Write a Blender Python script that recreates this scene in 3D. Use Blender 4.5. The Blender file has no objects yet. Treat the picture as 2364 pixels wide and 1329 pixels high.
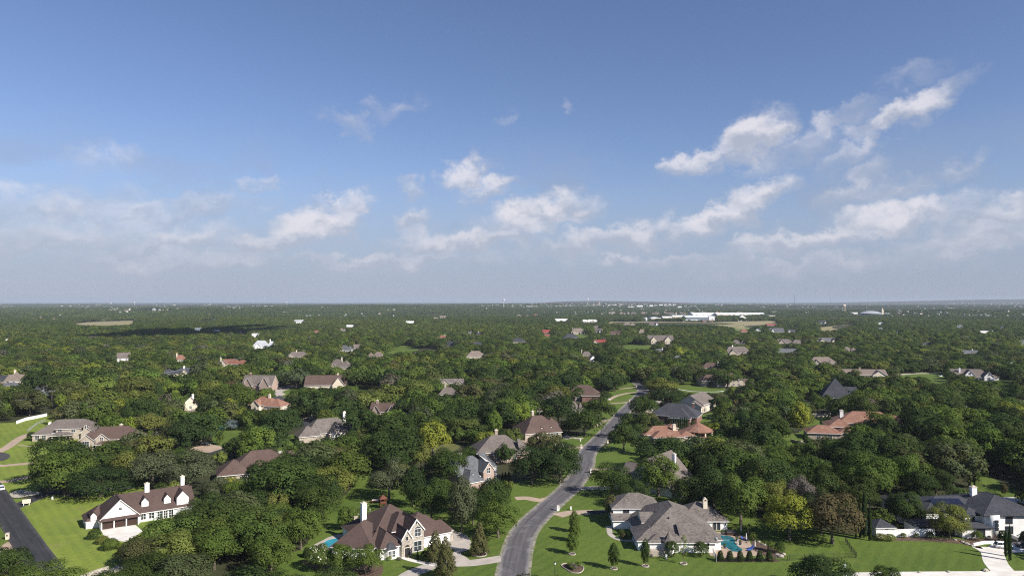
import bpy, bmesh, math, random
import numpy as np
from mathutils import Vector, Matrix
R = math.radians
S = bpy.context.scene
COL = S.collection
# ------------------------------------------------------------------ camera
CAM_H, FPX, CX, CY, YH = 66.0, 1688.0, 1182.0, 664.5, 695.0
PIT = math.atan((YH - CY) / FPX)
cd = bpy.data.cameras.new('camera'); cam = bpy.data.objects.new('camera', cd); COL.objects.link(cam)
cd.sensor_width = 36; cd.lens = 36 * FPX / 2364; cd.clip_start = 1; cd.clip_end = 90000
cam.location = (0, 0, CAM_H); cam.rotation_euler = (math.pi / 2 + PIT, 0, 0)
S.camera = cam
# ------------------------------------------------------------------ light
SUN_EL, SUN_AZ = R(36), R(125)            # azimuth clockwise from +Y (the view direction)
SKY_STRENGTH, SUN_STRENGTH, EXPOSURE, HAZE = 0.062, 4.6, 0.82, 5.2e-5
S.view_settings.view_transform = 'Standard'; S.view_settings.look = 'None'
S.view_settings.exposure = EXPOSURE; S.view_settings.gamma = 1; S.view_settings.use_curve_mapping = False
sd = bpy.data.lights.new('sun', 'SUN'); sun = bpy.data.objects.new('sun', sd); COL.objects.link(sun)
sd.energy = SUN_STRENGTH; sd.angle = R(0.53); sd.color = (1, .955, .88)
to_sun = Vector((math.sin(SUN_AZ) * math.cos(SUN_EL), math.cos(SUN_AZ) * math.cos(SUN_EL), math.sin(SUN_EL)))
sun.rotation_euler = to_sun.to_track_quat('Z', 'Y').to_euler()
sun.location = to_sun * 300
cy = S.cycles
cy.max_bounces = 5; cy.diffuse_bounces = 3; cy.glossy_bounces = 2; cy.transmission_bounces = 3; cy.volume_bounces = 0
cy.transparent_max_bounces = 4; cy.use_denoising = False; cy.caustics_reflective = False; cy.caustics_refractive = False
cy.sample_clamp_direct = 8; cy.sample_clamp_indirect = 4; cy.use_adaptive_sampling = True; cy.adaptive_threshold = 0.008; cy.filter_width = 1.15

# ------------------------------------------------------------------ node helpers
def N(nt, typ, **kw):
    n = nt.nodes.new(typ)
    for k, v in kw.items():
        if k == 'i':
            for kk, vv in v.items(): n.inputs[kk].default_value = vv
        else: setattr(n, k, v)
    return n
def L(nt, a, b): nt.links.new(a, b)
def M_(nt, op, a, b=None, c=None, clamp=False):
    n = nt.nodes.new('ShaderNodeMath'); n.operation = op; n.use_clamp = clamp
    for i, v in enumerate((a, b, c)):
        if v is None: continue
        if isinstance(v, (int, float)): n.inputs[i].default_value = v
        else: nt.links.new(v, n.inputs[i])
    return n.outputs[0]
def MR(nt, v, a, b, c=0., d=1., smooth=True):
    n = nt.nodes.new('ShaderNodeMapRange'); n.interpolation_type = 'SMOOTHSTEP' if smooth else 'LINEAR'
    nt.links.new(v, n.inputs[0])
    for i, x in enumerate((a, b, c, d)): n.inputs[i + 1].default_value = x
    return n.outputs[0]
def MIX(nt, f, a, b, mode='MIX'):
    n = nt.nodes.new('ShaderNodeMix'); n.data_type = 'RGBA'; n.blend_type = mode
    for i, v in ((0, f), (6, a), (7, b)):
        if isinstance(v, (int, float)): n.inputs[i].default_value = v
        elif isinstance(v, (tuple, list)): n.inputs[i].default_value = tuple(v) + (1,) * (4 - len(v))
        else: nt.links.new(v, n.inputs[i])
    return n.outputs[2]
# ------------------------------------------------------------------ sky
W = bpy.data.worlds.new('World'); S.world = W; W.use_nodes = True
nt = W.node_tree; nt.nodes.clear()
out = N(nt, 'ShaderNodeOutputWorld'); bg = N(nt, 'ShaderNodeBackground'); bg.inputs[1].default_value = SKY_STRENGTH
L(nt, bg.outputs[0], out.inputs[0])
sky = N(nt, 'ShaderNodeTexSky', sky_type='NISHITA', sun_disc=False, sun_elevation=SUN_EL, sun_rotation=SUN_AZ,
        altitude=300, air_density=1.0, dust_density=0.25, ozone_density=3.8)
tc = N(nt, 'ShaderNodeTexCoord'); sep = N(nt, 'ShaderNodeSeparateXYZ'); L(nt, tc.outputs['Generated'], sep.inputs[0])
az = M_(nt, 'ARCTAN2', sep.outputs[0], sep.outputs[1]); el = M_(nt, 'ARCSINE', sep.outputs[2])
comb = N(nt, 'ShaderNodeCombineXYZ'); L(nt, az, comb.inputs[0]); L(nt, el, comb.inputs[1])
def azel(px, py):
    a = math.atan((px - CX) / FPX); return a, math.atan((YH - py) / FPX * math.cos(a))
# cumulus: px, py, half width, half height, tilt (deg), weight
CLOUDS = [(1745, 312, 85, 52, 26, 1.2), (1600, 378, 95, 30, 14, 1.0), (1680, 350, 110, 40, 28, .8), (1840, 345, 120, 40, 12, .62), (2110, 245, 130, 36, 22, 1.0), (1920, 290, 150, 30, 26, .72), (1985, 345, 90, 26, 30, .7), (2170, 215, 70, 26, 14, .7),
          (1975, 430, 80, 34, 28, .8), (1745, 455, 95, 46, 24, 1.1), (1640, 515, 130, 34, 14, 1.05), (2080, 500, 160, 44, 8, 1.0), (2290, 505, 140, 44, 6, .85), (1850, 558, 170, 32, 4, .95), (2050, 440, 90, 26, 10, .66), (2250, 560, 180, 40, 3, .8), (2220, 385, 60, 22, 20, .6),
          (1240, 490, 150, 50, 12, 1.1), (1070, 405, 66, 42, 24, .98), (1130, 435, 80, 30, 14, .9), (1090, 550, 210, 38, 6, 1.0), (1390, 555, 230, 42, 5, .95), (945, 440, 36, 28, 12, .7), (955, 515, 50, 42, 10, .85), (1320, 480, 110, 36, 10, .85),
          (720, 520, 140, 52, 16, 1.08), (805, 475, 64, 40, 24, 1.0), (650, 555, 150, 38, 8, .9), (390, 560, 170, 44, 10, .9), (235, 378, 88, 44, 20, .62), (110, 480, 210, 52, 8, .76), (130, 560, 280, 54, 3, .8), (320, 500, 140, 40, 6, .75),
          (905, 250, 78, 30, 14, .62), (810, 285, 70, 30, -24, .66), (595, 420, 46, 24, 5, .66), (500, 470, 140, 32, 4, .68), (1430, 605, 90, 18, 4, .85), (1750, 565, 90, 30, 6, .9), (1300, 240, 24, 26, 60, .52), (1180, 270, 40, 18, 20, .45), (420, 610, 300, 30, 2, .8), (900, 605, 300, 28, 2, .85), (1560, 600, 280, 26, 2, .75), (1950, 610, 340, 30, 2, .8), (2120, 165, 90, 26, 10, .45)]
blob = None; upper = None
def warp(v, scale, amp):
    mp = N(nt, 'ShaderNodeMapping'); mp.inputs['Scale'].default_value = (scale, scale * 1.25, 1); L(nt, v, mp.inputs[0])
    nz = N(nt, 'ShaderNodeTexNoise'); nz.inputs['Scale'].default_value = 1; nz.inputs['Detail'].default_value = 7; nz.inputs['Roughness'].default_value = .6; L(nt, mp.outputs[0], nz.inputs[0])
    sb = N(nt, 'ShaderNodeVectorMath', operation='SUBTRACT'); sb.inputs[1].default_value = (.5, .5, .5); L(nt, nz.outputs['Color'], sb.inputs[0])
    sc = N(nt, 'ShaderNodeVectorMath', operation='MULTIPLY'); sc.inputs[1].default_value = (amp * 1.5, amp, 0); L(nt, sb.outputs[0], sc.inputs[0])
    ad = N(nt, 'ShaderNodeVectorMath', operation='ADD'); L(nt, v, ad.inputs[0]); L(nt, sc.outputs[0], ad.inputs[1]); return ad.outputs[0]
warped = warp(comb.outputs[0], 24, .075)
for px, py, rx, ry, tilt, wt in CLOUDS:
    a, e = azel(px, py)
    mp = N(nt, 'ShaderNodeMapping', vector_type='TEXTURE'); mp.inputs['Location'].default_value = (a, e, 0)
    mp.inputs['Rotation'].default_value = (0, 0, R(tilt)); mp.inputs['Scale'].default_value = (1.6 * rx / FPX, 1.5 * ry / FPX, 1)
    L(nt, warped, mp.inputs[0])
    vl = N(nt, 'ShaderNodeVectorMath', operation='LENGTH'); L(nt, mp.outputs[0], vl.inputs[0])
    b = MR(nt, vl.outputs['Value'], 1, .15, 0, wt)
    sy = N(nt, 'ShaderNodeSeparateXYZ'); L(nt, mp.outputs[0], sy.inputs[0])
    up = M_(nt, 'MULTIPLY', b, MR(nt, sy.outputs[1], -.45, .5))
    blob = b if blob is None else M_(nt, 'MAXIMUM', blob, b)
    upper = up if upper is None else M_(nt, 'MAXIMUM', upper, up)
# noise in a cloud-layer parametrisation that works for every direction: azimuth-elevation, stretched sideways
def cloudnoise(scale, off, detail, rough=.58, dist=.35):
    mp = N(nt, 'ShaderNodeMapping'); mp.inputs['Scale'].default_value = (scale, scale * 1.3, 1); mp.inputs['Location'].default_value = off
    mp.inputs['Rotation'].default_value = (0, 0, R(-14))
    L(nt, comb.outputs[0], mp.inputs[0])
    nz = N(nt, 'ShaderNodeTexNoise'); nz.inputs['Scale'].default_value = 1; nz.inputs['Detail'].default_value = detail
    nz.inputs['Roughness'].default_value = rough; nz.inputs['Distortion'].default_value = dist
    L(nt, mp.outputs[0], nz.inputs[0]); return nz.outputs[0]
n1 = cloudnoise(15, (3, 1, 0), 10, .55, .35); n2 = cloudnoise(15, (3 - .10, 1 - .30, 0), 10, .55, .35)
n3 = cloudnoise(6, (9, 4, 2), 7, .6)
band = MR(nt, el, R(14), R(7), 0, 1); bandlow = MR(nt, el, R(0), R(2.5), 0, 1)
veil = M_(nt, 'MULTIPLY', MR(nt, n3, .36, .64, 0, 1), M_(nt, 'MULTIPLY', band, bandlow))
dens = M_(nt, 'ADD', blob, M_(nt, 'MULTIPLY', M_(nt, 'SUBTRACT', n1, .5), .9))
mask = M_(nt, 'MULTIPLY', MR(nt, dens, .2, 1.2), MR(nt, blob, .0, .3))
behind = M_(nt, 'MULTIPLY', MR(nt, M_(nt, 'ABSOLUTE', az), R(40), R(60)), M_(nt, 'MULTIPLY', MR(nt, n1, .5, .68, 0, .8), M_(nt, 'MULTIPLY', MR(nt, el, R(20), R(6)), bandlow)))
base = M_(nt, 'MULTIPLY', MR(nt, M_(nt, 'ADD', blob, M_(nt, 'MULTIPLY', M_(nt, 'SUBTRACT', n3, .5), 1.1)), .1, 1.0, 0, .55), MR(nt, blob, 0, .3))
mask = M_(nt, 'MAXIMUM', M_(nt, 'MAXIMUM', mask, behind), base)
lit = MR(nt, M_(nt, 'ADD', M_(nt, 'MULTIPLY', M_(nt, 'SUBTRACT', n1, n2), 1.6), upper), .05, .95)          # sunlit tops, greyer flat bases
lit = M_(nt, 'MULTIPLY', lit, MR(nt, el, R(1.5), R(7), .45, 1))
ccol = MIX(nt, lit, (4.2, 4.55, 5.5), (7.5, 7.3, 7.75))
low = M_(nt, 'MAXIMUM', M_(nt, 'MULTIPLY', MR(nt, el, R(12), R(1)), .82), M_(nt, 'MULTIPLY', veil, .62))   # thin summer haze and veil cloud near the horizon, all round
skyc = MIX(nt, 1., sky.outputs[0], (1.04, .965, 1.07), 'MULTIPLY')
skyc = MIX(nt, low, skyc, (3.05, 3.65, 4.95))
skyc = MIX(nt, M_(nt, 'MULTIPLY', mask, .88), skyc, ccol)
L(nt, skyc, bg.inputs[0])
W.cycles.sampling_method = 'MANUAL'; W.cycles.sample_map_resolution = 512

# ------------------------------------------------------------------ picture <-> ground
cp, sp_ = math.cos(PIT), math.sin(PIT)
def ray(px, py):
    a, b = (px - CX) / FPX, (CY - py) / FPX
    return Vector((a, cp - b * sp_, sp_ + b * cp))
def G(px, py, z=0.0):
    d = ray(px, py); t = (z - CAM_H) / d.z
    return Vector((d.x * t, d.y * t, z))
def AT(px, py, Y):                       # point on the ray at depth Y
    d = ray(px, py); t = Y / d.y
    return Vector((d.x * t, Y, CAM_H + d.z * t))
def proj(x, y, z):                       # numpy friendly
    f = y * cp + (z - CAM_H) * sp_; u = -y * sp_ + (z - CAM_H) * cp
    return CX + FPX * x / f, CY - FPX * u / f
def sstep(a, b, x):
    t = np.clip((np.asarray(x, float) - a) / (b - a), 0, 1); return t * t * (3 - 2 * t)
def bump(x, y, cx, cy_, rx, ry, h):
    d = ((x - cx) / rx) ** 2 + ((y - cy_) / ry) ** 2
    return h * np.exp(-d)
def TZ(x, y):
    x = np.asarray(x, float); y = np.asarray(y, float)
    r = np.hypot(x, y); a = sstep(1500, 3800, r)
    z = a * (5 * np.sin(x / 610 + 1.3) * np.sin(y / 820) + 4 * np.sin(x / 1400 - y / 1900)) + sstep(2700, 4600, r) * (9 * np.sin(y / 520 + x / 1900) + 6 * np.sin(x / 900 + 2.) * np.sin(y / 700 + .6))
    z = z + bump(x, y, 300, 6900, 2600, 1700, 24) * a
    z = z + bump(x, y, 1620, 11500, 1150, 900, 52) * a + bump(x, y, 900, 11600, 800, 700, 30) * a + bump(x, y, 2500, 11800, 900, 600, 26) * a
    z = z + bump(x, y, 10800, 14500, 3900, 1600, 112) * a + bump(x, y, -5200, 12500, 4000, 900, 16) * a
    z = z + bump(x, y, -1000, 5200, 700, 300, 16) * a + bump(x, y, 3000, 8200, 1500, 400, 18) * a
    return z
# ------------------------------------------------------------------ mesh and object helpers
class MB:
    def __init__(s): s.v, s.f, s.m = [], [], []
    def poly(s, pts, m=0):
        n = len(s.v); s.v += [tuple(p) for p in pts]; s.f.append(tuple(range(n, n + len(pts)))); s.m.append(m)
    def box(s, x0, x1, y0, y1, z0, z1, m=0, bottom=True, top=True):
        n = len(s.v)
        s.v += [(x0, y0, z0), (x1, y0, z0), (x1, y1, z0), (x0, y1, z0), (x0, y0, z1), (x1, y0, z1), (x1, y1, z1), (x0, y1, z1)]
        fs = [(0, 1, 5, 4), (1, 2, 6, 5), (2, 3, 7, 6), (3, 0, 4, 7)] + ([(3, 2, 1, 0)] if bottom else []) + ([(4, 5, 6, 7)] if top else [])
        for f in fs: s.f.append(tuple(n + i for i in f)); s.m.append(m)
    def loft(s, rings, m=0, close=True, cap=True):
        n0 = len(s.v); k = len(rings[0])
        for r in rings: s.v += [tuple(p) for p in r]
        for i in range(len(rings) - 1):
            for j in range(k if close else k - 1):
                a, b = n0 + i * k + j, n0 + i * k + (j + 1) % k
                s.f.append((a, b, b + k, a + k)); s.m.append(m)
        if cap:
            s.f.append(tuple(n0 + j for j in reversed(range(k)))); s.m.append(m)
            s.f.append(tuple(n0 + (len(rings) - 1) * k + j for j in range(k))); s.m.append(m)
    def tube(s, pts, rad, k=8, m=0, cap=True):
        pts = [Vector(p) for p in pts]; rings = []
        if isinstance(rad, (int, float)): rad = [rad] * len(pts)
        for i, p in enumerate(pts):
            d = (pts[min(i + 1, len(pts) - 1)] - pts[max(i - 1, 0)]).normalized()
            u = d.cross(Vector((0, 0, 1)) if abs(d.z) < .9 else Vector((1, 0, 0))).normalized(); w = d.cross(u)
            rings.append([p + (u * math.cos(2 * math.pi * j / k) + w * math.sin(2 * math.pi * j / k)) * rad[i] for j in range(k)])
        s.loft(rings, m, True, cap)
    def lathe(s, prof, k=16, m=0, c=(0, 0)):
        s.loft([[(c[0] + r * math.cos(2 * math.pi * j / k), c[1] + r * math.sin(2 * math.pi * j / k), z) for j in range(k)] for r, z in prof], m, True, True)
    def mesh(s, name, mats):
        me = bpy.data.meshes.new(name); me.from_pydata(s.v, [], s.f)
        for m in (mats if isinstance(mats, (list, tuple)) else [mats]): me.materials.append(m)
        if any(s.m): me.polygons.foreach_set('material_index', s.m)
        me.update(); return me
    def build(s, name, mats, parent=None, smooth=False):
        me = s.mesh(name, mats)
        if smooth: me.polygons.foreach_set('use_smooth', [True] * len(me.polygons))
        return link(name, me, parent)
def link(name, data, parent=None):
    o = bpy.data.objects.new(name, data); COL.objects.link(o)
    if parent is not None: o.parent = parent
    return o
def tag(o, label=None, cat=None, group=None, kind=None):
    if label: o['label'] = label
    if cat: o['category'] = cat
    if group: o['group'] = group
    if kind: o['kind'] = kind
    return o
def thing(name, label, cat, loc=(0, 0, 0), rz=0., group=None):
    o = link(name, None); o.location = loc; o.rotation_euler = (0, 0, rz)
    return tag(o, label, cat, group)
def dup(root, loc, rz=None, label=None, group=None, scale=None):
    r = root.copy(); COL.objects.link(r); r.location = loc
    if rz is not None: r.rotation_euler = (0, 0, rz)
    if scale: r.scale = scale
    if label: r['label'] = label
    if group: r['group'] = group
    for ch in list(root.children):
        c = ch.copy(); COL.objects.link(c); c.parent = r
        for g in list(ch.children):
            d = g.copy(); COL.objects.link(d); d.parent = c
    return r
# ------------------------------------------------------------------ materials
def mat(name, col=(.5, .5, .5), rough=.8, metal=0., spec=.3):
    m = bpy.data.materials.new(name); m.use_nodes = True; t = m.node_tree
    b = t.nodes['Principled BSDF']; b.inputs['Base Color'].default_value = tuple(col) + (1,)
    b.inputs['Roughness'].default_value = rough; b.inputs['Metallic'].default_value = metal
    b.inputs['Specular IOR Level'].default_value = spec
    return m, t, b
def noise(t, vec, scale, detail=4, rough=.55, dist=0.):
    n = N(t, 'ShaderNodeTexNoise'); n.inputs['Scale'].default_value = scale; n.inputs['Detail'].default_value = detail
    n.inputs['Roughness'].default_value = rough; n.inputs['Distortion'].default_value = dist
    if vec is not None: L(t, vec, n.inputs[0])
    return n.outputs[0]
def scaled(t, vec, sc, rot=(0, 0, 0)):
    n = N(t, 'ShaderNodeMapping'); n.inputs['Scale'].default_value = sc; n.inputs['Rotation'].default_value = rot
    L(t, vec, n.inputs[0]); return n.outputs[0]
def wpos(t): return N(t, 'ShaderNodeNewGeometry').outputs['Position']
def opos(t): return N(t, 'ShaderNodeTexCoord').outputs['Object']
def bumpy(t, b, h, strength=.4, dist=.05):
    n = N(t, 'ShaderNodeBump'); n.inputs['Strength'].default_value = strength; n.inputs['Distance'].default_value = dist
    L(t, h, n.inputs['Height']); L(t, n.outputs[0], b.inputs['Normal'])
def dim(*cs): return [tuple(x * .78 for x in c) for c in cs]     # base colours as measured under this exposure
def mottled(name, a, b_, scale=1., rough=.85, detail=5, world=True, spec=.25, lo=.35, hi=.65, bump=0.):
    if max(a) < .6: a, b_ = dim(a, b_)
    m, t, b = mat(name, a, rough, 0, spec); p = wpos(t) if world else opos(t)
    n = noise(t, p, scale, detail); L(t, MIX(t, MR(t, n, lo, hi), a, b_), b.inputs['Base Color'])
    if bump: bumpy(t, b, n, bump, .1)
    return m
def shingle(name, a, b_, c):
    a, b_, c = dim(a, b_, c)
    m, t, b = mat(name, a, .92, 0, .2); p = opos(t)
    s = N(t, 'ShaderNodeSeparateXYZ'); L(t, p, s.inputs[0])
    row = M_(t, 'FLOOR', M_(t, 'MULTIPLY', s.outputs[2], 5.5))
    cb = N(t, 'ShaderNodeCombineXYZ')
    L(t, M_(t, 'FLOOR', M_(t, 'ADD', M_(t, 'MULTIPLY', s.outputs[0], 1.9), M_(t, 'MULTIPLY', row, .37))), cb.inputs[0])
    L(t, M_(t, 'FLOOR', M_(t, 'ADD', M_(t, 'MULTIPLY', s.outputs[1], 1.9), M_(t, 'MULTIPLY', row, .37))), cb.inputs[1]); L(t, row, cb.inputs[2])
    wn = N(t, 'ShaderNodeTexWhiteNoise', noise_dimensions='3D'); L(t, cb.outputs[0], wn.inputs[0])
    col = MIX(t, wn.outputs[0], a, b_)
    big = noise(t, p, .22, 4)
    col = MIX(t, MR(t, big, .4, .75, 0, .55), col, c)
    # dark course lines under each row of tabs, faint streaks down the slope
    fr = M_(t, 'FRACT', M_(t, 'MULTIPLY', s.outputs[2], 5.5))
    col = MIX(t, MR(t, fr, .0, .3, .22, 0), col, (a[0] * .35, a[1] * .35, a[2] * .35))
    L(t, col, b.inputs['Base Color']); bumpy(t, b, M_(t, 'ADD', fr, wn.outputs[0]), .35, .03)
    return m
def tiles(name, a, b_, c):
    a, b_, c = dim(a, b_, c)
    m, t, b = mat(name, a, .8, 0, .3); p = opos(t)
    s = N(t, 'ShaderNodeSeparateXYZ'); L(t, p, s.inputs[0])
    row = M_(t, 'FLOOR', M_(t, 'MULTIPLY', s.outputs[2], 5.))
    cb = N(t, 'ShaderNodeCombineXYZ'); L(t, M_(t, 'FLOOR', M_(t, 'MULTIPLY', s.outputs[0], 2.2)), cb.inputs[0])
    L(t, M_(t, 'FLOOR', M_(t, 'MULTIPLY', s.outputs[1], 2.2)), cb.inputs[1]); L(t, row, cb.inputs[2])
    wn = N(t, 'ShaderNodeTexWhiteNoise', noise_dimensions='3D'); L(t, cb.outputs[0], wn.inputs[0])
    col = MIX(t, wn.outputs[0], a, b_); col = MIX(t, MR(t, noise(t, p, .35, 5), .45, .75, 0, .7), col, c)
    fr = M_(t, 'FRACT', M_(t, 'MULTIPLY', s.outputs[2], 5.))
    col = MIX(t, MR(t, fr, 0, .35, .45, 0), col, (a[0] * .3, a[1] * .3, a[2] * .3))
    L(t, col, b.inputs['Base Color'])
    w = M_(t, 'ADD', M_(t, 'SINE', M_(t, 'MULTIPLY', s.outputs[0], 18.)), M_(t, 'SINE', M_(t, 'MULTIPLY', s.outputs[1], 18.)))
    bumpy(t, b, M_(t, 'ADD', w, fr), .5, .05); return m
ROOF = dict(
    brown=shingle('shingle_brown', (.112, .074, .064), (.084, .057, .051), (.128, .087, .074)),
    brown2=shingle('shingle_warm_brown', (.135, .088, .073), (.098, .065, .056), (.155, .107, .089)),
    taupe=shingle('shingle_taupe', (.2, .165, .145), (.13, .108, .098), (.235, .2, .178)),
    grey=shingle('shingle_grey', (.22, .187, .165), (.105, .09, .082), (.255, .222, .2)),
    tan=shingle('shingle_tan', (.27, .215, .18), (.17, .135, .115), (.31, .255, .21)),
    slate=shingle('shingle_slate', (.072, .074, .086), (.045, .046, .054), (.09, .092, .105)),
    bluegrey=shingle('shingle_blue_grey', (.16, .165, .175), (.085, .088, .097), (.2, .205, .215)),
    orange=tiles('clay_tile_orange', (.34, .175, .118), (.245, .118, .082), (.4, .25, .175)),
    red=mottled('metal_roof_red', (.34, .075, .065), (.28, .06, .055), .3, .45, world=False),
    rust=tiles('clay_tile_rust', (.3, .13, .085), (.2, .085, .06), (.34, .17, .11)),
    white=mottled('roof_white', (.78, .78, .76), (.66, .66, .65), .12, .5, world=False),
    metal=mottled('roof_metal_grey', (.5, .51, .53), (.42, .43, .45), .25, .4, world=False),
    green=mottled('roof_green_metal', (.07, .17, .14), (.09, .2, .16), .3, .45, world=False))
def brickmat(name, a, b_, mortar, sx=2.2):
    a, b_, mortar = dim(a, b_, mortar)
    m, t, b = mat(name, a, .9, 0, .2); p = opos(t)
    s = N(t, 'ShaderNodeSeparateXYZ'); L(t, p, s.inputs[0])
    cb = N(t, 'ShaderNodeCombineXYZ'); L(t, M_(t, 'ADD', s.outputs[0], s.outputs[1]), cb.inputs[0]); L(t, s.outputs[2], cb.inputs[1])
    br = N(t, 'ShaderNodeTexBrick'); L(t, cb.outputs[0], br.inputs['Vector']); br.inputs['Scale'].default_value = sx
    for k, v in (('Color1', a), ('Color2', b_), ('Mortar', mortar)): br.inputs[k].default_value = tuple(v) + (1,)
    br.inputs['Mortar Size'].default_value = .012; br.inputs['Brick Width'].default_value = .55; br.inputs['Row Height'].default_value = .2
    L(t, MIX(t, MR(t, noise(t, p, .6, 4), .35, .7, 0, .35), br.outputs[0], mortar), b.inputs['Base Color']); return m
def stonemat(name, a, b_, c, sc=1.9):
    a, b_, c = dim(a, b_, c)
    m, t, b = mat(name, a, .9, 0, .2); p = scaled(t, opos(t), (1, 1, 1.6))
    vo = N(t, 'ShaderNodeTexVoronoi'); vo.inputs['Scale'].default_value = sc; L(t, p, vo.inputs[0])
    ve = N(t, 'ShaderNodeTexVoronoi', feature='DISTANCE_TO_EDGE'); ve.inputs['Scale'].default_value = sc; L(t, p, ve.inputs[0])
    s = N(t, 'ShaderNodeSeparateColor'); L(t, vo.outputs['Color'], s.inputs[0])
    col = MIX(t, s.outputs[0], a, b_); col = MIX(t, MR(t, s.outputs[1], .7, .9), col, c)
    col = MIX(t, MR(t, ve.outputs[0], .02, .07, 1, 0), col, (.5, .46, .4))
    L(t, col, b.inputs['Base Color']); bumpy(t, b, MR(t, ve.outputs[0], 0, .12), .5, .05); return m
WALL = dict(
    white=mottled('wall_white', (.83, .81, .78), (.72, .70, .67), .5, .75, world=False),
    cream=mottled('wall_cream', (.66, .57, .45), (.58, .5, .39), .5, .85, world=False),
    beige=brickmat('wall_beige_brick', (.52, .43, .34), (.42, .34, .27), (.55, .5, .43)),
    pink=brickmat('wall_pink_brick', (.45, .31, .25), (.36, .24, .19), (.5, .44, .38)),
    redbrick=brickmat('wall_red_brick', (.26, .11, .075), (.19, .08, .06), (.36, .3, .26)),
    stone=stonemat('wall_fieldstone', (.52, .46, .38), (.34, .29, .24), (.23, .2, .18)),
    tanstone=stonemat('wall_tan_stone', (.5, .41, .31), (.4, .33, .26), (.3, .25, .2)),
    grey=mottled('wall_grey_blue', (.25, .29, .33), (.21, .25, .29), .4, .6, world=False))
TRIM = mottled('trim_white', (.8, .78, .74), (.7, .68, .64), 1.5, .6, world=False)
CREAMTRIM = mottled('trim_cream', (.62, .55, .45), (.55, .48, .39), 1.5, .7, world=False)
BROWNTRIM = mottled('trim_brown', (.12, .08, .06), (.09, .062, .05), 2, .7, world=False)
BLACKTRIM = mottled('trim_black', (.03, .03, .032), (.045, .045, .047), 2, .5, world=False)
WOOD = mottled('dark_wood', (.075, .042, .03), (.04, .024, .018), 6, .7, world=False)
REDWOOD = mottled('red_wood', (.2, .07, .04), (.13, .05, .03), 5, .75, world=False)
GLASS, t_, b_ = mat('window_glass', (.02, .026, .032), .08, 0, .6)
L(t_, MIX(t_, noise(t_, wpos(t_), .7, 2), (.012, .016, .02), (.05, .06, .07)), b_.inputs['Base Color'])
CONC = mottled('concrete', (.53, .47, .41), (.43, .38, .33), .35, .9, bump=.1)
TANC = mottled('tan_concrete', (.5, .38, .29), (.4, .3, .225), .3, .9, bump=.1)
WCONC = mottled('pale_concrete', (.66, .62, .57), (.55, .51, .46), .3, .9, bump=.1)
GRAVEL = mottled('gravel_shoulder', (.36, .325, .275), (.17, .175, .09), .7, .95, bump=.3)
MULCH = mottled('mulch', (.085, .052, .038), (.16, .11, .075), 1.8, .95, bump=.5)
ROCK = mottled('pale_rock', (.55, .5, .42), (.38, .34, .28), 1.6, .9, bump=.4)
IRON = mottled('black_iron', (.02, .02, .02), (.035, .033, .03), 3, .5)
STEEL = mottled('galvanised_steel', (.42, .43, .44), (.34, .35, .36), 2, .45)
def grassmat(name, cols, sc=(.02, .12, .9), stripes=0.):
    cols = dim(*cols)
    m, t, b = mat(name, cols[0], .95, 0, .15); p = wpos(t)
    big = noise(t, p, sc[0], 4, .6, .6); mid = noise(t, p, sc[1], 5, .6); fine = noise(t, p, sc[2], 3, .7)
    c = MIX(t, MR(t, big, .35, .65), cols[0], cols[1]); c = MIX(t, MR(t, mid, .5, .75, 0, .8), c, cols[2])
    c = MIX(t, MR(t, fine, .35, .7, 0, .35), c, (cols[0][0] * .55, cols[0][1] * .55, cols[0][2] * .5))
    c = MIX(t, MR(t, noise(t, p, .055, 6, .68, 1.2), .52, .72, 0, .5), c, (cols[0][0] * 1.8, cols[0][1] * 1.3, cols[0][2] * 1.6))
    c = MIX(t, MR(t, noise(t, p, .33, 4, .6), .62, .74, 0, .4), c, (cols[0][0] * .7, cols[0][1] * .8, cols[0][2] * .7))
    if stripes:
        s = N(t, 'ShaderNodeSeparateXYZ'); L(t, scaled(t, p, (1, 1, 1), (0, 0, R(stripes))), s.inputs[0])
        w = M_(t, 'SINE', M_(t, 'ADD', M_(t, 'MULTIPLY', s.outputs[0], 2.1), M_(t, 'MULTIPLY', mid, 5.)))
        c = MIX(t, MR(t, w, -.6, .6, 0, .22), c, (cols[1][0] * 1.25, cols[1][1] * 1.2, cols[1][2] * 1.1))
    L(t, c, b.inputs['Base Color']); bumpy(t, b, fine, .6, .25); return m
GROUND = grassmat('rough_ground', [(.048, .056, .024), (.065, .064, .03), (.04, .046, .02)], (.004, .03, .4))
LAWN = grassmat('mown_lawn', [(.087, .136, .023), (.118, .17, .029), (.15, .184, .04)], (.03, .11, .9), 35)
LAWNY = grassmat('yellowish_lawn', [(.165, .225, .04), (.22, .28, .045), (.25, .24, .075)], (.035, .1, .8), -40)  # the grass's own lighter, yellower green
LAWND = grassmat('dry_lawn', [(.13, .145, .042), (.16, .155, .058), (.19, .15, .075)], (.05, .2, 1.))
DRY = grassmat('dry_pasture', [(.36, .3, .17), (.27, .26, .12), (.42, .34, .21)], (.006, .02, .2))
PAST = grassmat('green_pasture', [(.17, .2, .07), (.14, .19, .06), (.22, .22, .1)], (.006, .02, .2))
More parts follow.
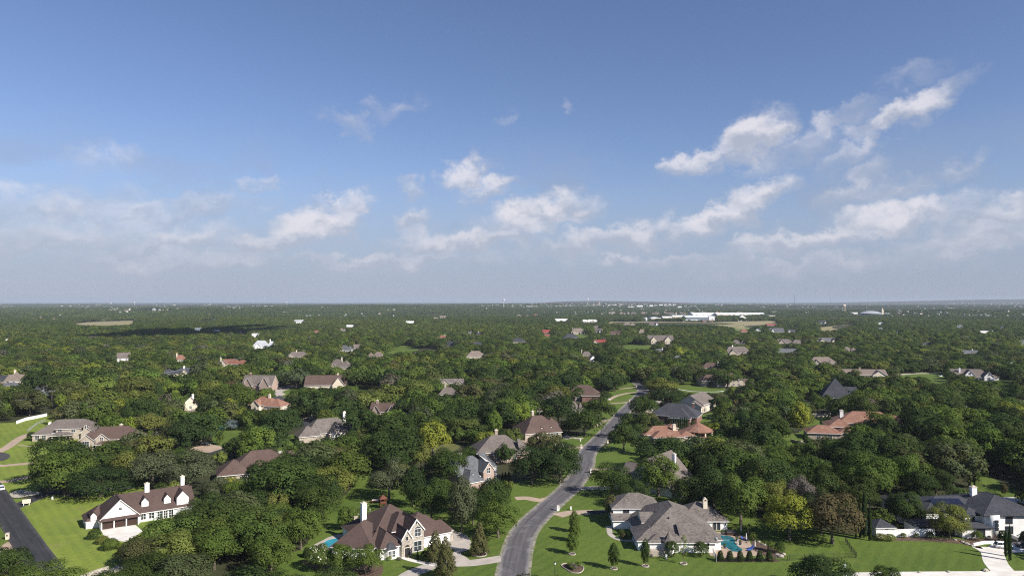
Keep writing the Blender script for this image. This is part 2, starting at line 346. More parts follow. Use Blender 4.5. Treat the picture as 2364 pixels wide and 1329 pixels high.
def asphalt(name, a, b_, edge, patches=.5):
    a, b_, edge = dim(a, b_, edge)
    m, t, b = mat(name, a, .92, 0, .25); p = wpos(t)
    uv = N(t, 'ShaderNodeUVMap').outputs[0]; s = N(t, 'ShaderNodeSeparateXYZ'); L(t, uv, s.inputs[0])
    n = noise(t, p, .16, 5, .6); st = noise(t, scaled(t, uv, (9, .05, 1)), 1., 4, .6); f = noise(t, p, 1.4, 4, .7)
    c = MIX(t, MR(t, st, .35, .65), a, b_); c = MIX(t, MR(t, n, .5, .75, 0, patches), c, edge)
    e = M_(t, 'ABSOLUTE', M_(t, 'SUBTRACT', s.outputs[0], .5))
    c = MIX(t, MR(t, M_(t, 'ADD', e, M_(t, 'MULTIPLY', M_(t, 'SUBTRACT', n, .5), .35)), .36, .5, 0, .8), c, edge)
    tr = M_(t, 'ABSOLUTE', M_(t, 'SUBTRACT', e, .22)); c = MIX(t, MR(t, tr, .0, .12, .3, 0), c, (a[0] * .6, a[1] * .6, a[2] * .6))
    crk = N(t, 'ShaderNodeTexVoronoi', feature='DISTANCE_TO_EDGE'); crk.inputs['Scale'].default_value = .16
    L(t, MIX(t, .5, p, N(t, 'ShaderNodeTexNoise', i={'Scale': .6}).outputs[1]), crk.inputs[0])
    c = MIX(t, MR(t, crk.outputs[0], .0, .02, .45, 0), c, (a[0] * .4, a[1] * .4, a[2] * .4))
    c = MIX(t, MR(t, f, .4, .7, 0, .25), c, b_)
    L(t, c, b.inputs['Base Color']); bumpy(t, b, f, .2, .05); return m
ASPH = asphalt('weathered_asphalt', (.1, .093, .098), (.15, .14, .145), (.29, .27, .255), .7)
ASPHD = asphalt('fresh_asphalt', (.036, .036, .042), (.05, .05, .056), (.085, .08, .08), .3)
def watermat(name, a, b_):
    m, t, b = mat(name, a, .06, 0, .5); p = wpos(t)
    L(t, MIX(t, MR(t, noise(t, p, .25, 2), .35, .65), a, b_), b.inputs['Base Color'])
    bumpy(t, b, noise(t, p, 2.2, 3), .12, .05); return m
POOL = watermat('pool_water', (.03, .23, .32), (.045, .3, .38)); POOLD = watermat('deep_pool_water', (.018, .11, .14), (.028, .16, .19))
# foliage: the colour is the tree's own ("tone", per thing or per copy), a little lighter where leaves are young
def leafmat(name):
    m, t, b = mat(name, (.05, .08, .02), .9, 0, .06)
    at = N(t, 'ShaderNodeAttribute', attribute_type='INSTANCER', attribute_name='tone')
    lf = N(t, 'ShaderNodeAttribute', attribute_type='GEOMETRY', attribute_name='leaf')
    hs = N(t, 'ShaderNodeHueSaturation'); L(t, at.outputs['Color'], hs.inputs['Color'])
    L(t, MR(t, lf.outputs['Fac'], 0, 1, .488, .51, False), hs.inputs['Hue']); L(t, MR(t, lf.outputs['Fac'], 0, 1, .76, 1.26, False), hs.inputs['Value'])
    L(t, hs.outputs[0], b.inputs['Base Color'])
    tr = N(t, 'ShaderNodeBsdfTranslucent'); L(t, MIX(t, 1., hs.outputs[0], (1.25, 1.35, .6), 'MULTIPLY'), tr.inputs[0])
    mx = N(t, 'ShaderNodeMixShader'); mx.inputs[0].default_value = .28
    L(t, b.outputs[0], mx.inputs[1]); L(t, tr.outputs[0], mx.inputs[2]); L(t, mx.outputs[0], t.nodes['Material Output'].inputs[0]); return m
LEAF = leafmat('foliage')
BARK = mottled('bark', (.12, .095, .075), (.2, .165, .13), 3, .95, world=False)
BLOSSOM, _, _ = mat('white_blossom', (.6, .57, .5), .8)
PETAL, _, _ = mat('pink_petals', (.42, .06, .13), .8)
RUBBER, _, _ = mat('rubber', (.02, .02, .02), .9)
CHROME, _, _ = mat('wheel_metal', (.5, .5, .5), .35, .8)
LAMPGL, _, _ = mat('lamp_glass', (.75, .75, .7), .3)
def paint(name, c):
    m, t, b = mat(name, c, .3, 0, .5); b.inputs['Coat Weight'].default_value = .6; b.inputs['Coat Roughness'].default_value = .08; return m
PAINT = dict(white=paint('paint_white', (.78, .78, .77)), black=paint('paint_black', (.02, .02, .023)), dark=paint('paint_dark_blue', (.035, .05, .09)), silver=paint('paint_silver', (.4, .41, .42)), red=paint('paint_red', (.3, .03, .03)))
FABRIC, _, _ = mat('blue_fabric', (.05, .1, .35), .9)
UMB, _, _ = mat('pale_canvas', (.55, .53, .5), .9)
# ------------------------------------------------------------------ ground, roads, lawns
def cat_rom(P, closed=False, n=8):
    P = [Vector(p) for p in P]; m = len(P); out = []
    rng = range(m if closed else m - 1)
    for i in rng:
        p1, p2 = P[i], P[(i + 1) % m]
        p0 = P[i - 1] if (closed or i > 0) else p1 * 2 - p2
        p3 = P[(i + 2) % m] if (closed or i + 2 < m) else p2 * 2 - p1
        for j in range(n):
            t = j / n
            out.append(.5 * ((2 * p1) + (p2 - p0) * t + (2 * p0 - 5 * p1 + 4 * p2 - p3) * t * t + (3 * p1 - p0 - 3 * p2 + p3) * t ** 3))
    if not closed: out.append(P[-1])
    return out
def build_ground():
    nr = [0.] + list(np.geomspace(40, 1500, 16)) + list(np.geomspace(1600, 16000, 70)) + list(np.geomspace(17000, 32000, 10))
    na = 240; mb = MB(); mb.v.append((0, 0, 0))
    for r in nr[1:]:
        a = np.linspace(0, 2 * np.pi, na, endpoint=False); x, y = r * np.sin(a), r * np.cos(a); z = TZ(x, y)
        mb.v += [(float(x[i]), float(y[i]), float(z[i])) for i in range(na)]
    for i in range(na): mb.f.append((0, 1 + (i + 1) % na, 1 + i))
    for k in range(len(nr) - 2):
        o = 1 + k * na
        for i in range(na):
            j = (i + 1) % na; mb.f.append((o + i, o + j, o + na + j, o + na + i))
    mb.m = [0] * len(mb.f)
    tag(mb.build('ground', GROUND, smooth=True), 'rolling wooded ground reaching to the hazy horizon', kind='structure')
build_ground()
def sheet(name, px, z, m, label, smooth=0, kind='structure'):
    P = [G(*p) for p in px]
    if smooth: P = cat_rom(P, True, smooth)
    c = sum(P, Vector()) / len(P); tz = float(TZ(c.x, c.y)); far = c.y > 1200
    mb = MB()
    # a ribbed skirt is not needed: the sheet is a real slab a few centimetres thick
    top = [(p.x, p.y, (float(TZ(p.x, p.y)) if far else 0) + z) for p in P]
    a2 = sum(top[i][0] * top[(i + 1) % len(top)][1] - top[(i + 1) % len(top)][0] * top[i][1] for i in range(len(top)))
    if a2 < 0: top.reverse()
    mb.poly(top)
    for i in range(len(top)):
        a, b = top[i - 1], top[i]; mb.poly([(a[0], a[1], a[2] - z - .02), (b[0], b[1], b[2] - z - .02), b, a])
    return tag(mb.build(name, m), label, kind=kind)
def strip(name, px, width, z, m, label, n=10, kerb=None):
    P = cat_rom([G(*p) for p in px], False, n); me = bpy.data.meshes.new(name); mb = MB(); uv = []; s = 0.
    row = []
    for i, p in enumerate(P):
        d = (P[min(i + 1, len(P) - 1)] - P[max(i - 1, 0)]).normalized(); nrm = Vector((d.y, -d.x, 0))
        if i: s += (p - P[i - 1]).length
        w = width if isinstance(width, (int, float)) else np.interp(i / (len(P) - 1), *width)
        row.append([p + nrm * w * (u - .5) + Vector((0, 0, z)) for u in (0, .25, .5, .75, 1)] + [s])
    for i in range(len(row) - 1):
        a, b = row[i], row[i + 1]
        for j in range(4):
            mb.poly([a[j], b[j], b[j + 1], a[j + 1]][::-1]); uv += [((j + 1) / 4, a[5]), ((j + 1) / 4, b[5]), (j / 4, b[5]), (j / 4, a[5])]
    me = mb.mesh(name, m); ul = me.uv_layers.new(name='UVMap'); ul.data.foreach_set('uv', [c for q in uv for c in q])
    return tag(link(name, me), label, kind='structure')
LAWN_RIGHT = [(1200, 1360), (1238, 1222), (1292, 1166), (1330, 1134), (1345, 1105), (1366, 1070), (1372, 1050), (1395, 1030), (1440, 1010), (1480, 1030), (1585, 1060), (1600, 1110), (1700, 1150), (1760, 1200), (1960, 1235), (2130, 1200), (2364, 1150), (2420, 1160), (2440, 1360)]
def lawns():
    sheet('lawn', LAWN_RIGHT, .03, LAWN, 'wide mown green lawn right of the grey road')
    sheet('lawn', [(640, 1380), (655, 1290), (700, 1262), (735, 1215), (760, 1165), (800, 1140), (835, 1095), (872, 1080), (960, 1120), (1120, 1140), (1200, 1110), (1290, 1105), (1280, 1140), (1225, 1200), (1188, 1260), (1165, 1380)], .03, LAWN, 'mown back and front lawn round the stone-fronted brown-roofed house', 4)
    sheet('lawn', [(-60, 1150), (60, 1150), (160, 1130), (250, 1135), (330, 1110), (440, 1140), (470, 1165), (430, 1200), (330, 1250), (300, 1320), (230, 1360), (150, 1340), (95, 1265), (52, 1190)], .03, LAWNY, 'bright yellowish lawn between the black road and the white farmhouse', 4)
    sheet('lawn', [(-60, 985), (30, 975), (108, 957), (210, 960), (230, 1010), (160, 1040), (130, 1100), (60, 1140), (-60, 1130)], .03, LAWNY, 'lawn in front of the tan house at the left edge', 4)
    sheet('lawn', [(-80, 1200), (0, 1205), (60, 1310), (100, 1380), (-80, 1380)], .03, LAWN, 'lawn strip on the near side of the black road', 0)
    sheet('lawn', [(1290, 1040), (1300, 1012), (1345, 1000), (1385, 975), (1385, 945), (1400, 915), (1420, 885), (1460, 876), (1475, 890), (1478, 905), (1465, 930), (1420, 965), (1395, 1000), (1350, 1030), (1338, 1055), (1320, 1075), (1300, 1100)], .03, LAWN, 'roadside lawns left of the upper grey road', 4)
    sheet('lawn', [(1555, 890), (1600, 880), (1670, 893), (1660, 908), (1580, 905)], .03, LAWN, 'lawn in front of the turreted house', 4)
    sheet('lawn', [(1610, 960), (1650, 950), (1650, 970), (1615, 975)], .03, LAWN, 'small lawn behind the slate-roofed house', 0)
    sheet('lawn', [(1850, 995), (1870, 960), (1925, 962), (1925, 985), (1880, 1000), (1850, 1030), (1800, 1035), (1805, 1005)], .03, LAWN, 'lawn beside the large orange tile-roofed house', 3)
    sheet('lawn', [(2248, 1080), (2300, 1108), (2364, 1140), (2400, 1160), (2290, 1160), (2245, 1130)], .03, LAWN, 'sloping lawn behind the white modern house', 3)
    sheet('lawn', [(490, 1010), (520, 985), (572, 982), (575, 1000), (530, 1025), (500, 1030)], .03, LAWN, 'lawn beside the far left swimming pool', 3)
    sheet('lawn', [(640, 1040), (655, 1010), (690, 1000), (690, 1015), (660, 1045)], .03, LAWN, 'lawn glimpsed behind the large brown hip roof', 3)
    sheet('lawn', [(628, 905), (660, 893), (690, 895), (680, 910), (640, 920)], .03, LAWN, 'lawn by the driveway of the twin-gabled taupe house', 3)
    sheet('lawn', [(825, 890), (838, 885), (870, 888), (865, 905), (830, 902)], .03, LAWN, 'sunlit clearing right of the long brown roof', 3)
    sheet('lawn', [(885, 812), (930, 793), (962, 800), (960, 812), (905, 818)], .03, LAWN, 'roadside clearing in the middle woods', 3)
    sheet('lawn', [(1285, 778), (1310, 770), (1362, 770), (1355, 780), (1300, 784)], .04, LAWN, 'lawn round the slate hip-roofed house in the middle distance', 0)
    sheet('lawn', [(1430, 800), (1450, 793), (1510, 797), (1500, 808), (1450, 810)], .04, LAWN, 'lawn before the large twin-gabled tan house', 0)
    sheet('lawn', [(2070, 858), (2180, 858), (2190, 886), (2080, 880)], .03, LAWN, 'lawn left of the white gabled house at right', 0)
    sheet('lawn', [(2300, 870), (2345, 868), (2350, 885), (2310, 888)], .03, LAWN, 'lawn right of the white gabled house at right', 0)
    sheet('lawn', [(960, 1040), (985, 1055), (1060, 1035), (1045, 1015), (1010, 1030)], .03, LAWND, 'dry grass track behind the bright yellow-green tree', 3)
    # fields far away
    sheet('field', [(165, 746), (205, 742), (308, 738), (312, 745), (300, 751), (230, 754), (180, 752)], .08, DRY, 'tan dry field in the left distance')
    sheet('field', [(222, 736), (262, 731), (268, 733), (240, 739)], .08, PAST, 'pale green strip beyond the tan field')
    sheet('field', [(445, 741), (500, 734), (506, 738), (465, 743)], .08, PAST, 'pale green field left of centre in the distance')
    sheet('field', [(285, 716), (380, 714), (360, 719), (290, 719)], .08, DRY, 'thin tan strip near the left horizon')
    sheet('field', [(1400, 748), (1410, 742), (1500, 741), (1640, 743), (1790, 739), (1800, 747), (1720, 760), (1640, 752), (1500, 750)], .08, DRY, 'dry grass field in front of the white warehouses')
    sheet('field', [(1690, 757), (1715, 748), (1730, 760), (1700, 766)], .1, PAST, 'green field among the houses before the warehouses')
    sheet('field', [(1890, 756), (1970, 747), (1975, 752), (1930, 764), (1890, 768)], .08, DRY, 'dry clearings among houses at the right distance')
lawns()
ROADPX = [(1180, 1400), (1183, 1329), (1209, 1229), (1269, 1166), (1309, 1131), (1338, 1096), (1349, 1073), (1352, 1055), (1361, 1037), (1381, 1017), (1405, 992), (1440, 951), (1466, 925), (1481, 908), (1483, 897), (1474, 885), (1458, 877), (1425, 870), (1395, 866)]
strip('road', ROADPX, 8.7, .045, GRAVEL, 'pale gravel shoulder along the grey road')
strip('road', ROADPX, 7.2, .075, ASPH, 'weathered grey asphalt road winding up through the middle')
LROAD = [(135, 1400), (115, 1329), (70, 1262), (20, 1186), (-25, 1120), (-60, 1075)]
strip('road', LROAD, 7.3, .07, ASPHD, 'fresh black asphalt road at the left edge')
strip('driveway', [(20, 1176), (50, 1163), (85, 1148), (110, 1140), (150, 1138), (200, 1143)], 5.0, .062, ASPHD, 'black asphalt side drive joining the black road')
strip('driveway', [(-20, 1284), (0, 1272), (24, 1258), (36, 1250)], 4.5, .05, TANC, 'tan driveway at the left edge off the black road')
strip('driveway', [(-30, 1072), (0, 1075), (45, 1071), (92, 1068)], 4.2, .05, TANC, 'upper tan driveway crossing the left lawn')
strip('driveway', [(-10, 1112), (20, 1110), (55, 1103), (92, 1097)], 4.0, .05, TANC, 'lower tan driveway crossing the left lawn')
strip('driveway', [(-30, 1052), (10, 1036), (45, 1012), (68, 1002), (90, 1000)], 4.2, .05, TANC, 'tan driveway curving up to the tan portico house')
sheet('road', [(-60, 1040), (-10, 1042), (18, 1047), (23, 1054), (10, 1062), (-20, 1066), (-60, 1066)], .07, ASPHD, 'black asphalt turning circle at the left edge', 4)
sheet('path', [(20, 1140), (45, 1131), (80, 1134), (95, 1138), (60, 1145), (32, 1148)], .055, ROCK, 'pale rock bed beside the black road', 3)
strip('path', [(40, 1026), (75, 1030), (100, 1024), (115, 1017)], 1.2, .055, TANC, 'narrow curved walk before the tan portico house')
strip('path', [(305, 1125), (245, 1128), (205, 1132), (190, 1130)], 2.2, .055, CONC, 'pale walk behind the white farmhouse')
sheet('driveway', [(232, 1222), (312, 1211), (330, 1225), (290, 1250), (262, 1246), (240, 1236)], .055, WCONC, 'pale parking court before the three garage doors', 0)
strip('path', [(190, 1345), (225, 1326), (255, 1319), (283, 1305)], 3.0, .055, CONC, 'pale drive at the foot of the bright lawn', 6)
# brown stone house drives
strip('driveway', [(905, 1390), (935, 1334), (975, 1313), (1010, 1302), (1050, 1300), (1095, 1298), (1160, 1288)], 4.4, .055, CONC, 'pale concrete drive from the road to the stone-fronted house')
sheet('driveway', [(1028, 1238), (1048, 1226), (1075, 1234), (1088, 1252), (1082, 1268), (1062, 1275), (1080, 1288), (1088, 1300), (1040, 1306), (1040, 1285), (1050, 1268), (1030, 1262)], .06, CONC, 'pale concrete parking court right of the stone-fronted house', 3)
strip('path', [(924, 1283), (945, 1291), (975, 1298), (1005, 1304)], 1.7, .065, WCONC, 'pale front walk curving to the stone entry')
strip('driveway', [(1190, 1150), (1215, 1149), (1245, 1154), (1270, 1150)], 4.0, .05, TANC, 'tan driveway meeting the grey road from the left')
strip('driveway', [(1287, 1190), (1310, 1184), (1345, 1182), (1372, 1181)], 4.5, .05, TANC, 'tan apron where the near drive meets the grey road')
strip('driveway', [(1360, 1183), (1395, 1180), (1420, 1178)], 4.0, .058, ASPHD, 'dark drive leading to the grey-roofed house with pool')
strip('path', [(1406, 1213), (1409, 1232), (1425, 1243), (1447, 1247), (1462, 1247)], 1.6, .06, CONC, 'curved pale walk before the grey-roofed house')
strip('driveway', [(1325, 1128), (1360, 1126), (1400, 1125), (1440, 1120), (1480, 1105)], 4.4, .05, CONC, 'shaded drive to the grey gabled house in the trees')
strip('driveway', [(1362, 1084), (1400, 1081), (1440, 1079), (1480, 1078)], 3.4, .05, TANC, 'tan drive above the shaded lawn right of the road')
strip('driveway', [(1352, 1032), (1325, 1033), (1300, 1029), (1265, 1020), (1230, 1022), (1205, 1014)], 4.2, .05, TANC, 'tan driveway to the brown dormered house')
strip('driveway', [(1345, 1012), (1320, 1010), (1302, 1012)], 3.6, .05, CONC, 'shaded parking drive by the road oak')
strip('driveway', [(1412, 967), (1395, 970), (1385, 978), (1368, 985)], 3.2, .05, TANC, 'tan driveway in the shade left of the road')
strip('driveway', [(1462, 926), (1440, 929), (1415, 931), (1398, 932)], 3.2, .05, TANC, 'lower tan drive loop left of the upper road')
strip('driveway', [(1470, 905), (1450, 907), (1425, 913), (1410, 920), (1402, 925)], 3.2, .05, TANC, 'middle tan drive loop left of the upper road')
strip('driveway', [(1470, 893), (1445, 896), (1425, 898)], 3.0, .05, TANC, 'upper tan drive loop left of the upper road')
strip('path', [(1560, 897), (1600, 903), (1650, 904), (1672, 902)], 1.6, .05, WCONC, 'pale walk across the lawn of the turreted house')
strip('driveway', [(1480, 962), (1500, 948), (1540, 905), (1560, 901)], 4.0, .05, CONC, 'shaded drive right of the upper road')
strip('path', [(1465, 1030), (1478, 1024), (1472, 1015), (1490, 1008), (1500, 1002)], 2.0, .05, WCONC, 'pale curving walk to the orange-roofed house by the road')
strip('driveway', [(432, 952), (450, 945), (462, 938), (452, 932)], 6.0, .05, CONC, 'concrete court before the cream gabled garage')
sheet('driveway', [(632, 908), (640, 893), (672, 888), (690, 890), (650, 904), (660, 910), (640, 916)], .055, CONC, 'pale drive right of the twin-gabled taupe house')
sheet('driveway', [(438, 1036), (470, 1022), (512, 1030), (514, 1042), (470, 1044), (440, 1042)], .055, TANC, 'tan drive with a parked car in the left woods')
strip('road', [(490, 1048), (520, 1038), (545, 1030)], 6, .06, ASPHD, 'black road glimpsed in the left woods')
strip('road', [(690, 985), (715, 968), (730, 958)], 6.5, .06, ASPHD, 'black road between trees below the orange tile roof')
sheet('driveway', [(684, 973), (715, 958), (722, 962), (692, 978)], .055, TANC, 'tan drive beside the black road in the woods')
sheet('road', [(622, 922), (645, 912), (658, 918), (655, 928), (640, 926)], .06, ASPHD, 'black turning circle behind the orange tile roof')
strip('road', [(945, 806), (975, 806), (1010, 804)], 6, .06, ASPHD, 'black road glimpsed in the middle woods')
strip('path', [(638, 1046), (655, 1041), (675, 1040)], 3, .06, WCONC, 'pale drive behind the large brown hip roof')
strip('driveway', [(2275, 1262), (2290, 1275), (2300, 1300), (2325, 1329), (2345, 1360)], (([0, .3, 1], [7.0, 5.2, 6.0])), .055, WCONC, 'pale concrete drive to the white modern house')
sheet('driveway', [(2272, 1268), (2290, 1255), (2364, 1248), (2440, 1250), (2440, 1272), (2330, 1275)], .06, WCONC, 'pale parking court before the white modern house')
strip('road', [(1880, 1338), (2000, 1333), (2160, 1331), (2400, 1329)], 7, .06, WCONC, 'pale road along the bottom right edge', 4)
strip('driveway', [(2305, 1165), (2340, 1152), (2400, 1165)], 6, .055, WCONC, 'pale court behind the white modern house')
strip('driveway', [(2060, 866), (2110, 862), (2180, 862), (2230, 864)], 7, .05, CONC, 'shaded drive left of the white gabled house')
strip('path', [(430, 1024), (400, 1030)], 3, .05, CONC, 'short pale path in the left woods')
# ------------------------------------------------------------------ tree prototypes (1 m tall, 1 m wide; scaled per tree)
def rnd(seed): return np.random.default_rng(seed)
def lobes_for(shape, g):
    L_ = []
    if shape in ('dome', 'round', 'wide'):
        n = {'dome': 20, 'round': 22, 'wide': 26}[shape]
        for i in range(n):
            u = g.random() ** .8; a = i * 2.39996 + g.normal(0, .25); z = 1 - 1.62 * u
            rr = math.sqrt(max(0, 1 - min(1, abs(z)) ** 2)); k = .66 + .3 * g.random()
            c = np.array([math.cos(a) * rr * k, math.sin(a) * rr * k, z * (.62 + .2 * g.random())])
            r = .24 + .22 * g.random()
            L_.append((c, r))
        L_.append((np.array([0, 0, -.1]), .42))
        cz, sx, sz = {'dome': (.55, .5, .5), 'round': (.55, .5, .5), 'wide': (.54, .5, .52)}[shape]
    elif shape == 'egg':
        for i in range(22):
            t = (i + .5) / 22; a = i * 2.39996; w = math.sin(math.pi * min(1, .12 + t * .9)) ** .8 * .62
            L_.append((np.array([math.cos(a) * w, math.sin(a) * w, -1 + 1.9 * t + .1]), .2 + .16 * math.sin(math.pi * t)))
        for t in (-.6, -.2, .2, .55): L_.append((np.array([0, 0, t]), .4))
        cz, sx, sz = .56, .5, .44
    elif shape == 'cone':
        for i in range(30):
            t = (i + .5) / 30; a = i * 2.39996; w = (1 - t) ** .75 * .68
            L_.append((np.array([math.cos(a) * w, math.sin(a) * w, -1 + 1.92 * t]), .15 + .17 * (1 - t) + .05 * g.random()))
        for t in (-.7, -.3, .1, .5): L_.append((np.array([0, 0, t]), .45 * (1 - t) * .55 + .1))
        cz, sx, sz = .53, .5, .47
    elif shape == 'column':
        for i in range(26):
            t = (i + .5) / 26; a = i * 2.39996; w = .42 * min(1, (1 - t) * 2.2 + .12) * min(1, .5 + t * 2)
            L_.append((np.array([math.cos(a) * w, math.sin(a) * w, -1 + 2 * t]), (.3 + .12 * g.random()) * min(1, (1 - t) * 2 + .3)))
        cz, sx, sz = .51, .5, .47
    elif shape == 'ball':
        for i in range(16):
            z = 1 - 2 * (i + .5) / 16; a = i * 2.39996; rr = math.sqrt(1 - z * z)
            L_.append((np.array([math.cos(a) * rr * .5, math.sin(a) * rr * .5, z * .5]), .46 + .06 * g.random()))
        cz, sx, sz = .48, .5, .52
    elif shape == 'hedgecone':
        for i in range(14):
            t = (i + .5) / 14; a = i * 2.39996; w = .38 * (1 - .55 * t)
            L_.append((np.array([math.cos(a) * w, math.sin(a) * w, -.75 + 1.35 * t]), .5 - .2 * t))
        cz, sx, sz = .47, .52, .52
    elif shape == 'sparse':
        for i in range(15):
            t = (i + .5) / 15; a = i * 2.39996; w = .62 * math.sin(math.pi * (.15 + .8 * t))
            L_.append((np.array([math.cos(a) * w, math.sin(a) * w, -.8 + 1.75 * t]), .15 + .09 * g.random()))
        cz, sx, sz = .58, .5, .42
    return L_, cz, sx, sz
def leaf_cloud(shape, seed, n, size, rag=.5, jit=.17):
    """leaf-sized quads spread over the lobes of a crown: (n*4,3) points and a per-leaf random value"""
    g = rnd(seed); lob, cz, sx, sz = lobes_for(shape, g)
    C = np.array([l[0] for l in lob]); Rr = np.array([l[1] for l in lob]); pr = Rr ** 2; pr /= pr.sum()
    P, Nn = [], []
    while len(P) < n:
        k = g.choice(len(lob), n, p=pr); d = g.normal(size=(n, 3)); d /= np.linalg.norm(d, axis=1)[:, None]
        d[:, 2] = np.where(d[:, 2] < -.35, -d[:, 2], d[:, 2])
        p = C[k] + d * (Rr[k] * (1 + g.normal(0, .09 * (1 + rag), n)))[:, None]
        dd = np.linalg.norm(p[:, None] - C[None], axis=2) / Rr[None]
        dd[np.arange(n), k] = 9
        keep = dd.min(1) > .72
        for q, m_ in zip(p[keep], d[keep]): P.append(q); Nn.append(m_)
    P = np.array(P[:n]); Nn = np.array(Nn[:n])
    Nn = Nn * .72 + P / (np.linalg.norm(P, axis=1)[:, None] + .3) * .5 + g.normal(0, jit, (n, 3)); Nn[:, 2] += .15
    Nn /= np.linalg.norm(Nn, axis=1)[:, None]
    T = np.cross(Nn, g.normal(size=(n, 3))); T /= np.linalg.norm(T, axis=1)[:, None]; B = np.cross(Nn, T)
    s = (size * (.6 + .8 * g.random(n)))[:, None]; fold = (g.random(n) * .35)[:, None] * s
    sc = np.array([sx, sx, sz]); o = np.array([0, 0, cz])
    asp = (.65 + .5 * g.random(n))[:, None]
    k1 = np.stack([(P - T * s - B * s * asp * .4), (P - T * s * .2 + B * s * asp - Nn * fold), (P + T * s + B * s * asp * .3), (P + T * s * .3 - B * s * asp - Nn * fold)], 1)
    V = k1 * sc + o
    return V.reshape(-1, 3), g.random(n)
def leaf_mesh(name, V, val, mats=None):
    n = len(val); me = bpy.data.meshes.new(name)
    me.vertices.add(n * 4); me.vertices.foreach_set('co', V.astype(np.float32).ravel())
    me.loops.add(n * 4); me.loops.foreach_set('vertex_index', np.arange(n * 4, dtype=np.int32))
    me.polygons.add(n); me.polygons.foreach_set('loop_start', np.arange(0, n * 4, 4, dtype=np.int32))
    me.update(calc_edges=True)
    a = me.attributes.new('leaf', 'FLOAT', 'FACE'); a.data.foreach_set('value', val.astype(np.float32))
    for m in (mats or [LEAF]): me.materials.append(m)
    return me
def trunk_mesh(name, shape, seed):
    g = rnd(seed + 77); mb = MB()
    if shape == 'multi':
        for i in range(4):
            a = i * 1.57 + g.random(); mb.tube([(.02 * math.cos(a), .02 * math.sin(a), 0), (.08 * math.cos(a), .08 * math.sin(a), .22), (.2 * math.cos(a), .2 * math.sin(a), .5), (.3 * math.cos(a), .3 * math.sin(a), .75)], [.022, .018, .012, .006], 5)
    elif shape in ('dome', 'round', 'wide', 'sparse'):
        th = .032 if shape != 'sparse' else .016
        mb.tube([(0, 0, -.01), (.006, 0, .08), (.012, .01, .2), (.01, 0, .36), (0, 0, .62)], [th * 1.35, th, th * .85, th * .65, th * .3], 7)
        for i in range(5):
            a = i * 1.257 + g.normal(0, .25); z0 = .2 + .05 * i; r1, z1 = .2 + .06 * g.random(), z0 + .16 + .08 * g.random()
            mb.tube([(.008, 0, z0), (r1 * .5 * math.cos(a), r1 * .5 * math.sin(a), z0 + (z1 - z0) * .6), (r1 * math.cos(a), r1 * math.sin(a), z1), (r1 * 1.55 * math.cos(a + .2), r1 * 1.55 * math.sin(a + .2), z1 + .12)], [th * .55, th * .42, th * .28, th * .1], 5)
    else:
        mb.tube([(0, 0, -.01), (0, 0, .12), (0, 0, .5), (0, 0, .85)], [.03, .024, .016, .005], 6)
    return mb.mesh(name, BARK)
PROTO = {}
def proto(shape, k, lod):
    key = (shape, k, lod)
    if key not in PROTO:
        n, s = {0: (3000, .05), 1: (1300, .074), 2: (150, .2), 3: (6400, .034)}[lod]
        if shape in ('ball', 'hedgecone', 'column'): n = int(n * .9); s *= .95
        if shape == 'column': s *= 1.9
        if shape == 'sparse': n = int(n * .3); s *= .8
        if shape == 'wide' and lod in (0, 3): n = int(n * 1.2); s *= .85
        V, val = leaf_cloud(shape, hash((shape, 'x')) % 1 + k * 13 + len(shape) * 101, n, s)
        PROTO[key] = leaf_mesh('crown_%s' % shape, V, val)
    return PROTO[key]
TRUNK = {}
def trunk(shape, k):
    if (shape, k) not in TRUNK: TRUNK[(shape, k)] = trunk_mesh('trunk', shape, k)
    return TRUNK[(shape, k)]
def put_tree(name, label, cat, x, y, w, h, shape, k, tone, rz, group=None, lod=0, trunkshape=None, z=0.):
    o = thing(name, label, cat, (x, y, z), rz, group); o.scale = (w, w, h)
    c = link('crown', proto(shape, k, lod), o); c['tone'] = tuple(tone)
    if trunkshape != 'none': link('trunk', trunk(trunkshape or shape, k % 3), o)
    return o
TONE = {k: (v[0] * .75, v[1] * .775, v[2] * .86) for k, v in dict(dark=(.06, .088, .02), deep=(.04, .063, .018), mid=(.108, .148, .027), fresh=(.13, .182, .03), olive=(.168, .178, .038), grey=(.11, .122, .056),
            yellow=(.25, .265, .036), bright=(.19, .245, .036), rust=(.12, .096, .042), twig=(.165, .138, .112), blue=(.17, .205, .19), brownish=(.122, .116, .042)).items()}
